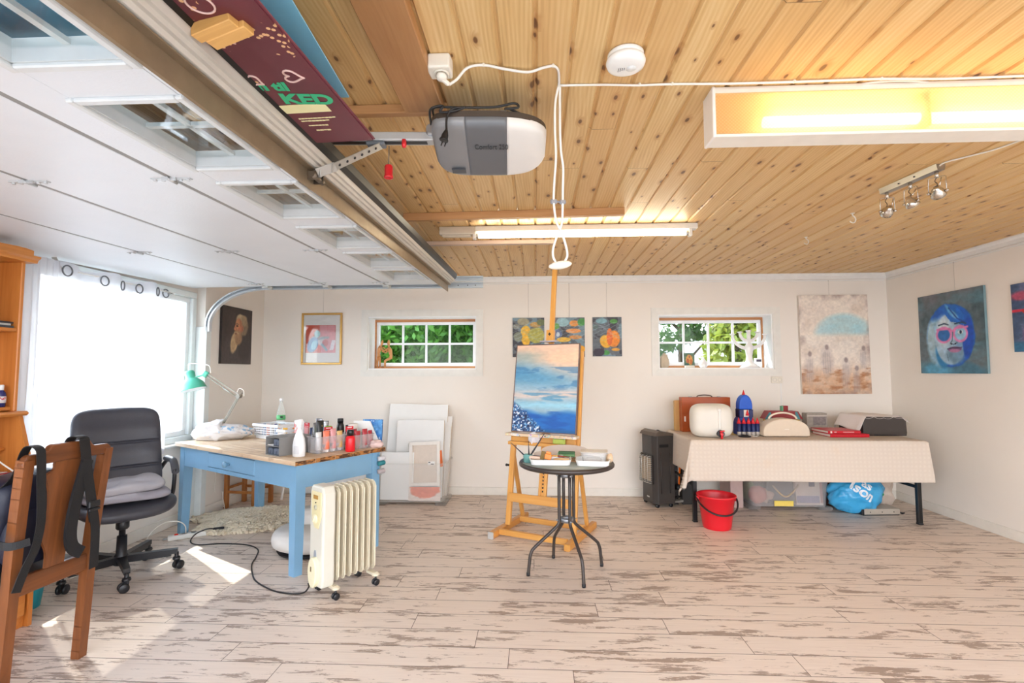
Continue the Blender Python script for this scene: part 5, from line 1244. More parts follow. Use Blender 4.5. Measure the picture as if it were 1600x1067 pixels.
def lattice_basket(name, label, L, W, h, cat='basket'):
    b = thing(name, label, cat)
    q = MB(); ringbox(q, L, W, .03, .003, .004); q2 = MB()
    f = .012
    def wall(p, q_, nx):
        for k in range(nx + 1):
            a = Vector(p).lerp(Vector(q_), k / nx); c = Vector((0, 0, 0)); dirv = Vector((a.x, a.y, 0)); s = 1 + .0
            q.bar((a.x * .955, a.y * .955, .026), (a.x, a.y, h - .02), .0045, .003, up=(a.x, a.y, 0.001))
    wall((-L / 2, -W / 2, 0), (L / 2, -W / 2, 0), max(4, int(L / .021))); wall((-L / 2, W / 2, 0), (L / 2, W / 2, 0), max(4, int(L / .021))); wall((-L / 2, -W / 2, 0), (-L / 2, W / 2, 0), max(4, int(W / .021))); wall((L / 2, -W / 2, 0), (L / 2, W / 2, 0), max(4, int(W / .021)))
    for z in [.03 + k * (h - .05) / 4 for k in range(1, 4)]:
        s = .955 + .045 * (z - .026) / (h - .046); q.span(-L / 2 * s, L / 2 * s, -W / 2 * s - .0015, -W / 2 * s + .0015, z - .003, z + .003); q.span(-L / 2 * s, L / 2 * s, W / 2 * s - .0015, W / 2 * s + .0015, z - .003, z + .003)
        q.span(-L / 2 * s - .0015, -L / 2 * s + .0015, -W / 2 * s, W / 2 * s, z - .003, z + .003); q.span(L / 2 * s - .0015, L / 2 * s + .0015, -W / 2 * s, W / 2 * s, z - .003, z + .003)
    q.build('lattice', pm('basket_white', (240, 240, 240), .35), b)
    q = MB()
    for (x0, x1, y0, y1) in ((-L / 2 - .01, L / 2 + .01, -W / 2 - .01, -W / 2 + .004), (-L / 2 - .01, L / 2 + .01, W / 2 - .004, W / 2 + .01), (-L / 2 - .01, -L / 2 + .004, -W / 2, W / 2), (L / 2 - .004, L / 2 + .01, -W / 2, W / 2)): q.span(x0, x1, y0, y1, h - .022, h, .003)
    q.build('rim', MC['basket_white'], b); return b
b = lattice_basket('plastic_basket', 'large white lattice basket on the desk with a clear bottle in it', .33, .22, .125); put(b, -.40, .245, TZ, 4)
b = lattice_basket('plastic_basket', 'small white lattice basket with yellow contents beside the grey drawer unit', .11, .16, .10); put(b, -.115, .19, TZ, 0)
def tube_of_paint(name, label, h, w, col, capcol, pos, rz=0, tilt=0, group=None, cat='paint tube', band=None):
    """flattened tube standing on its cap, crimp upwards"""
    o = thing(name, label, cat, group=group)
    q = MB(); n = 20; secs = [(.0, .42, .42), (.004, .5, .5), (.35 * h, .5, .47), (.75 * h, .5, .26), (h * .96, .52, .05), (h, .52, .05)]
    vs = []; fs = []
    for z, a, c in secs:
        for k in range(n): th = 2 * PI * k / n; vs.append((w * a * math.cos(th), w * c * math.sin(th), z + .018))
    m = len(secs)
    for j in range(m - 1):
        for k in range(n): fs.append((j * n + k, j * n + (k + 1) % n, (j + 1) * n + (k + 1) % n, (j + 1) * n + k))
    q.add(vs, fs, True); q.add(vs[:n], [list(range(n))]); q.add(vs[-n:], [list(range(n))]); bd = q.build('tube_body', col, o)
    if band:
        q = MB(); vs = [(w * .505 * math.cos(2 * PI * k / n), w * .475 * math.sin(2 * PI * k / n), z) for z in (.018 + h * .1, .018 + h * .28) for k in range(n)]; q.add(vs, [(k, (k + 1) % n, n + (k + 1) % n, n + k) for k in range(n)], True); q.build('print_band', band, bd)
    q = MB(); q.lathe([(w * .36, 0), (w * .38, .014), (w * .3, .019), (0, .019)], 18); q.build('cap', capcol, o)
    o.location = pos; o.rotation_euler = (tilt, 0, rz); return o
WHC = pm('white_cap', (240, 240, 240), .35); BKC = pm('black_cap', (24, 24, 26), .3)
random.seed(11)
for k in range(9):
    col = [(110, 150, 200), (232, 224, 220), (224, 120, 84), (150, 140, 190), (210, 210, 216), (236, 160, 90)][k % 6]
    tube_of_paint('paint_tube', 'paint tube seen through the lattice of the large white basket', .095, .032, pm('tube_in_basket_%d' % (k % 6), col, .35), WHC, D(-.52 + .030 * k, .20 + .05 * (k % 2), TZ + .005), random.uniform(0, 3), 0, 'paint tubes in the large basket')
tube_of_paint('paint_tube', 'yellow paint tube in the small white basket, nearer the desk front', .085, .034, pm('yellow_tube', (246, 190, 40), .35), WHC, D(-.125, .15, TZ + .005), .4)
tube_of_paint('paint_tube', 'orange paint tube in the small white basket, nearer the wall', .085, .034, pm('orange_tube', (236, 140, 60), .35), BKC, D(-.10, .215, TZ + .005), 1.2)
# clear soda bottle in the basket
bt = thing('water_bottle', 'clear plastic bottle with green label standing in the large white basket', 'bottle'); bt.location = D(-.425, .295, TZ + .006)
q = MB(); q.lathe([(0, .0), (.03, .0), (.036, .006), (.036, .10), (.034, .13), (.037, .16), (.034, .20), (.020, .26), (.0125, .29), (.0125, .315)], 26); q.build('bottle', clear('clear_pet', (226, 238, 236), .16, .08), bt)
q = MB(); q.lathe([(.0375, .145), (.0382, .16), (.0365, .185)], 26); q.build('green_label', pm('green_label', (92, 176, 110), .4), bt)
q = MB(); q.box((.02, -.033, .17), (.026, .006, .016), .002); q.build('label_mark', pm('label_black', (30, 40, 36), .4), bt)
q = MB(); q.lathe([(.0145, .308), (.0148, .328), (.012, .331), (0, .331)], 18); q.build('cap', WHC, bt)
# grey drawer unit
og = thing('drawer_organizer', 'small grey two-compartment organizer at the front edge of the desk', 'organizer'); put(og, .475, -.20)
OGM = pm('organizer_grey', (134, 132, 130), .45); t_ = .004; w, d, h = .165, .24, .125
q = MB(); 
for z in (0, h / 2 - t_ / 2, h - t_): q.span(-w / 2, w / 2, -d / 2, d / 2, z, z + t_, .001)
for x in (-w / 2, w / 2 - t_): q.span(x, x + t_, -d / 2, d / 2, t_, h - t_)
q.span(-w / 2 + t_, w / 2 - t_, d / 2 - t_, d / 2, t_, h - t_); q.build('case', OGM, og)
for (x, z) in ((-.04, t_), (.032, t_), (.03, h / 2 + t_ / 2)):
    q = MB(); q.span(x - .028, x + .028, -d / 2 + .005, -d / 2 + .08, z + .0003, z + .046, .006); q.span(x - .012, x + .012, -d / 2 + .001, -d / 2 + .006, z + .008, z + .03, .001); q.build('cassette', pm('slate_cassette', (86, 94, 110), .4), og)
q = MB(); q.span(-.075, -.01, -.11, -.04, h / 2 + t_ / 2 + .0003, h / 2 + t_ / 2 + .006, .001); q.build('card', MC['paper_white'], og)
# white spray bottle
sb = thing('spray_bottle', 'white spray bottle beside the grey organizer', 'spray bottle'); put(sb, .668, -.245, TZ, 20)
q = MB(); q.lathe([(0, 0), (.036, 0), (.041, .006), (.041, .075), (.035, .12), (.019, .165), (.013, .185), (.013, .2)], 28, sx=1.12, sy=.72); q.build('bottle', pm('milky_white', (232, 232, 232), .3, **{'Subsurface Weight': .1, 'Subsurface Radius': (.01, .01, .01)}), sb)
q = MB(); q.lathe([(.017, .195), (.017, .214), (.013, .218)], 18); q.prism([(-.028, .214), (.018, .214), (.022, .238), (.014, .252), (-.03, .246), (-.036, .236)], -.011, .011, 'xz'); q.build('spray_head', WHC, sb, bev=.003)
q = MB(); q.bar((-.018, 0, .216), (-.032, 0, .178), .012, .006, .002); q.build('trigger', WHC, sb)
q = MB(); q.grid(lambda u, v: (.030 * (u * 2 - 1) * 1.02, -.0306 - .0006 + .012 * abs(u * 2 - 1) ** 2.3, .02 + .055 * v * (1 - .15 * (2 * u - 1) ** 2)), 14, 6); q.build('paper_label', pm('plain_label', (214, 214, 216), .5), sb, recalc=False)
# two clear boxes with tubes, red bottle between
CLB = clear('clear_box_plastic', (230, 226, 228), .26, .2)
def clearbox(label, L, W, h, x, y, rz=0):
    o = thing('storage_box', label, 'clear box'); q = MB(); ringbox(q, L, W, h, .003, .006, rim=.004); q.build('box', CLB, o); put(o, x, y, TZ, rz); return o
clearbox('clear plastic box holding peach and pink paint tubes at the desk corner', .13, .25, .115, .63, .0)
clearbox('clear plastic box holding red paint tubes at the back end of the desk', .12, .19, .105, .70, .235)
PE = pm('peach_tube', (236, 128, 100), .35); PK = pm('pink_tube', (224, 160, 160), .35); YE = pm('ochre_tube', (226, 186, 120), .35); SI = pm('silver_tube', (214, 214, 214), .3, .2); SLT = pm('slate_band', (104, 100, 116), .4); RD = pm('crimson_tube', (176, 44, 54), .35); BKT = pm('black_tube', (26, 25, 26), .35); MV = pm('mauve_tube', (176, 150, 172), .4)
GOLDP = pm('gold_print', (196, 160, 84), .4)
Z1 = TZ + .005
tube_of_paint('paint_tube', 'silver white paint tube at the front of the clear corner box', .125, .042, SI, pm('slate_cap', (96, 100, 116), .4), D(.668, -.095, Z1), DR + 1.4)
tube_of_paint('paint_tube', 'peach paint tube with grey band in the clear corner box', .13, .050, PE, WHC, D(.672, -.036, Z1), DR + 1.5, band=SLT)
tube_of_paint('paint_tube', 'pink paint tube next to the peach one in the clear corner box', .14, .046, PK, WHC, D(.672, .022, Z1), DR + 1.6, band=SLT)
tube_of_paint('paint_tube', 'ochre paint tube at the back of the clear corner box', .12, .044, YE, WHC, D(.672, .078, Z1), DR + 1.5, band=SI)
o = tube_of_paint('paint_tube', 'black paint tube with gold print rising out of the clear corner box', .20, .052, BKT, BKC, D(.612, -.045, Z1), DR + 1.45)
q = MB(); q.tube([(.008 * math.cos(a), -.0125, .178 + .008 * math.sin(a)) for a in [2 * PI * k / 14 for k in range(14)]], .0018, 6, closed=True); q.build('gold_emblem', GOLDP, o).rotation_euler = (0, 0, 1.2)
q = MB(); q.span(-.013, .013, -.0135, -.0128, .13, .138); q.span(-.012, .010, -.0135, -.0128, .118, .124); q.build('gold_line', GOLDP, o).rotation_euler = (0, 0, 1.2)
def jar(name, label, pos, r, h, col, capcol, ch=.02, neck=.8, cat='bottle', group=None, lbl=None):
    o = thing(name, label, cat, pos, group=group); q = MB(); q.lathe([(0, 0), (r * .94, 0), (r, .004), (r, h * .8), (r * .9, h * .9), (r * neck * .8, h)], 24); b_ = q.build('bottle', col, o)
    q = MB(); q.lathe([(r * neck, h - .002), (r * neck, h + ch * .9), (r * neck * .85, h + ch), (0, h + ch)], 20); q.build('cap', capcol, o)
    if lbl: q = MB(); q.lathe([(r * 1.01, h * .25), (r * 1.01, h * .6)], 24); q.build('paper_label', lbl, b_)
    return o
jar('paint_bottle', 'bright red paint bottle with black lid between the two clear boxes', D(.775, .092), .034, .115, pm('bright_red', (226, 28, 40), .3), BKC, .038, .72)
for k, (x, y, hh) in enumerate(((.73, .19, .11), (.735, .255, .12), (.735, .305, .105), (.675, .215, .12))):
    tube_of_paint('paint_tube', ['crimson tube nearest the red bottle in the row of crimson tubes', 'tall crimson tube in the middle of the row of crimson tubes', 'crimson tube nearest the back corner of the desk in the row of crimson tubes', 'crimson tube behind the row of crimson tubes in the back box'][k], hh, .044, RD, pm('crimson_cap', (150, 30, 40), .4), D(x, y, Z1), DR + 1.3 + .2 * k, 0, 'crimson tubes in the back box')
def tab(label, x, y, z, rz, w=.06, h=.036):
    o = thing('paint_tube', label, 'paint tube'); q = MB(); q.span(-w / 2, w / 2, -.003, .003, 0, h, .001); q.build('card_tab', pm('red_card', (208, 36, 48), .4), o)
    q = MB(); q.span(-w * .28, w * .28, -.0036, .0036, h * .68, h * .84); q.span(-w * .36, w * .36, -.0036, .0036, h * .2, h * .32); q.build('white_slot', WHC, o)
    q = MB(); q.prism([(-w * .42, 0), (w * .42, 0), (w * .36, -.10), (-w * .36, -.10)], -.009, .009, 'xz'); q.build('tube_body', PK, o, bev=.004); o.location = D(x, y, z); o.rotation_euler = (0, 0, DR + R(rz)); return o
tab('tube with a red hang tab above the pink tube in the clear corner box', .605, .03, TZ + .135, 70); tab('tube with a red hang tab standing in the clear box of red tubes', .665, .17, TZ + .130, 75)
# the crowd of things further back on the desk
def traybox(label, L, W, h, x, y, rz, m): o = thing('tray', label, 'tray'); q = MB(); ringbox(q, L, W, h, .003, .01); q.build('tray', m, o); put(o, x, y, TZ, rz); return o
traybox('shallow pale blue plastic tray in the middle of the desk', .26, .17, .07, .16, .16, 8, pm('ice_blue_plastic', (206, 222, 236), .35)); traybox('shallow white plastic tray behind the spray bottle', .22, .16, .075, .47, .06, -6, WHC)
tube_of_paint('paint_tube', 'white tube with teal cap standing in the pale blue tray', .15, .05, SI, pm('teal_cap', (60, 130, 150), .4), D(.12, .15, TZ + .004), .5)
tab('tube with a red hang tab standing in the pale blue tray, left', .105, .105, TZ + .135, 10, .05, .035); tab('tube with a red hang tab standing in the pale blue tray, right', .20, .13, TZ + .135, 20, .045, .035)
tube_of_paint('paint_tube', 'navy tube lying high in the pale blue tray', .11, .044, pm('navy_tube', (44, 62, 110), .35), WHC, D(.225, .165, TZ + .004), 1.0)
tube_of_paint('paint_tube', 'mid blue tube beside the navy one in the pale blue tray', .085, .04, pm('mid_blue_tube', (70, 120, 190), .35), WHC, D(.07, .12, TZ + .004), 2.0)
jar('jar', 'small pale blue jar between the small basket and the pale blue tray', D(-.03, .12), .026, .05, pm('pale_blue_jar', (186, 200, 222), .35), pm('pale_blue_lid', (196, 208, 226), .35), .014, .9, 'jar')
for k, (x, y, hh) in enumerate(((.44, .075, .20), (.47, .10, .18), (.425, .04, .17))):
    tube_of_paint('paint_tube', ['tall silver tube with crumpled foil end behind the black tube', 'silver foil tube behind the tall silver one', 'short silver foil tube left of the black tube'][k], hh, .046, pm('crumpled_foil', (160, 160, 164), .25, .7, .4, 60, .8, 40), BKC, D(x, y, TZ + .004), .6 * k, .06)
o = tube_of_paint('paint_tube', 'bright green tube leaning over in the white tray', .15, .05, pm('acid_green', (104, 214, 52), .35), WHC, D(.50, .085, TZ + .006), .9, .25)
jar('paint_bottle', 'black bottle with white emblem near the middle of the desk', D(.52, .20), .028, .185, pm('black_bottle', (26, 26, 28), .3), BKC, .03, .8, lbl=pm('grey_bottle_label', (150, 148, 148), .5)); jar('paint_bottle', 'squat black bottle beside the white cup', D(.535, .265), .028, .135, MC['black_bottle'], BKC, .025, .85)
c_ = thing('cup', 'white paper cup upside down among the paint bottles', 'cup', D(.60, .255)); q = MB(); q.lathe([(.038, .0), (.036, .17), (.033, .175), (0, .175)], 28); q.build('cup_body', pm('cup_white', (226, 222, 214), .5), c_)
jar('jar', 'low white jar in front of the paper cup', D(.585, .165), .034, .085, pm('jar_white', (228, 224, 220), .35), pm('jar_lid', (238, 238, 236), .35), .016, .95, 'jar', lbl=pm('jar_label', (190, 120, 110), .5)); jar('jar', 'white jar with a dark dot right of the paper cup', D(.645, .20), .03, .095, MC['jar_white'], WHC, .015, .9, 'jar')
# blank canvas board and small blue picture at the back end
q = MB(); q.prism([(-.16, 0), (.09, 0), (-.02, .19), (-.16, .19)], -.0045, .0045, 'xz'); o = q.build('canvas_board', pm('primed_board', (236, 234, 230), .6)); o.location = D(.705, .338, TZ + .001); o.rotation_euler = (R(-8), 0, DR + R(20)); tag(o, 'white primed board with a cut corner at the back end of the desk', 'board')
p = Pic(.15, .20, 40, 52, (58, 120, 186)); p.put(np.clip((fbm(p.u * 4, p.v * 3, 61) - .5) * 5, 0, .8), (96, 160, 212)); p.put(np.clip((vnoise(p.u * 18, p.v * 16, 62) - .78) * 10, 0, 1), (224, 232, 240)); p.strokes(.3, 8, 30, 63)
o = thing('painting', 'small blue painting leaning behind the white cut board on the desk', 'painting', D(.68, .3475 + .03, TZ + .001), rot=(R(-5), 0, R(-6))); canvas(o, p, .16, .20, .016, (60, 110, 170))
o = lump('paint_rag', pm('rosy_rag', (224, 196, 190), .8, 0, .15, 20), (.05, .034, .03), 8, 36, .5); o.location = D(.80, .315, TZ + .027); tag(o, 'crumpled rosy paint rag at the back right corner of the desk', 'rag')
for k, (z, c) in enumerate(((.655, (196, 196, 200)), (.62, (36, 118, 126)), (.56, (170, 160, 162)))):
    q = MB(); q.lathe([(0, -.03), (.016, -.03), (.018, -.02), (.018, .02), (.01, .028), (0, .03)], 16, (0, 0, 0), (1, 0, .1)); o = q.build('spray_can_cap' if k == 1 else 'paint_tube', pm('side_tube_%d' % k, c, .35)); o.location = D(.83, .34, z); o.rotation_euler = (0, 0, DR + 1.2); tag(o, ['silver tube topmost on the side hook of the desk', 'teal tube in the middle on the side hook of the desk', 'grey tube lowest on the side hook of the desk'][k], 'paint tube')
q = MB(); q.tube([(.001, 0, .68), (.03, 0, .68), (.032, 0, .54), (.055, 0, .538)], .003, 8); o = q.build('side_hook', GALV); o.location = D(.797, .325, 0); o.rotation_euler = (0, 0, DR); tag(o, 'metal hook rack on the right end of the desk', 'hook')

# green balanced-arm lamp
lp = thing('desk_lamp', 'green balanced-arm desk lamp with white cord before the left wall', 'desk lamp', (-2.705, 4.17, TZ))
LG = pm('lamp_green', (84, 178, 148), .3, 0, .05); LA = pm('lamp_arm_grey', (150, 144, 132), .35, .6)
J1 = Vector((.165, 0, .366)); J0 = Vector((-.135, 0, .555)); Bs = Vector((-.02, 0, .03))
q = MB(); q.lathe([(0, 0), (.075, 0), (.078, .01), (.07, .02), (.02, .03), (.012, .05), (0, .05)], 26, (-.02, 0, 0)); q.build('base', pm('lamp_base_dark', (70, 78, 78), .4), lp)
q = MB()
for y in (-.012, .012): q.bar(Bs + Vector((0, y, .01)), J1 + Vector((0, y, 0)), .006, .010, .001)
q.build('lower_arm', LA, lp)
q = MB(); u_ = (J0 - J1).normalized(); nn = Vector((-u_.z, 0, u_.x)) * -1
q.bar(J1 + nn * .012, J0 + nn * .012, .006, .010, .001); q.bar(J1 - nn * .014, J0 - nn * .010, .006, .008, .001); q.tube([J1 - nn * .016, J1.lerp(J0, .45) - nn * .016], .006, 10); q.build('upper_arm', LA, lp)
q = MB(); q.cyl(J1 + Vector((0, -.02, 0)), J1 + Vector((0, .02, 0)), .018, n=16); q.bar(J1, J1 + Vector((.03, 0, .03)), .02, .012, .003); q.build('elbow', LA, lp)
q = MB(); q.box(tuple(J0), (.04, .028, .05), .006, Euler((0, R(35), 0))); q.build('head_joint', LG, lp)
ax = Vector((-.28, 0, .96)).normalized(); cS = J0 + Vector((-.115, 0, -.085))
q = MB(); q.lathe([(.034, .115), (.038, .10), (.036, .055), (.055, .04), (.085, .005), (.100, -.045), (.1015, -.05), (.0985, -.05), (.083, .002), (.052, .036), (.030, .05)], 34, cS, ax); q.lathe([(0, .118), (.03, .118), (.034, .113)], 24, cS, ax); sh = q.build('shade', LG, lp)
q = MB(); q.lathe([(.0978, -.0495), (.082, .001), (.051, .034), (.02, .04), (0, .04)], 34, cS, ax); q.build('shade_lining', pm('lamp_lining_white', (236, 236, 236), .3), sh)
q = MB(); q.bar(cS + ax * .05, J0, .012, .012, .003); q.build('shade_bracket', LG, lp)
q = MB(); q.tube(spline([cS + ax * .115, cS + ax * .16 + Vector((.01, 0, .02)), J0 + Vector((-.03, 0, .085)), J0 + Vector((.03, 0, .07)), J0 + Vector((.045, .0, .01))], 8), .0032, 8); q.tube(spline([J1 + Vector((-.02, 0, .02)), J1 + Vector((.0, 0, .065)), J1 + Vector((.04, 0, .05)), J1 + Vector((.045, 0, .0))], 8), .0032, 8); q.build('cord', CW, lp)
q = MB(); q.box((0, 0, 0), (.24, .06, .05), .006); o = q.build('storage_tin', pm('slate_tin', (92, 94, 100), .4)); o.location = D(-.60, .29, TZ + .026); o.rotation_euler = (0, 0, R(-8)); tag(o, 'dark grey tin behind the carrier bag at the back of the desk', 'tin')

# ---------------------------------------------------------------- below and around the desk
rg = thing('oil_radiator', 'cream oil-filled radiator standing at the right end of the blue desk', 'radiator', (-1.15, 3.058, 0), R(51.2))
CR = pm('radiator_cream', (224, 212, 186), .35, 0, .05, 8)
NF = 7
for k in range(NF):
    x = -.100 + .0405 * k; q = MB()
    def finpoly(w, z0, z1, r=.03, n=5):
        P = []
        for (cx, cz, a0) in ((w - r, z1 - r, 0), (-w + r, z1 - r, 90), (-w + r, z0 + r, 180), (w - r, z0 + r, 270)):
            for i in range(n + 1): a = R(a0 + 90 * i / n); P.append((cx + r * math.cos(a), cz + r * math.sin(a)))
        return P
    q.prism(finpoly(.075, .085, .625), x - .0015, x + .0015, 'yz'); q.prism(finpoly(.058, .10, .61, .025), x - .0045, x + .0045, 'yz')
    for z in (.14, .57): q.cyl((x - .022, 0, z), (x + .022, 0, z), .022, n=14)
    for s in (-1, 1): q.bar((x, s * .0745, .11), (x, s * .0745, .60), .0075, .007, .002, up=(0, 1, 0))
    q.bar((x, -.045, .6245), (x, .045, .6245), .012, .006, .002)
    q.build('fin', CR, rg)
q = MB(); prof = [(-.072, .07), (.072, .07), (.078, .12), (.076, .30), (.08, .5), (.078, .60), (.06, .642), (-.06, .642), (-.078, .60), (-.08, .5), (-.076, .30), (-.078, .12)]
q.prism(prof, -.205, -.125, 'yz'); q.build('control_cover', pm('cover_ivory', (214, 210, 196), .3, 0, .04), rg, bev=.012)
q = MB(); q.prism([(-.06, .61), (.05, .61), (.056, .59), (.045, .44), (.01, .40), (-.03, .40), (-.06, .47)], -.210, -.204, 'yz'); pnl = q.build('control_panel', pm('panel_yellowed', (226, 214, 168), .4), rg, bev=.003)
q = MB(); q.lathe([(.026, 0), (.026, .004), (.022, .008), (0, .008)], 24, (-.210, .0, .455), (-1, 0, 0)); q.box((-.221, .0, .455), (.008, .008, .036), .002, Euler((R(25), 0, 0))); q.build('thermostat_knob', pm('knob_cream', (236, 226, 190), .4), pnl)
q = MB(); q.lathe([(.014, 0), (.014, .004), (0, .005)], 18, (-.210, -.002, .52), (-1, 0, 0)); q.build('selector', pm('selector_grey', (196, 190, 166), .4), pnl)
q = MB(); q.box((-.2115, 0, .578), (.003, .05, .022), .001); q.build('carry_slot', pm('slot_amber', (170, 128, 62), .5), pnl)
q = MB(); q.ball((-.2115, -.002, .547), .004, 8); q.build('pilot_lamp', MC['black_cap'], pnl)
q = MB(); q.prism([(.026 * math.cos(2 * PI * k / 18) + .006, .30 - .03 + .036 * math.sin(2 * PI * k / 18)) for k in range(18)], -.2085, -.2045, 'yz'); q.build('badge', pm('badge_grey', (150, 156, 164), .4), rg).scale = (1, .5, .9)
q = MB(); q.prism([(-.005 + .047 * math.cos(2 * PI * k / 24), .155 + .085 * math.sin(2 * PI * k / 24)) for k in range(24)], -.232, -.2, 'yz'); cw = q.build('cord_winder', pm('winder_cream', (232, 224, 190), .4), rg, bev=.006)
q = MB(); q.box((-.2325, .0, .175), (.003, .012, .028), .001); q.build('winder_slot', pm('slot_dark', (120, 104, 70), .5), cw)
for (x, s) in ((-.13, -1), (-.13, 1), (.135, -1), (.135, 1)):
    q = MB(); q.span(x - .018, x + .018, s * .02, s * .10, .058, .075, .003); q.lathe([(.024, .060), (.022, .07), (0, .074)], 16, (x, s * .10, 0)); f_ = q.build('castor_bracket', CR, rg)
    q = MB()
    for dy in (-.012, .012): q.lathe([(0, -.006), (.015, -.006), (.0195, -.003), (.0195, .003), (.015, .006), (0, .006)], 18, (x, s * .10 + dy, .0195), (0, 1, 0))
    q.cyl((x, s * .10, .018), (x, s * .10, .06), .006, n=10); q.build('castor_wheel', BPL, f_)
# black cord from the power strip to the radiator
pts = [(-2.585, 3.985, .045), (-2.63, 3.95, .055), (-2.69, 3.90, .03), (-2.66, 3.80, .005), (-2.55, 3.735, .005), (-2.40, 3.768, .005), (-2.19, 3.75, .005), (-2.05, 3.66, .005), (-1.98, 3.52, .005), (-1.93, 3.38, .005), (-1.84, 3.23, .005), (-1.745, 3.11, .005), (-1.58, 2.99, .005), (-1.46, 2.95, .005), (-1.37, 2.945, .012), (-1.33, 2.93, .05), (-1.318, 2.90, .085)]
q = MB(); q.tube(spline(pts, 7), .0046, 8); cd = q.build('mains_cable', pm('black_flex', (30, 27, 26), .45)); tag(cd, 'black cord winding over the floor from power strip to radiator', 'cord')
q = MB(); q.bar((-2.60, 3.975, .048), (-2.535, 4.02, .046), .02, .018, .005); pl_ = q.build('plug', BPL, cd)
ps_ = thing('power_strip', 'white power strip with a red switch on the floor by the desk leg', 'power strip', (-2.725, 3.925, 0), R(37))
q = MB(); q.span(-.17, .17, -.026, .026, 0, .036, .006); q.build('strip_body', pm('strip_white', (232, 230, 224), .4), ps_)
q = MB(); q.box((-.115, 0, .039), (.026, .02, .010), .003); q.build('switch', pm('switch_red', (220, 52, 40), .3), ps_)
for x in (-.06, 0, .06, .12): q = MB(); q.lathe([(.019, .036), (.019, .0372), (.016, .0372), (.015, .033), (0, .033)], 18, (x, 0, 0)); q.build('outlet', pm('outlet_grey', (196, 194, 190), .5), ps_)
q = MB(); q.tube([(-.17, 0, .018), (-.20, 0, .016)], [.009, .006], 10); q.build('strip_gland', pm('gland_grey', (150, 150, 150), .5), ps_)
q = MB(); q.tube(spline([(-2.76, 3.885, .04), (-2.765, 3.88, .10), (-2.80, 3.85, .14), (-2.86, 3.78, .15), (-2.90, 3.70, .10), (-2.90, 3.64, .03), (-2.89, 3.58, .005), (-2.86, 3.45, .005), (-2.88, 3.3, .005), (-2.95, 3.1, .005)], 7), .0036, 8); tag(q.build('extension_cable', CW), 'white cord arching out of the power strip', 'cord')
q = MB(); q.tube(spline([(-3.008, 4.60, .60), (-3.008, 4.60, .45), (-3.006, 4.615, .33), (-3.006, 4.60, .24), (-3.004, 4.61, .18)], 6), .003, 8); tag(q.build('hanging_cable', CW), 'thin white cord hanging down the left wall below the desk', 'cord')
q = MB(); q.tube(spline([(-2.995, 4.705, .17), (-2.985, 4.70, .10), (-2.97, 4.70, .03), (-2.94, 4.66, .006), (-2.87, 4.58, .006), (-2.83, 4.50, .006)], 6), .0045, 8); q.tube(spline([(-2.97, 4.70, .03), (-3.0, 4.62, .05), (-3.003, 4.56, .08)], 5), .004, 8); tag(q.build('power_cable', CW), 'white cord lying on the floor in front of the stool', 'cord')
# sheepskin
SK = NT('sheep_wool'); co = SK.coord(); n = SK.noise(co, 6, 3); n2 = SK.noise(co, 60, 3); SK.bsdf(SK.mix(n2, SK.mix(n, lin((226, 208, 178)), lin((244, 236, 220))), lin((234, 220, 194))), .9)
q = MB(); rs = np.random.RandomState(5)
def inside(x, y):
    a = math.atan2(y / .33, x / .50); r = math.hypot(x / .50, y / .33); return r < 1 + .13 * math.sin(3 * a + .6) + .07 * math.sin(5 * a)
q.grid(lambda u, v: ((lambda a, r: (.50 * r * (1 + .13 * math.sin(3 * a + .6) + .07 * math.sin(5 * a)) * math.cos(a), .33 * r * (1 + .13 * math.sin(3 * a + .6) + .07 * math.sin(5 * a)) * math.sin(a), .045 * (1 - r ** 4) + .004))(2 * PI * u, v)), 48, 10, wrap=True)
cnt = 0
while cnt < 3000:
    x, y = rs.uniform(-.62, .62), rs.uniform(-.42, .42)
    if not inside(x * .97, y * .97): continue
    cnt += 1; r = min(1, math.hypot(x / .5, y / .33)); z = .045 * (1 - r ** 4) * .9 + .002
    a = rs.uniform(0, 6.28); L = rs.uniform(.035, .065); dx, dy = math.cos(a) * L * .7 + x * .03, math.sin(a) * L * .7 + y * .03 - .006
    q.tube([(x, y, z), (x + dx * .4, y + dy * .4, z + L * .55), (x + dx, y + dy, max(.004, z + L * (.35 + .3 * rs.rand())))], [.013, .011, .002], 5, False)
o = q.build('sheepskin_rug', SK.m, recalc=False); o.location = (-2.46, 4.36, 0); o.rotation_euler = (0, 0, R(12)); tag(o, 'fluffy cream sheepskin on the floor under the desk', 'rug')
# white round pouf
pf = thing('floor_cushion', 'round off-white floor cushion with a bolster behind the desk leg', 'floor cushion', (-1.665, 3.70, 0))
POU = pm('offwhite_boucle', (226, 222, 216), .85, 0, .06, 8, .4, 180)
q = MB(); q.lathe([(0, .0), (.20, 0), (.225, .006), (.235, .02)], 40); q.build('base_pad', pm('dark_base', (40, 36, 38), .8), pf)
pad('seat_pad', POU, pf, .53, .53, .165, Matrix.Translation((0, 0, .102)), 2.2, lambda p: (p[0], p[1], p[2] + .006 * math.sin(14 * p[0]) * math.cos(11 * p[1])), 56, 18)
pad('bolster', POU, pf, .38, .20, .15, Matrix.Translation((.05, .10, .225)) @ Matrix.Rotation(.5, 4, 'Z'), 2.4, None, 40, 14)
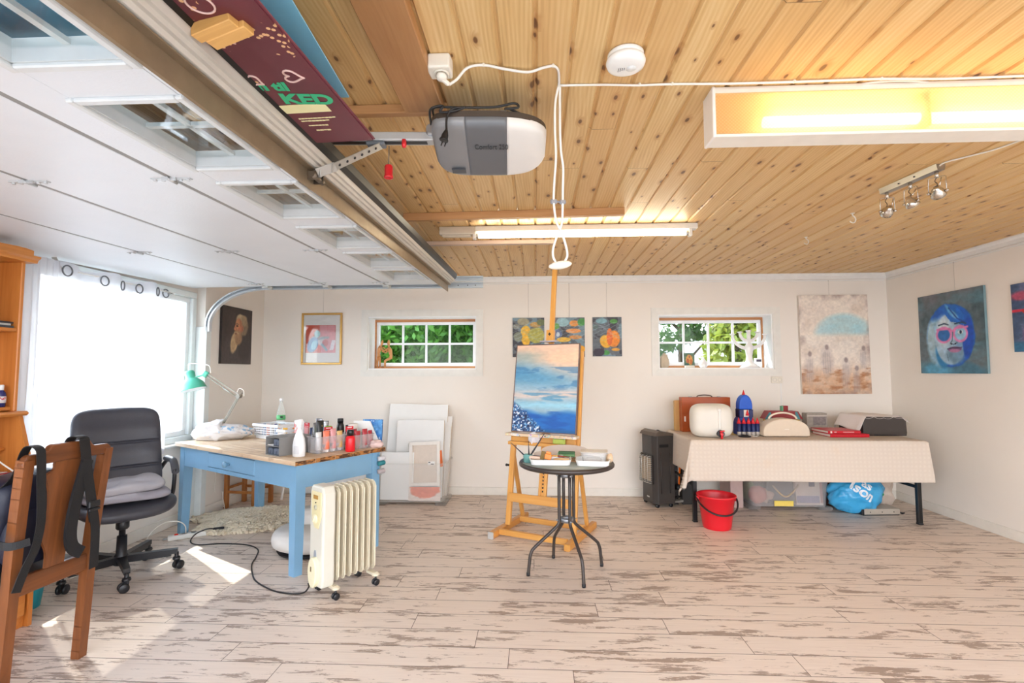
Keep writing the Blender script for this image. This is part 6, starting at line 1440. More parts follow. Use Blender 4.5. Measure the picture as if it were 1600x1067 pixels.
# pine stool with brown paper on it
st = thing('stool', 'small pine stool in the corner behind the blue desk', 'stool', (-2.83, 4.87, 0), R(-5))
SP = wood('stool_pine', (188, 122, 62), (146, 84, 36), 2, 1, .45)
for sx in (-1, 1):
    for sy in (-1, 1): q = MB(); q.span(sx * .145 - .019, sx * .145 + .019, sy * .13 - .019, sy * .13 + .019, 0, .40, .004); q.build('leg', SP, st)
for s in (-1, 1):
    q = MB(); q.bar((-.145, s * .13, .155), (.145, s * .13, .155), .018, .024, .002); q.build('stretcher', SP, st); q = MB(); q.bar((s * .145, -.13, .19), (s * .145, .13, .19), .018, .024, .002); q.build('stretcher', SP, st)
q = MB(); q.span(-.17, .17, -.155, .155, .40, .424, .006); q.build('seat', SP, st)
q = MB(); q.grid(lambda u, v: (-.19 + .38 * u, -.175 + .35 * v, .012 + .02 * fbm(u * 5, v * 5, 71) + (.0 if .06 < v < .94 and .06 < u < .94 else -.05 - .03 * math.sin(20 * u))), 40, 30); o = q.build('paper_bag', pm('kraft_paper', (194, 164, 124), .7, 0, .1, 8, .4, 20), recalc=False, solid=.002); o.location = (-2.83, 4.87, .426); o.rotation_euler = (0, 0, R(-8)); tag(o, 'crumpled brown paper draped over the stool seat', 'paper')
q = MB(); q.bar((-2.61, 5.08, 0), (-2.585, 5.18, .55), .018, .018, .003); tag(q.build('white_pole', WHITE), 'thin white pole leaning behind the stool', 'pole')
q = MB(); q.box((0, 0, .19), (.80, .03, .36), .004); o = q.build('foam_board', pm('panel_white', (230, 228, 224), .5)); o.location = (-2.11, 5.32, .002); o.rotation_euler = (R(-3), 0, 0); tag(o, 'long white board standing against the back wall behind the desk', 'panel')

# ---------------------------------------------------------------- clear bin of blank canvases
bn = thing('storage_bin', 'large clear plastic bin full of blank canvases against the back wall', 'storage bin', (-1.235, 5.09, 0))
BC = clear('milky_bin', (236, 234, 230), .12, .2)
q = MB(); ringbox(q, .70, .42, .38, .003, .025, .035, rim=.012); q.build('bin', BC, bn)
for sx in (-1, 1): q = MB(); q.span(sx * .30 - .055, sx * .30 + .055, -.18, .18, 0, .036, .008); q.build('foot', BC, bn)
CV = pm('primed_canvas', (238, 237, 234), .7, 0, .03, 10, .15, 300); RAWW = wood('stretcher_pine', (232, 206, 168), (206, 174, 130), 0); LIN = pm('raw_linen', (222, 208, 194), .8, 0, .08, 30, .2, 300)
def blank(label, w, h, d, loc, tilt, rz=0, m=CV, rx=0):
    o = thing('blank_canvas', label, 'canvas', loc, rot=(R(-tilt), R(rx), R(rz))); q = MB(); q.span(-w / 2, w / 2, -d, -d + .003, 0, h, .001); q.build('canvas', m, o)
    q = MB()
    for z in (.012, h - .014): q.span(-w / 2 + .001, w / 2 - .001, -d + .003, 0, z - .012, z + .013, .001)
    for x in (-w / 2 + .02, w / 2 - .02): q.span(x - .019, x + .019, -d + .003, 0, .026, h - .028)
    q.build('stretcher', RAWW, o); return o
BZ = .042
blank('tallest blank white canvas, leaning at the back of the clear bin', .625, .93, .022, (-1.255, 5.16, BZ), 8.5, rx=1.0)
blank('middle-sized blank white canvas in front of the tallest one in the bin', .49, .77, .03, (-1.19, 5.085, BZ), 7)
blank('wide low blank white canvas at the left front of the bin', .33, .46, .02, (-1.385, 4.975, BZ), 7)
o = thing('blank_canvas', 'small canvas turned to show its linen back and stretcher in the bin', 'canvas', (-1.105, 4.985, BZ + .135), rot=(R(-7), R(-2), 0))
w, h = .31, .43; q = MB()
for z in (.016, h - .016): q.span(-w / 2, w / 2, -.02, 0, z - .016, z + .016, .001)
for x in (-w / 2 + .016, w / 2 - .016): q.span(x - .016, x + .016, -.02, 0, .032, h - .032, .001)
q.build('stretcher', pm('white_stretcher', (236, 230, 222), .6), o); q = MB(); q.span(-w / 2 + .004, w / 2 - .004, -.001, .002, .004, h - .004); q.build('linen_back', LIN, o)
q = MB(); q.span(.03, .10, -.0022, -.0012, .20, .235); lb_ = q.build('paper_label', MC['paper_white'], o); q = MB(); q.span(.035, .055, -.0028, -.002, .222, .23); q.span(.06, .09, -.0028, -.002, .204, .212); q.build('label_bar', MC['black_cap'], lb_)
for k, (dx, hh, dy) in enumerate(((.0, .80, .0), (.0, .74, .03), (.0, .70, .058))):
    o = blank(['narrow canvas edge-on at the right side of the bin, tallest of three', 'narrow canvas edge-on at the right side of the bin, middle of three', 'narrow canvas edge-on at the right side of the bin, shortest of three'][k], .14, hh, .022, (-.985 + .0, 5.235 + .0 - dy * 1.0, BZ), 5 - k); o.rotation_euler = (R(-5), R(2.5), R(0))
q = MB(); q.span(-.025, .025, -.001, .001, 0, .12); o = q.build('price_label', pm('speckled_label', (120, 116, 112), .6, 0, .8, 80)); o.location = (-.985, 5.181, .60); o.rotation_euler = (R(-5), R(2.5), 0); tag(o, 'dark printed label on the canvas at the right side of the bin', 'label')
p = Pic(.3, .13, 60, 30, (228, 214, 204)); p.ell(.5, .9, .46, .75, (222, 122, 96), soft=.1, wob=.3); p.strokes(.2, 9, 9, 81)
o = thing('paint_study', 'peach painted study visible low through the front of the bin', 'painting', (-1.10, 4.945, BZ), rot=(R(-6), 0, 0)); canvas(o, p, .32, .13, .004, (228, 214, 204))
q = MB(); q.span(-.02, .02, -.004, .004, 0, .16, .001); o = q.build('orange_strip', pm('orange_card', (236, 116, 40), .5)); o.location = (-.945, 5.02, .36); o.rotation_euler = (R(-6), 0, R(70)); tag(o, 'small orange card sticking up at the right side of the bin', 'card')
# ================================================================ round table with painting gear
rt = thing('round_table', 'small round dark metal bistro table in front of the easel', 'table', (.20, 3.355, 0))
DM_ = pm('dark_bronze_tube', (66, 58, 54), .38, .3, .15, 40, .15, 200)
q = MB(); q.lathe([(0, .684), (.285, .684), (.300, .682), (.312, .690), (.314, .702), (.308, .712), (.296, .712), (.292, .705), (0, .705)], 64); q.build('table_rim', DM_, rt)
q = MB(); q.lathe([(0, .705), (.291, .705), (.291, .7085), (0, .7085)], 64); t = NT('frosted_table_glass'); co = t.coord(); n = t.noise(co, 9, 3); t.bsdf(t.mix(n, lin((128, 136, 130)), lin((160, 166, 160))), .12); q.build('glass_top', t.m, rt)
feet = [(-.253, -.075), (.086, -.235), (.238, .103), (-.081, .239)]
for (fx, fy) in feet:
    d = Vector((fx, fy, 0)); r0 = d.length; u_ = d / r0; th = .052
    P = [u_ * th + Vector((0, 0, .685)), u_ * th + Vector((0, 0, .5)), u_ * th + Vector((0, 0, .34)), u_ * (th + .004) + Vector((0, 0, .315)), u_ * (th + .03) + Vector((0, 0, .285)), u_ * (r0 - .045) + Vector((0, 0, .175)), u_ * (r0 - .022) + Vector((0, 0, .145)), u_ * (r0 - .012) + Vector((0, 0, .115)), u_ * r0 + Vector((0, 0, .012)), u_ * (r0 + .001) + Vector((0, 0, 0))]
    q = MB(); q.tube([P[0], P[1]] + spline(P[2:8], 4) + P[8:], .0105, 12); l_ = q.build('leg', DM_, rt)
    q = MB(); q.cyl(P[8] - Vector((0, 0, .012)), P[8] + Vector((0, 0, .008)), .0118, n=12); q.build('foot_cap', BPL, l_)
for z in (.335, .625):
    q = MB(); q.lathe([(.040, z - .014), (.044, z - .014), (.044, z + .014), (.040, z + .014), (.040, z - .014)], 36); c_ = q.build('collar', pm('zinc_collar', (150, 152, 156), .35, .7, .15, 40), rt)
    for (fx, fy) in feet: q = MB(); u_ = Vector((fx, fy, 0)).normalized(); q.cyl(u_ * .04 + Vector((0, 0, z)), u_ * .07 + Vector((0, 0, z)), .005, n=10); q.build('bolt', MC['zinc_collar'], c_)
RZ = .709
WT = pm('tray_white', (238, 236, 232), .4, 0, .03)
def rtray(label, x, y, L, W, rz, h=.030): o = thing('tray', label, 'tray', (x, y, RZ), R(rz)); q = MB(); ringbox(q, L, W, h, .003, .008, rim=.002); q.build('tray', WT, o); return o
rtray('white tray of brushes and tubes on the left of the round table', .095, 3.31, .265, .185, -2, .034); rtray('white tray under the clear tub on the right of the round table', .365, 3.275, .215, .17, -6, .034)
o = thing('food_tub', 'clear lidded tub on the right-hand white tray', 'tub', (.378, 3.31, RZ + .005), R(-8)); q = MB(); ringbox(q, .165, .115, .070, .002, .012, rim=.004); q.build('tub', clear('tub_plastic', (236, 234, 232), .26, .2), o)
q = MB(); q.span(-.088, .088, -.062, .062, .0705, .077, .003); q.build('lid', clear('tub_lid_plastic', (236, 228, 216), .5, .3), o); q = MB(); q.span(-.06, .05, -.02, .03, .004, .03, .01); o2 = q.build('contents', pm('tub_contents', (214, 206, 200), .6), o)
o = lump('paint_rag', pm('beige_rag', (226, 196, 162), .8), (.025, .03, .028), 12, 24, .4); o.location = (.478, 3.315, RZ + .034); tag(o, 'small beige block leaning at the right side of the clear tub', 'wood block')
cu = thing('cup', 'aqua plastic cup holding three brushes at the left of the round table', 'cup', (-.055, 3.33, RZ)); q = MB(); q.lathe([(0, 0), (.026, 0), (.031, .05), (.0325, .052), (.029, .05), (.025, .004), (0, .004)], 28); q.build('cup_body', pm('aqua_plastic', (122, 176, 170), .4), cu)
def brush(label, p, q_, rad, hcol, fer, hair, wet=False, group=None):
    o = thing('paint_brush', label, 'brush', p, group=group); d = Vector(q_) - Vector(p); L = d.length; u_ = d / L
    q = MB(); q.tube([u_ * .055, u_ * (L * .35), u_ * (L * .6), u_ * L], [rad * .8, rad * 1.15, rad * .8, rad * .4], 10); q.build('handle', hcol, o)
    q = MB(); q.tube([u_ * .026, u_ * .058], [rad * .95, rad * .85], 10); q.build('ferrule', fer, o)
    q = MB(); q.tube([u_ * .0, u_ * .012, u_ * .03], [rad * .35, rad * 1.05, rad * .9], 10); q.build('bristles', hair, o); return o
DKH = pm('dark_brush_handle', (44, 44, 50), .35); GRF = pm('grey_ferrule', (104, 108, 114), .3, .6); HAIR = pm('brush_hair', (70, 60, 56), .8)
brush('thin dark brush leaning far left in the aqua cup', (-.038, 3.335, RZ + .008), (-.165, 3.285, RZ + .135), .0042, DKH, GRF, HAIR)
brush('short dark brush upright in the aqua cup', (-.045, 3.33, RZ + .008), (-.05, 3.33, RZ + .135), .0042, DKH, GRF, HAIR)
brush('long dark brush leaning right out of the aqua cup', (-.06, 3.33, RZ + .008), (.055, 3.30, RZ + .19), .0055, DKH, GRF, HAIR)
# palettes at the back of the table
PLT = pm('grey_palette', (206, 196, 192), .45, 0, .08, 12)
def palette(label, x, y, z, a, b, rz, rx):
    o = thing('palette', label, 'palette', (x, y, z), rot=(R(rx), 0, R(rz))); n = 40; P = [(a * math.cos(2 * PI * k / n) * (1 + .12 * math.sin(2 * PI * k / n)), b * math.sin(2 * PI * k / n)) for k in range(n)]
    q = MB(); q.prism(P, 0, .004); q.build('board', PLT, o); q = MB(); q.lathe([(.016, .0042), (0, .0046)], 18, (-a * .3, -b * .25, 0)); q.build('thumb_hole', pm('hole_dark', (60, 50, 48), .7), o); return o
palette('long grey paint palette at the back of the round table', .20, 3.50, RZ + .045, .16, .085, -4, 22); palette('smaller grey palette leaning on the white tray', .115, 3.435, RZ + .034, .13, .06, 6, 16)
z = RZ + .006
def knife(label, x, y, rz, col, zz=0):
    o = thing('palette_knife', label, 'palette knife', (x, y, z + zz), R(rz)); q = MB(); q.tube([(0, 0, .012), (.05, 0, .013), (.10, 0, .012)], [.005, .008, .005], 10); q.build('handle', col, o); q = MB(); q.prism([(.105, -.003), (.125, -.008), (.18, -.007), (.195, 0), (.18, .007), (.125, .008), (.105, .003)], .011, .0122); q.build('blade', pm('knife_steel', (170, 170, 172), .25, .9), o); return o
knife('palette knife with pale wooden handle lying in the left tray', .215, 3.27, 176, pm('pale_handle', (222, 180, 124), .4), .012)
brush('flat brush with a red-brown handle lying across the left tray', (.10, 3.285, RZ + .052), (.215, 3.33, RZ + .035), .006, pm('redbrown_handle', (150, 62, 40), .4), pm('brass_ferrule', (206, 170, 100), .3, .6), pm('ochre_hair', (206, 150, 80), .8))
q = MB(); q.span(-.022, .022, -.01, .01, 0, .034, .003); q.span(-.016, .016, -.008, .008, .034, .050, .003); o = q.build('scraper', pm('orange_plastic', (236, 130, 26), .35)); o.location = (.075, 3.265, RZ + .03); o.rotation_euler = (R(-14), R(10), 0); tag(o, 'orange plastic scraper standing at the front of the left tray', 'scraper')
q = MB(); q.span(-.014, .014, -.006, .006, 0, .055, .003); o = q.build('sponge_brush', pm('olive_foam', (126, 104, 62), .9, 0, .2, 80)); o.location = (.038, 3.28, RZ + .026); o.rotation_euler = (R(-10), R(14), 0); tag(o, 'olive brown foam brush beside the orange scraper', 'brush')
for k, (x, y, c, l) in enumerate(((.0, 3.30, (224, 196, 178), 'flesh pink paint tube at the left end of the left tray'), (.02, 3.33, (120, 114, 124), 'slate grey paint tube behind the olive brush in the left tray'), (.12, 3.30, (206, 202, 206), 'silver paint tube behind the orange scraper'), (.165, 3.36, (196, 190, 190), 'crumpled silver tube at the back of the left tray'))):
    q = MB(); q.tube([(-.05, 0, 0), (-.04, 0, .0), (.03, 0, 0), (.05, 0, 0)], [.004, .012, .011, .004], 12); o = q.build('paint_tube', pm('tray_tube_%d' % k, c, .35, .1)); o.location = (x, y, RZ + .034); o.rotation_euler = (0, R(4), R(20 * k - 12)); tag(o, l, 'paint tube')
o = thing('sponge', 'two-tone green washing sponge at the back of the left tray', 'sponge', (.205, 3.38, RZ + .03), R(-8)); q = MB(); q.span(-.055, .055, -.018, .018, .0, .020, .004); q.build('sponge_body', pm('moss_sponge', (106, 140, 96), .9, 0, .2, 60, .5, 200), o); q = MB(); q.span(-.055, .055, -.018, .018, .0205, .034, .003); q.build('scouring_pad', pm('dark_green_pad', (66, 98, 66), .9, 0, .2, 80), o); q = MB(); q.span(-.060, -.0555, -.017, .017, .002, .026, .001); q.build('mint_edge', pm('mint_sponge', (160, 206, 180), .9), o)

# ================================================================ right: covered folding table
ft = thing('folding_table', 'long folding table with black legs under a cream tablecloth', 'table', (2.32, 4.795, 0))
q = MB(); q.span(-.975, .975, -.375, .375, .685, .713, .006); q.build('table_top', pm('table_top_grey', (196, 190, 184), .5), ft)
BLK = pm('black_steel', (26, 26, 28), .35, .2)
for x in (-.938, .95):
    for y in (-.297, .29): q = MB(); q.span(x - .018, x + .018, y - .018, y + .018, .012, .686, .004); l_ = q.build('leg', BLK, ft); q = MB(); q.span(x - .020, x + .020, y - .020, y + .020, 0, .014, .003); q.build('foot_cap', BPL, l_)
    q = MB(); q.span(x - .01, x + .01, -.28, .275, .30, .325, .003); q.build('leg_brace', BLK, ft)
# tablecloth draped over it
x0, x1, y0, y1 = 1.340, 3.300, 4.412, 5.178; ol, orr, of, ob = .30, .30, .345, .15
def clo(u, v):
    s = x0 - ol + (x1 - x0 + ol + orr) * u; t_ = y0 - of + (y1 - y0 + of + ob) * v
    dx = (x0 - s if s < x0 else (s - x1 if s > x1 else 0)); dy = (y0 - t_ if t_ < y0 else (t_ - y1 if t_ > y1 else 0))
    sx = -1 if s < x0 else 1; sy = -1 if t_ < y0 else 1
    bx = min(max(s, x0), x1); by = min(max(t_, y0), y1)
    if dx == 0 and dy == 0: return (bx, by, .7165 + .0012 * fbm(s * 9, t_ * 9, 91))
    if dx == 0: return (bx + .0, by + sy * (.006 + .014 * dy / .35 * (1 + .6 * math.sin(5.2 * s + 1))), .7165 - dy)
    if dy == 0: return (bx + sx * (.006 + (.03 if sx < 0 else .10) * dx + .008 * dx / .3 * math.sin(9 * t_)), by, .7165 - dx)
    h = math.hypot(dx, dy); m = min(dx, dy)
    fl = .42 * m if sx < 0 else .05 * m
    wx, wy = dx / h, dy / h
    if sx > 0: ox, oy = .006 + .10 * dx, .006 + .014 * dy / .35
    elif dx > dy: ox, oy = .012 + fl * .55, fl
    else: ox, oy = fl, .012 + fl * .55
    if sx < 0: oy *= .7
    drop = math.sqrt(max(0, h * h - fl * fl * 1.3)) if sx < 0 else max(dx, dy)
    return (bx + sx * ox, by + sy * oy, .7165 - drop)
t = NT('cream_damask_cloth'); co = t.coord(); wa = t.new('TexWave', wave_type='BANDS', bands_direction='X'); t.l.new(co, wa.inputs[0]); wa.inputs['Scale'].default_value = 9; wa.inputs['Distortion'].default_value = 1.2
wb = t.new('TexWave', wave_type='BANDS', bands_direction='Z'); t.l.new(co, wb.inputs[0]); wb.inputs['Scale'].default_value = 9; wb.inputs['Distortion'].default_value = 1.2
pat = t.math('MULTIPLY', wa.outputs['Fac'], wb.outputs['Fac']); n = t.noise(co, 5, 4); wrk = t.noise(t.mapping(co, (12, 12, 26)), 1, 4)
c = t.mix(pat, lin((208, 194, 180)), lin((213, 200, 186))); c = t.mix(t.math('MULTIPLY', t.smooth(n, .55, .72), .4), c, lin((212, 188, 164))); t.bsdf(c, .8, 0, t.bump(t.math('ADD', t.math('MULTIPLY', wrk, 1.0), t.math('MULTIPLY', pat, .3)), .35, .012))
q = MB(); q.grid(clo, 150, 90); tc = q.build('tablecloth', t.m, recalc=False, solid=.0016); tag(tc, 'cream patterned tablecloth draped over the folding table', 'tablecloth')
CZ = .7195
# art case, folio behind
MAH = wood('mahogany_case', (186, 88, 36), (152, 64, 22), 0, .6, .35)
o = thing('art_case', 'reddish wooden art case with a handle standing on the tablecloth', 'case', (1.665, 5.03, CZ), R(2)); w, h, d = .475, .335, .085
q = MB(); q.span(-w / 2, w / 2, -d / 2, -.002, 0, h, .004); q.build('front_shell', MAH, o); q = MB(); q.span(-w / 2, w / 2, .002, d / 2, 0, h, .004); q.build('back_shell', MAH, o)
q = MB(); q.span(-w / 2 + .004, w / 2 - .004, -.002, .002, .003, h - .003); q.build('joint', pm('case_joint', (70, 30, 14), .6), o)
q = MB(); q.tube(spline([(-.075, 0, h), (-.06, 0, h + .014), (0, 0, h + .02), (.06, 0, h + .014), (.075, 0, h)], 6), .005, 10); q.build('handle', pm('case_handle', (70, 52, 44), .4), o)
for x in (-.14, .14): q = MB(); q.span(x - .014, x + .014, -.014, .014, h, h + .006, .001); q.build('latch', GALV, o)
q = MB(); q.span(-w / 2 + .02, -w / 2 + .036, -d / 2 - .0012, -d / 2, .10, .15); q.build('paper_tag', pm('tag_pale', (232, 220, 214), .5), o)
o = thing('art_folio', 'ochre edged wooden board standing behind the art case', 'board', (1.62, 5.105, CZ), R(2)); q = MB(); q.span(-.235, .235, -.025, -.004, 0, .30, .002); q.build('board', wood('folio_wood', (216, 172, 110), (190, 140, 76), 2), o); q = MB(); q.span(-.235, .235, -.004, .02, 0, .295, .002); q.build('ochre_board', pm('ochre_edge', (196, 150, 62), .5), o)
# water canister with red tap
o = thing('water_canister', 'translucent white water canister with a red tap on the table', 'canister', (1.575, 4.60, CZ), R(-4))
def canf(p): 
    x, y, z = p; return (x, y, z + 0)
CAN = pm('milky_canister', (232, 226, 214), .35, 0, .03, **{'Subsurface Weight': .25, 'Subsurface Radius': (.05, .05, .04), 'Transmission Weight': .12})
f, a, b = cushion(64, 26, .30, .365, .20, 4.2); q = MB(); q.M = Matrix.Translation((0, 0, .149)) @ Matrix.Rotation(R(90), 4, 'X') @ Matrix.Rotation(R(90), 4, 'Z'); q.grid(f, a, b, wrap=True); q.build('body', CAN, o)
q = MB(); q.span(.036, .058, -.112, -.085, .075, .245, .008); q.span(.03, .064, -.11, -.09, .235, .262, .006); q.build('moulded_rib', pm('canister_rib', (238, 234, 226), .35), o)
q = MB(); q.cyl((.05, -.085, .042), (.05, -.125, .042), .03, n=24); q.build('tap_collar', BPL, o)
q = MB(); q.cyl((.05, -.12, .042), (.05, -.155, .042), .012, n=16); q.cyl((.05, -.145, .058), (.05, -.145, .002), .0105, n=16); q.bar((.035, -.145, .064), (.075, -.145, .070), .012, .012, .003); q.build('tap', pm('tap_red', (214, 30, 40), .3), o)
# painted toy castle
o = thing('toy_castle', 'blue clay castle with red cone turrets on the table', 'toy castle', (1.935, 4.76, CZ + .004), R(3)); o.scale = (.88, .92, 1)
CB = pm('castle_blue', (36, 66, 138), .5, 0, .35, 26); CRd = pm('castle_red', (220, 40, 48), .45); CBl = pm('castle_bright_blue', (20, 84, 190), .45, 0, .2); CN = pm('castle_dark', (26, 40, 92), .5, 0, .25); CWt = pm('castle_cream', (226, 216, 200), .6)
q = MB(); q.prism([(-.098, 0), (.098, 0), (.094, .11), (.082, .145), (.06, .165), (-.06, .165), (-.082, .145), (-.094, .11)], -.045, .06, 'xz'); q.build('keep', CB, o, bev=.012)
q = MB(); q.span(-.072, -.026, -.05, .045, .16, .232, .004); q.span(.026, .072, -.05, .045, .16, .232, .004); q.span(-.072, .072, -.02, .045, .16, .236, .004); q.build('gatehouse', CN, o)
q = MB(); q.prism([(-.070, .232), (.070, .232)] + [(.070 * math.cos(PI * k / 14), .262 + .105 * math.sin(PI * k / 14)) for k in range(15)], -.048, .045, 'xz'); q.build('dome', CBl, o, bev=.012)
q = MB(); q.lathe([(.021, .355), (0, .415)], 16); q.build('cone_roof', CRd, o); q = MB(); q.span(-.025, .025, -.047, -.021, .165, .228); q.build('window_niche', CWt, o); q = MB(); q.lathe([(.018, .178), (0, .238)], 14, (.004, -.062, 0)); q.build('cone_roof', CRd, o)
for k in range(5):
    x, y = -.096 + .048 * k, -.078 - .012 * (1 - abs(k - 2) / 2.); q = MB(); q.lathe([(.019, 0), (.0205, .045), (.0205, .112), (0, .113)], 14, (x, y, 0)); tw = q.build('turret', CN, o)
    q = MB(); q.lathe([(.0195, .0), (.0212, .034)], 14, (x, y, 0)); q.build('turret_foot', pm('castle_worn', (180, 172, 164), .6, 0, .4, 30), tw); q = MB(); q.lathe([(.022, .108), (0, .168)], 14, (x, y, 0)); q.build('cone_roof', CRd, tw)
q = MB(); q.span(-.20, .17, -.10, .12, 0, .0035); o = q.build('yellow_mat', pm('yellow_print_mat', (222, 190, 110), .6, 0, .25, 40)); o.location = (2.02, 4.82, CZ); o.rotation_euler = (0, 0, R(-6)); tag(o, 'yellow patterned mat under the toy castle', 'mat')
o = thing('coaster', 'round black plastic disc lying near the front edge of the tablecloth', 'coaster', (1.875, 4.615, CZ)); q = MB(); q.lathe([(0, 0), (.052, 0), (.054, .003), (.054, .008), (.04, .010), (.030, .013), (.03, .018), (0, .018)], 30); q.build('disc', BPL, o)
# cream portable speaker with arched handle
o = thing('portable_speaker', 'cream dome-shaped portable speaker with an arched handle', 'speaker', (2.245, 4.68, CZ)); CRS = pm('speaker_cream', (218, 200, 178), .6, 0, .05, 40, .2, 400)
P = [(-.205, .012), (-.20, .004), (.20, .004), (.205, .012)] + [(.205 * math.cos(a) * (1 if abs(math.cos(a)) < .95 else 1), -.0 + .02 + .142 * math.sin(a) ** .72) for a in [R(4 + 172 * k / 28) for k in range(29)]]
q = MB(); q.prism(P, -.07, .07, 'xz', True); q.build('body', CRS, o, bev=.018); q = MB(); q.span(-.19, .19, -.06, .06, 0, .006, .002); q.build('base', pm('speaker_base', (90, 78, 68), .5), o)
q = MB(); q.tube([(.125 * math.cos(a), 0, .148 + .062 * math.sin(a)) for a in [R(6 + 168 * k / 24) for k in range(25)]], .008, 12); q.build('handle', pm('handle_cream', (232, 218, 198), .35), o)
q = MB(); q.span(-.02, .02, -.072, -.0695, .066, .070); q.build('badge', pm('speaker_badge', (240, 232, 220), .4), o)
q = MB(); q.tube(spline([(2.02, 4.66, CZ + .01), (2.0, 4.64, CZ + .004), (1.97, 4.62, CZ + .004), (1.93, 4.66, CZ + .004)], 6), .003, 8); tag(q.build('speaker_cable', CW), 'thin cream cable trailing from the dome speaker', 'cable')
# painted wooden house
o = thing('toy_house', 'colourful painted wooden house behind the dome speaker', 'toy house', (2.375, 4.98, CZ)); HR = pm('house_red', (140, 34, 36), .5, 0, .2); HT = pm('house_teal', (66, 128, 136), .5, 0, .25); HY = pm('house_yellow', (206, 164, 66), .55, 0, .3, 26)
q = MB(); q.span(-.15, .15, -.05, .05, 0, .14, .003); q.build('walls', HY, o); q = MB(); q.prism([(-.175, .13), (.175, .13), (.13, .205), (-.13, .205)], -.065, .065, 'xz'); q.build('roof', HR, o)
q = MB(); q.prism([(-.185, .128), (-.12, .128), (-.125, .195), (-.142, .195)], -.067, -.062, 'xz'); q.prism([(.11, .128), (.15, .128), (.12, .2), (.10, .2)], -.067, -.062, 'xz'); q.build('gable_stripe', HT, o); q = MB(); q.span(.015, .06, -.02, .02, .2, .255, .002); q.build('chimney', HR, o); q = MB(); q.span(.0, .0145, -.021, .021, .2, .252, .001); q.build('chimney_stripe', pm('house_green', (96, 160, 120), .5), o)
# grey picture box
o = thing('card_box', 'grey printed card box between speaker and covered printer', 'box', (2.70, 5.0, CZ), R(4)); q = MB(); q.span(-.10, .10, -.04, .04, 0, .185, .003); q.build('box', pm('grey_print_box', (150, 142, 132), .6, 0, .35, 30), o); q = MB(); q.span(-.04, .085, -.0415, -.0405, .07, .15); q.build('picture_panel', pm('box_picture', (126, 118, 116), .6, 0, .5, 60), o); q = MB(); q.span(-.095, .095, -.0425, -.0405, .155, .162); q.build('stripe', pm('box_stripe', (206, 198, 186), .6), o)
# red binders
BRD = pm('binder_red', (196, 22, 40), .35, 0, .06); BRL = pm('binder_paper', (232, 226, 220), .6)
def binder(label, x, y, z, w, d, h, rz):
    o = thing('binder', label, 'binder', (x, y, z), R(rz)); q = MB(); q.span(-w / 2, w / 2, -d / 2, d / 2, 0, .004, .001); q.span(-w / 2, w / 2, -d / 2, d / 2, h - .004, h, .001); q.span(-w / 2, w / 2, -d / 2, -d / 2 + .004, .004, h - .004); q.build('cover', BRD, o); q = MB(); q.span(-w / 2 + .006, w / 2 - .008, -d / 2 + .006, d / 2 - .006, .004, h - .004); q.build('pages', BRL, o); return o
binder('large red binder at the bottom of the pile on the tablecloth', 2.785, 4.75, CZ, .34, .29, .028, 1); b = binder('slim red binder topmost of the pile with white spine print', 2.755, 4.77, CZ + .029, .29, .27, .026, 2)
q = MB()
for k in range(9): q.span(-.01 + .011 * k, -.003 + .011 * k, -.1358, -.135, .010, .016)
q.span(-.09, -.07, -.1358, -.135, .010, .017); q.span(-.125, -.11, -.1358, -.135, .004, .022); q.build('spine_print', BRL, b)
# covered printer
o = thing('printer', 'dark grey printer under a white cloth at the right end of the table', 'printer', (3.165, 4.915, CZ)); q = MB(); P = [(-.19, 0), (.19, 0), (.195, .03), (.19, .135), (.155, .168), (-.15, .172), (-.19, .12)]; q.prism(P, -.20, .17, 'xz'); q.build('body', pm('printer_dark', (62, 54, 50), .5, 0, .08), o, bev=.006)
q = MB(); q.span(-.1, .1, -.203, -.199, .006, .014); q.build('paper_slot', MC['black_cap'], o)
def pc(u, v):
    x = -.235 + .46 * u; y = -.19 + .39 * v
    h = .178 - .02 * max(0, (x - .14) / .05) + .004 * math.sin(30 * x + 9 * y)
    if x < -.17: h = .178 - (-.17 - x) * 1.9 + .012 * math.sin(16 * y)
    if v < .05: y -= .012; h -= .012 + .012 * abs(math.sin(17 * u + 1))
    if v > .93: h -= .05
    return (x, y, h)
q = MB(); q.grid(pc, 60, 40); pcl = q.build('dust_cloth', pm('white_dust_cloth', (236, 228, 224), .75, 0, .04, 12, .4, 60), recalc=False, solid=.002); pcl.location = (3.165, 4.915, CZ + .0015); tag(pcl, 'white cloth thrown over the printer', 'cloth')

# gas heater
gh = thing('gas_heater', 'black cabinet gas heater with wire grille left of the covered table', 'heater', (1.195, 5.055, 0), R(17))
HB = pm('heater_black', (64, 60, 58), .38, .2, .08, 12); HTp = pm('heater_top', (92, 80, 70), .4, .2)
w2, d2 = .14, .1075     # half width (local y), half depth (local x)
q = MB(); P = [(-d2 + .035, -w2), (d2, -w2), (d2, w2), (-d2 + .035, w2), (-d2, w2 - .05), (-d2, -w2 + .05)]; q.prism(P, .035, .685); q.build('cabinet', HB, gh, bev=.004)
q = MB(); q.prism([(-d2 - .002, .685), (d2 + .002, .685), (d2 + .002, .705), (-d2 + .06, .733), (-d2 + .02, .715)], -w2 - .003, w2 + .003, 'xz'); q.build('top_panel', HTp, gh, bev=.004)
q = MB(); q.lathe([(.016, 0), (.014, .012), (.006, .016), (0, .016)], 18, (-.02, -.06, .722)); q.span(-.045, .005, -.068, -.052, .722, .730, .002); q.build('control_knob', BPL, gh)
q = MB(); q.span(-.055, .045, -w2 - .0045, -w2 - .0005, .575, .605, .012); q.build('grip_slot', pm('slot_black', (10, 10, 10), .6), gh)
for x in (-.035, .06): q = MB(); q.tube([(x, -w2 - .0005, .14), (x, -w2 - .0005, .53)], .006, 8); q.build('pressed_rib', HB, gh)
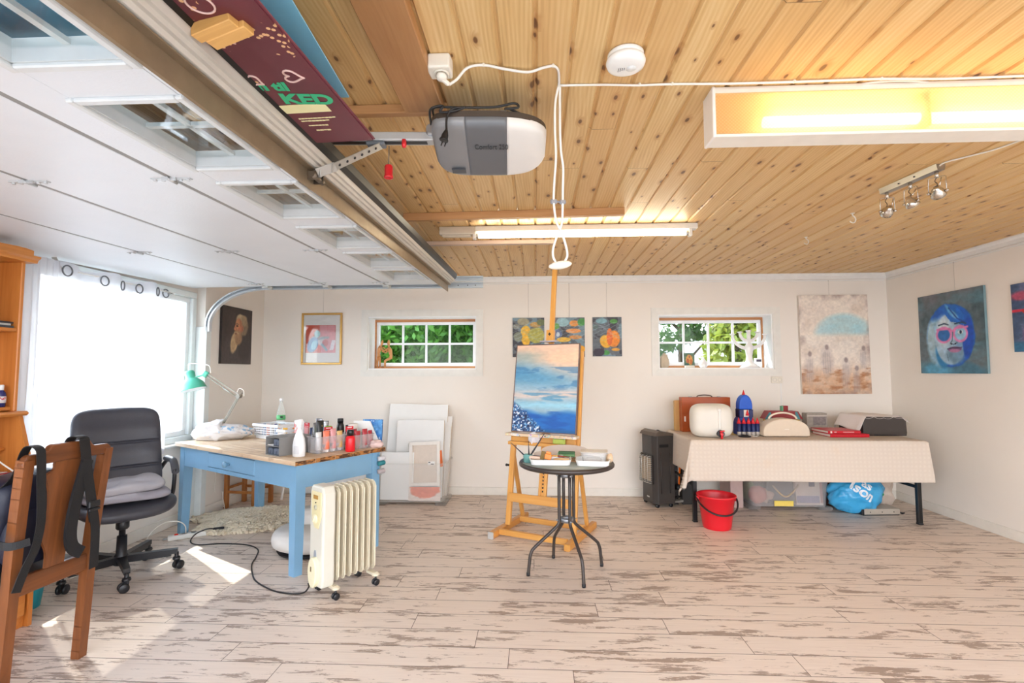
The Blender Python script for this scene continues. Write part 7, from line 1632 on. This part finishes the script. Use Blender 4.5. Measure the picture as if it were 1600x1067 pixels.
q = MB(); q.span(-d2 - .012, -d2 + .01, -w2 + .03, w2 - .03, .22, .50, .006); fr_ = q.build('burner_frame', pm('burner_frame', (40, 36, 34), .4, .3), gh)
q = MB(); q.span(-d2 - .0135, -d2 - .011, -w2 + .05, w2 - .05, .25, .47); q.build('burner_plaque', pm('burner_plaque', (150, 132, 108), .7, 0, .3, 60), fr_)
q = MB()
for k in range(15): z = .235 + .0178 * k; q.tube([(-d2 - .012, -w2 + .035, z), (-d2 - .04, -w2 + .06, z), (-d2 - .045, 0, z), (-d2 - .04, w2 - .06, z), (-d2 - .012, w2 - .035, z)], .0018, 6)
for y in (-.08, -.03, .03, .08): q.tube([(-d2 - .012, y, .225), (-d2 - .042, y, .24), (-d2 - .045, y, .36), (-d2 - .042, y, .48), (-d2 - .012, y, .492)], .002, 6)
q.build('wire_grille', pm('grille_wire', (226, 222, 214), .25, .5), gh)
q = MB(); q.span(-d2 - .0015, -d2 + .001, -.035, .01, .085, .097); q.build('badge', pm('heater_badge', (200, 196, 190), .4), gh)
for (x, y) in ((-d2 + .04, -w2 + .03), (-d2 + .04, w2 - .03), (d2 - .03, -w2 + .03), (d2 - .03, w2 - .03)): q = MB(); q.lathe([(0, -.009), (.018, -.009), (.018, .009), (0, .009)], 16, (x, y, .018), (0, 1, 0)); q.span(x - .008, x + .008, y - .008, y + .008, .018, .038); q.build('castor', BPL, gh)
q = MB(); q.span(d2, d2 + .12, -.09, .09, .03, .05); q.build('bottle_shelf', pm('heater_shelf', (150, 146, 140), .5), gh)
q = MB(); q.tube(spline([(d2 - .0, -.125, .62), (d2 + .012, -.15, .58), (d2 + .022, -.165, .52), (d2 + .032, -.17, .45), (d2 + .04, -.165, .38), (d2 + .05, -.14, .30), (d2 + .075, -.09, .21)], 6), .0085, 10); q.build('gas_hose', pm('orange_hose', (232, 110, 24), .4), gh)
q = MB(); q.lathe([(0, 0), (.03, .0), (.034, .02), (.02, .045), (.012, .05), (0, .05)], 18, (d2 + .078, -.075, .155)); q.cyl((d2 + .075, -.075, .18), (d2 + .125, -.085, .17), .02, n=14); q.build('regulator', pm('regulator_black', (40, 40, 40), .4, .4), gh); q = MB(); q.cyl((d2 + .115, -.085, .172), (d2 + .135, -.088, .168), .024, n=16); q.build('regulator_dial', GALV, gh)
q = MB(); q.tube(spline([(d2 + .05, -.05, .06), (d2 + .1, -.06, .075), (d2 + .15, -.02, .06), (d2 + .1, .02, .075), (d2 + .05, -.0, .06), (d2 + .08, -.07, .085)], 6), .006, 8); q.build('coiled_lead', MC['black_flex'], gh)
q = MB(); q.span(-.06, .06, -.05, .05, 0, .3, .004); o = q.build('cardboard_box', pm('dark_carton', (48, 44, 42), .6)); o.location = (1.50, 5.12, .12); o.location.z = 0; o.scale = (1, 1, 1.25); tag(o, 'dark narrow box standing between heater and table leg', 'box')

# red bucket
bk = thing('bucket', 'red plastic bucket with black handle under the front of the table', 'bucket', (1.515, 4.345, 0)); q = MB(); q.lathe([(0, 0), (.108, 0), (.112, .006), (.116, .03), (.146, .255), (.158, .262), (.160, .272), (.154, .276), (.148, .27), (.142, .255), (.11, .012), (0, .010)], 44); q.build('pail', pm('bucket_red', (214, 26, 40), .35, 0, .05), bk)
q = MB(); hp = [(.158 * math.cos(a), .158 * math.sin(a) - .0, .245 - .105 * math.sin(-a)) for a in [R(-188 + 196 * k / 28) for k in range(29)]]; q.tube([(x * 1.03, y * 1.06 - .004, z) for x, y, z in hp], .0075, 10); q.build('handle', BPL, bk)
for s in (-1, 1): q = MB(); q.box((s * .155, 0, .24), (.02, .034, .04), .004); q.build('handle_lug', MC['bucket_red'], bk)

# clear storage box under the table
o = thing('storage_box', 'clear plastic box of craft odds and ends with a yellow label under the table', 'storage box', (2.395, 5.065, 0)); q = MB(); ringbox(q, .76, .37, .345, .003, .03, .03, rim=.012); q.build('box', clear('grey_clear_plastic', (214, 208, 206), .24, .2), o)
for s in (-1, 1): q = MB(); q.span(s * .33 - .06, s * .33 + .06, -.165, .165, 0, .031, .008); q.build('foot', MC['grey_clear_plastic'], o)
q = MB(); q.span(-.155, .02, -.178, -.175, .05, .10); yl = q.build('yellow_label', pm('yellow_label', (236, 206, 96), .6), o); yl.rotation_euler = (R(3), 0, 0)
BXZ = .036
for k, (x, y, r, c, l, kind) in enumerate(((-.25, -.05, (.085, .07, .085), (206, 120, 96), 'reddish ball of wool', 'yarn'), (-.15, -.03, (.075, .06, .07), (190, 152, 128), 'tan ball of wool', 'yarn'), (-.29, .06, (.06, .06, .10), (150, 160, 116), 'olive ball of wool', 'yarn'))):
    b = lump('yarn_ball', pm('yarn_%d' % k, c, .9, 0, .3, 60, .6, 120), r, 30 + k, 24, .12); b.location = (2.395 + x, 5.065 + y, BXZ + r[2] * .97); tag(b, l + ' inside the clear box under the table', kind)
q = MB(); q.span(-.13, .13, -.04, .04, 0, .20, .003); b = q.build('grey_folder', pm('dark_felt', (98, 90, 86), .8, 0, .2)); b.location = (2.36, 5.01, BXZ); b.rotation_euler = (R(-12), 0, 0); tag(b, 'dark grey felt pack in the middle of the clear box', 'felt')
q = MB(); q.tube(spline([(-.12, -.09, .19), (-.06, -.10, .12), (.0, -.10, .09), (.06, -.10, .13), (.12, -.09, .20)], 6), .008, 8); b = q.build('ribbon', pm('beige_ribbon', (186, 162, 134), .7)); b.location = (2.36, 5.0, BXZ); tag(b, 'beige ribbon looped at the front of the clear box', 'ribbon')
b = thing('craft_kit', 'printed beige craft carton at the right end of the clear box', 'carton', (2.60, 4.965, BXZ), rot=(R(-5), 0, 0)); q = MB(); q.span(-.125, .125, -.02, .03, 0, .30, .002); q.build('carton', pm('carton_beige', (214, 190, 172), .6, 0, .12), b); q = MB(); q.span(.0, .055, -.0212, -.0205, .17, .235); q.build('printed_window', pm('carton_window', (92, 84, 104), .6), b)
q = MB(); q.span(-.12, .09, -.0212, -.0205, .02, .085); q.build('printed_border', pm('carton_pattern', (140, 126, 150), .6, 0, .7, 60), b); q = MB(); q.span(.10, .124, -.0212, -.0205, .02, .29); q.build('side_stripe', pm('carton_rose', (176, 118, 112), .6), b); q = MB(); q.span(-.115, -.06, -.0212, -.0205, .245, .285); q.build('printed_emblem', pm('carton_mauve', (150, 130, 146), .6, 0, .4, 70), b)
q = MB(); q.span(-.06, .06, -.14, .14, 0, .30, .004); o = q.build('storage_tub', pm('rosy_tub', (190, 160, 152), .5, 0, .15)); o.location = (1.925, 5.10, 0); tag(o, 'dull pink tub standing left of the clear box under the table', 'tub')
q = MB(); q.span(-.20, .20, -.08, .08, 0, .33, .004); o = q.build('back_carton', pm('maroon_carton', (92, 58, 56), .7)); o.location = (3.02, 5.20, 0); tag(o, 'dark maroon carton behind the blue bag under the table', 'box')  # plain box in one dark maroon tone
# blue carrier bag, pale bag, metal tray
q = MB()
def bb_(u, v):
    a = 2 * PI * u; b = PI * v; d = Vector((math.sin(b) * math.cos(a), math.sin(b) * math.sin(a), math.cos(b)))
    cr = fbm(d.x * 3.2 + 3, d.z * 3.2 + d.y * 2 + 4, 101, 5) - .5; fo = abs(fbm(d.x * 7 + 2, d.z * 7 + d.y * 6, 102, 3) - .5)
    k = 1 + .30 * cr - .20 * fo; x = .235 * d.x * k; z = .185 * d.z * k
    return (x + .05 * d.z, .15 * d.y * k, max(-.165, z))
q.grid(bb_, 80, 48, wrap=True); t = NT('cyan_polythene'); co = t.coord(); n = t.noise(co, 10, 3); t.bsdf(t.mix(n, lin((40, 146, 206)), lin((84, 186, 232))), .25, 0, t.bump(t.noise(co, 26, 4), .4, .01)); BB = q.build('plastic_bag', t.m); BB.location = (2.965, 4.86, .167); BB.rotation_euler = (0, R(4), R(-4)); tag(BB, 'full sky blue carrier bag with white lettering under the table', 'plastic bag')
from mathutils.bvhtree import BVHTree
bm_ = bmesh.new(); bm_.from_mesh(BB.data); bv = BVHTree.FromBMesh(bm_); bm_.free()
WL_ = pm('white_print', (232, 236, 240), .4)
def onbag(body, size, cx, cz, rot, name):
    o = lettering(name, body, size, WL_, BB, Matrix.Translation((cx, -.4, cz)) @ Matrix.Rotation(R(rot), 4, 'Y') @ Matrix.Rotation(R(90), 4, 'X'), .0008, size * .025)
    b_m = bmesh.new(); b_m.from_mesh(o.data); bmesh.ops.triangulate(b_m, faces=b_m.faces); bmesh.ops.subdivide_edges(b_m, edges=[e for e in b_m.edges if e.calc_length() > .006], cuts=2, use_grid_fill=True); bmesh.ops.triangulate(b_m, faces=b_m.faces); bmesh.ops.subdivide_edges(b_m, edges=[e for e in b_m.edges if e.calc_length() > .006], cuts=1); b_m.to_mesh(o.data); b_m.free()
    for v in o.data.vertices:
        h_ = bv.ray_cast(Vector((v.co.x, -1, v.co.z)), Vector((0, 1, 0))); lay = v.co.y + .4
        if h_[0]: v.co.y = h_[0].y - .003 + lay
onbag('as', .10, -.02, .105, 30, 'lettering'); onbag('lson', .125, -.115, .075, 33, 'lettering')
q = MB(); q.ball((0, 0, 0), (.02, .01, .016), 12); gb = q.build('green_sticker', pm('bag_green', (40, 150, 90), .5), BB); h_ = bv.ray_cast(Vector((.205, -1, .03)), Vector((0, 1, 0))); gb.location = (.195, (h_[0].y if h_[0] else -.06), .03)
o = lump('plastic_bag', pm('pale_polythene', (206, 190, 176), .35, 0, .1, 12, .4, 40), (.15, .11, .15), 44, 44, .45); o.location = (3.27, 5.03, .152); tag(o, 'pale beige plastic bag behind the blue carrier bag', 'plastic bag')
o = thing('metal_tray', 'flat brushed steel drawer unit with black end on the floor by the blue bag', 'metal drawer', (3.13, 4.83, 0), R(5)); q = MB(); q.span(-.165, .17, -.07, .07, .006, .058, .003); q.build('steel_case', pm('brushed_steel', (190, 180, 166), .4, .35, .1), o); q = MB(); q.span(-.19, -.165, -.072, .072, .004, .058, .003); q.build('end_cap', BPL, o)
q = MB(); q.span(-.18, .16, -.071, .068, 0, .007); q.build('base', BPL, o); q = MB()
for x in (-.11, .0, .11): q.ball((x, -.0705, .03), .005, 8)
q.build('screw', BPL, o); q = MB(); q.tube([(.17, -.05, .02), (.20, -.055, .012), (.225, -.05, .014)], [.006, .008, .006], 8); q.build('plug_end', BPL, o)
# wall socket and cable
o = thing('wall_socket', 'white double wall socket below the right back window', 'socket', (2.53, YB, 1.218)); q = MB(); q.span(-.056, .056, -.022, -.0005, -.034, .034, .005); q.build('socket_plate', IV, o)
for x in (-.026, .026): q = MB(); q.lathe([(.021, -.0005), (.021, .002), (.017, .002), (.016, -.004), (0, -.004)], 20, (x, -.0222, 0), (0, -1, 0)); q.build('outlet', pm('outlet_cream', (214, 208, 198), .4), o)
q = MB(); q.span(2.567, 2.577, YB - .008, YB - .0005, .74, 1.184, .002); tag(q.build('wall_conduit', WHITE), 'thin white conduit running down from the wall socket', 'conduit')

# ---------------------------------------------------------------- window sill things
SZ = 1.335 + .0125
o = thing('candelabrum', 'white five-branched candelabrum on the right window sill', 'candle holder', (2.29, YB + .075, SZ)); PW_ = pm('porcelain_white', (240, 238, 236), .2, 0, .02)
q = MB(); q.lathe([(0, 0), (.095, 0), (.10, .006), (.075, .024), (.05, .045), (.035, .08), (.031, .12), (.037, .17), (.048, .21), (.040, .235), (.024, .26), (.02, .30), (.02, .385), (.028, .39), (.03, .402), (.014, .402), (.014, .39), (0, .39)], 32); q.build('stem', PW_, o)
for s in (-1, 1):
    for (rr, z0, zt) in ((.172, .205, .352), (.092, .285, .375)):
        P = [(s * rr * (1 - math.cos(a)) * 1.0 if False else s * rr * math.sin(a), 0, z0 + (zt - z0) * (1 - math.cos(a))) for a in [R(90 * k / 12) for k in range(13)]]
        q = MB(); q.tube(P, [.020 - .006 * k / 12 for k in range(13)], 14); q.lathe([(.016, 0), (.026, .004), (.028, .014), (.013, .014), (.012, .004), (0, .004)], 18, (s * rr, 0, zt - .002)); q.build('branch', PW_, o)
o = thing('teardrop_vase', 'small white teardrop ornament on the right window sill', 'ornament', (1.80, YB + .07, SZ)); q = MB(); q.lathe([(0, 0), (.026, 0), (.044, .018), (.048, .04), (.040, .062), (.024, .084), (.010, .104), (.0035, .122), (0, .124)], 28); q.build('body', PW_, o)
o = lump('carved_head', pm('carved_stone', (206, 190, 166), .8, 0, .15, 20, .5, 60), (.056, .05, .078), 52, 34, .30); o.location = (1.385, YB + .07, SZ + .072); tag(o, 'rough carved stone head at the left end of the right window sill', 'carving')
p = Pic(.115, .142, 44, 54, (86, 112, 92)); p.ell(.5, .42, .33, .42, (206, 150, 70), soft=.3, wob=.4); p.ell(.5, .72, .14, .14, (196, 140, 90), soft=.3); p.ell(.5, .70, .07, .09, (150, 96, 70), soft=.4); p.ell(.34, .35, .12, .2, (168, 84, 60), soft=.4, wob=.5); p.ell(.66, .3, .14, .2, (190, 110, 60), soft=.4, wob=.5); p.ell(.2, .1, .3, .1, (60, 96, 84), soft=.4); p.strokes(.5, 14, 14, 111)
o = thing('picture_card', 'small golden brown picture card standing on the right window sill', 'picture', (1.68, YB + .15, SZ + .025), rot=(R(-6), 0, 0)); canvas(o, p, .112, .138, .006, (96, 80, 60)); q = MB(); q.span(-.05, .05, -.02, .02, -.026, 0, .003); q.build('foot', pm('card_foot', (222, 214, 200), .5), o)
o = thing('sill_box', 'small white box with a dark window at the right end of the right window sill', 'box', (2.42, YB + .165, SZ)); q = MB(); q.span(-.036, .036, -.02, .02, 0, .105, .004); q.build('case', WHC, o); q = MB(); q.span(-.026, .026, -.0215, -.0205, .065, .09); q.build('dark_window', pm('sill_box_dark', (70, 60, 80), .4), o)
# two wooden dancers
MAN = wood('mannequin_wood', (226, 166, 108), (192, 126, 70), 2, 1.5)
def limb(q, pts, r): q.tube([Vector(p) for p in pts], r, 10)
o = thing('wooden_dancer', 'wooden dancer figure standing upright at left on the left window sill', 'figurine', (-1.745, YB + .10, SZ)); q = MB(); q.lathe([(0, 0), (.04, 0), (.04, .008), (0, .009)], 20); q.build('stand', MAN, o); q = MB()
limb(q, [(.012, 0, .008), (.012, 0, .07), (.006, 0, .14)], [.008, .011, .014]); limb(q, [(-.016, 0, .008), (-.018, 0, .07), (-.008, 0, .14)], [.008, .011, .014]); limb(q, [(0, 0, .13), (-.006, 0, .17), (.004, 0, .215), (.018, 0, .25)], [.020, .016, .024, .018]); limb(q, [(.018, 0, .24), (.026, 0, .262), (.033, 0, .285), (.04, 0, .315)], [.008, .012, .017, .008]); limb(q, [(.012, -.02, .24), (.05, -.02, .205), (.10, -.01, .19)], [.010, .007, .006]); limb(q, [(.006, .02, .23), (.045, .02, .235), (.085, .01, .20)], [.009, .007, .006]); q.build('figure', MAN, o)
o = thing('wooden_dancer', 'wooden dancer figure sitting back with bent knees at right on the left window sill', 'figurine', (-1.655, YB + .10, SZ)); q = MB(); q.lathe([(0, 0), (.034, 0), (.034, .008), (0, .009)], 20, (-.02, 0, 0)); q.build('stand', MAN, o); q = MB()
for y in (-.014, .014): limb(q, [(-.02, y, .008), (-.022, y, .04), (-.02, y, .085), (.01, y, .10), (.04, y, .118)], [.007, .008, .010, .012, .015])
limb(q, [(.042, 0, .11), (.046, 0, .15), (.034, 0, .20), (.022, 0, .235)], [.02, .017, .024, .016]); limb(q, [(.02, 0, .235), (.018, 0, .262), (.016, 0, .285), (.018, 0, .318)], [.008, .013, .018, .008]); limb(q, [(.02, -.022, .225), (-.03, -.018, .19), (-.07, -.01, .21)], [.010, .007, .006]); limb(q, [(.026, .022, .22), (-.02, .02, .175), (-.06, .01, .19)], [.009, .007, .006]); q.build('figure', MAN, o)
# ================================================================ outside: shrubs, trees, a white shed
def leafmat(name, dark, lightc):
    t = NT(name); g = t.new('NewGeometry'); co = t.coord(); n = t.noise(co, 1.6, 2)
    f = t.math('ADD', t.math('MULTIPLY', g.outputs['Random Per Island'], .6), t.math('MULTIPLY', n, .4)); c = t.mix(f, lin(dark), lin(lightc))
    b = t.new('BsdfPrincipled'); t.l.new(c, b.inputs['Base Color']); b.inputs['Roughness'].default_value = .5
    tl = t.new('BsdfTranslucent'); t.put(tl.inputs[0], t.mix(.5, c, lin(lightc))); m = t.new('MixShader'); m.inputs[0].default_value = .45; t.l.new(b.outputs[0], m.inputs[1]); t.l.new(tl.outputs[0], m.inputs[2]); t.l.new(m.outputs[0], t.out.inputs[0]); return t.m
def leaves(blobs, n, size, seed):
    rs = np.random.RandomState(seed); q = MB(); vs = []; fs = []
    w = np.array([b[3] * b[4] * b[5] for b in blobs]); w = w ** .67; w = w / w.sum()
    for k in rs.choice(len(blobs), n, p=w):
        b = blobs[k]; d = rs.normal(size=3); d /= np.linalg.norm(d); r = rs.uniform(.55, 1.0) ** .6
        c = np.array(b[:3]) + d * np.array(b[3:6]) * r; s = size * rs.uniform(.6, 1.3)
        a = rs.normal(size=3); a /= np.linalg.norm(a); e = np.cross(a, rs.normal(size=3)); e /= np.linalg.norm(e); o = len(vs)
        vs += [tuple(c - a * s), tuple(c + e * s * .45), tuple(c + a * s), tuple(c - e * s * .45)]; fs.append((o, o + 1, o + 2, o + 3))
    q.add(vs, fs); return q
def tree(name, label, cat, x, y, z0, blobs, n, size, m, trunk, seed, group=None):
    t_ = thing(name, label, cat, (x, y, z0), group=group); leaves(blobs, n, size, seed).build('foliage', m, t_, recalc=False)
    q = MB(); q.tube([(0, 0, 0), (.03, .02, trunk * .5), (0, 0, trunk)], [.09, .07, .03], 10)
    for k in range(5): a = 1.3 * k; q.tube([(0, 0, trunk * (.45 + .1 * k)), (.5 * math.cos(a), .5 * math.sin(a), trunk * (.6 + .1 * k))], [.035, .012], 8)
    q.build('trunk', pm('bark', (96, 80, 64), .9, 0, .3, 30, .6, 40), t_); return t_
G1 = leafmat('hedge_leaf', (26, 76, 18), (104, 160, 56)); G2 = leafmat('lit_leaf', (70, 104, 18), (164, 168, 66)); G3 = leafmat('airy_leaf', (28, 70, 32), (88, 128, 54))
for k, (x, y) in enumerate(((-3.3, 7.6), (-2.0, 7.5), (-.7, 7.7), (.55, 7.8))):
    bl = [(0, 0, 1.0, .85, .55, 1.25), (.2, -.1, 2.5, .8, .6, 1.0), (-.2, .1, 3.6, .75, .6, .9), (.1, .5, 2.2, .9, .5, 1.9), (0, .1, 1.95, .85, .45, .55), (.1, .5, 2.0, .9, .4, .6)]
    tree('hedge_shrub', ['dense green shrub outside, leftmost behind the left back window', 'dense green shrub outside in the middle of the left back window', 'dense green shrub outside at the right of the left back window', 'dense green shrub outside between the two back windows'][k], 'shrub', x, y, -.25, bl, 13000, .068, G1, 3.2, 200 + k, 'hedge shrubs outside the back wall')
tree('lit_bush', 'yellow green sunlit bush outside in the middle of the right back window', 'bush', 3.15, 8.0, -.25, [(0, 0, 1.3, .55, .5, 1.4), (.25, .1, 2.3, .45, .5, .8), (-.1, .1, 3.3, .6, .5, .9)], 4200, .09, G2, 3.0, 301)
tree('lit_bush', 'yellow green sunlit bush outside at the right end of the right back window', 'bush', 4.35, 8.4, -.25, [(0, 0, 1.4, .8, .6, 1.5), (.1, .1, 2.9, .75, .6, 1.2), (0, 0, 4.0, .7, .6, .8)], 5200, .095, G2, 3.4, 302)
tree('airy_tree', 'airy green tree outside at the left of the right back window', 'tree', 2.75, 9.6, -.25, [(-.25, 0, 2.35, .6, .6, .42), (.45, 0, 2.5, .5, .5, .35), (.3, 0, 3.2, .9, .6, .5), (-.3, 0, 4.2, 1.0, .7, .8), (-.62, -.2, 1.85, .28, .4, .3)], 4600, .075, G3, 3.6, 303)
sh_ = thing('garden_shed', 'white garden shed beyond the right back window', 'shed', (3.9, 14.2, -.25)); WS = pm('shed_white', (240, 240, 236), .6, 0, .03)
q = MB(); q.span(-2.2, 2.2, 0, 2.2, 0, 2.05); q.build('walls', WS, sh_); q = MB(); q.prism([(-2.4, 2.05), (2.4, 2.05), (2.4, 2.12), (0, 2.5), (-2.4, 2.12)], -.15, 2.4, 'xz'); q.build('roof', pm('shed_roof', (214, 214, 212), .6), sh_)
tree('garden_bush', 'green garden bush outside the curtained left window', 'bush', -6.2, 2.2, -.25, [(0, 0, .6, .6, .9, .7), (0, .3, 1.1, .5, .6, .5)], 2200, .08, G1, 1.0, 304)

# ================================================================ light
w = bpy.data.worlds.new('sky'); S.world = w; w.use_nodes = True; nt = w.node_tree; nt.nodes.clear()
out = nt.nodes.new('ShaderNodeOutputWorld'); bgn = nt.nodes.new('ShaderNodeBackground'); tc_ = nt.nodes.new('ShaderNodeTexCoord'); sx_ = nt.nodes.new('ShaderNodeSeparateXYZ'); cr = nt.nodes.new('ShaderNodeValToRGB')
nt.links.new(tc_.outputs['Generated'], sx_.inputs[0]); nt.links.new(sx_.outputs[2], cr.inputs[0])
cr.color_ramp.elements[0].position = 0.0; cr.color_ramp.elements[0].color = lin((246, 246, 246)); cr.color_ramp.elements[1].position = .7; cr.color_ramp.elements[1].color = lin((190, 214, 246))
# sky boosted on the sun's side, toward the left window, to brighten the right wall
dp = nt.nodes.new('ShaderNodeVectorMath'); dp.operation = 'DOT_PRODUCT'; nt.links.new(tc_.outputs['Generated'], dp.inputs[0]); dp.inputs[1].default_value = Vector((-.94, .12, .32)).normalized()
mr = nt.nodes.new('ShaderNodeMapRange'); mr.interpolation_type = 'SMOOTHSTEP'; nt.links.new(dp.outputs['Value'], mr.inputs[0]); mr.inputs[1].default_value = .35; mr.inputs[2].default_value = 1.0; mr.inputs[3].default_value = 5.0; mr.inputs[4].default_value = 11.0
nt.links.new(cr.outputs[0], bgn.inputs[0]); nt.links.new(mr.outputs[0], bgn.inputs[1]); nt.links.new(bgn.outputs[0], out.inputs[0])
sun = bpy.data.lights.new('sun', 'SUN'); sun.energy = 5; sun.angle = R(.6); sun.color = (1, .95, .86); so = bpy.data.objects.new('sun', sun); COL.objects.link(so)
so.rotation_euler = Vector((1.0, -.75, -1.5)).to_track_quat('-Z', 'Y').to_euler()

# ================================================================ camera
f_, yaw, pitch, roll = 777.964, 0.0471792, 0.0622169, -0.0018025
Fv = Vector((-math.sin(yaw) * math.cos(pitch), math.cos(yaw) * math.cos(pitch), math.sin(pitch))); Rv = Vector((math.cos(yaw), math.sin(yaw), 0)); Uv = Rv.cross(Fv)
R2 = Rv * math.cos(roll) + Uv * math.sin(roll); U2 = -Rv * math.sin(roll) + Uv * math.cos(roll)
cam = bpy.data.cameras.new('camera'); cam.sensor_width = 36; cam.lens = f_ / 1600 * 36; cam.clip_start = .05
co_ = bpy.data.objects.new('camera', cam); COL.objects.link(co_)
M = Matrix((R2, U2, -Fv)).transposed().to_4x4(); M.translation = (0, 0, 1.3); co_.matrix_world = M
S.camera = co_
S.view_settings.view_transform = 'Standard'; S.view_settings.look = 'None'; S.view_settings.gamma = 1; S.view_settings.exposure = .57; S.view_settings.use_curve_mapping = False
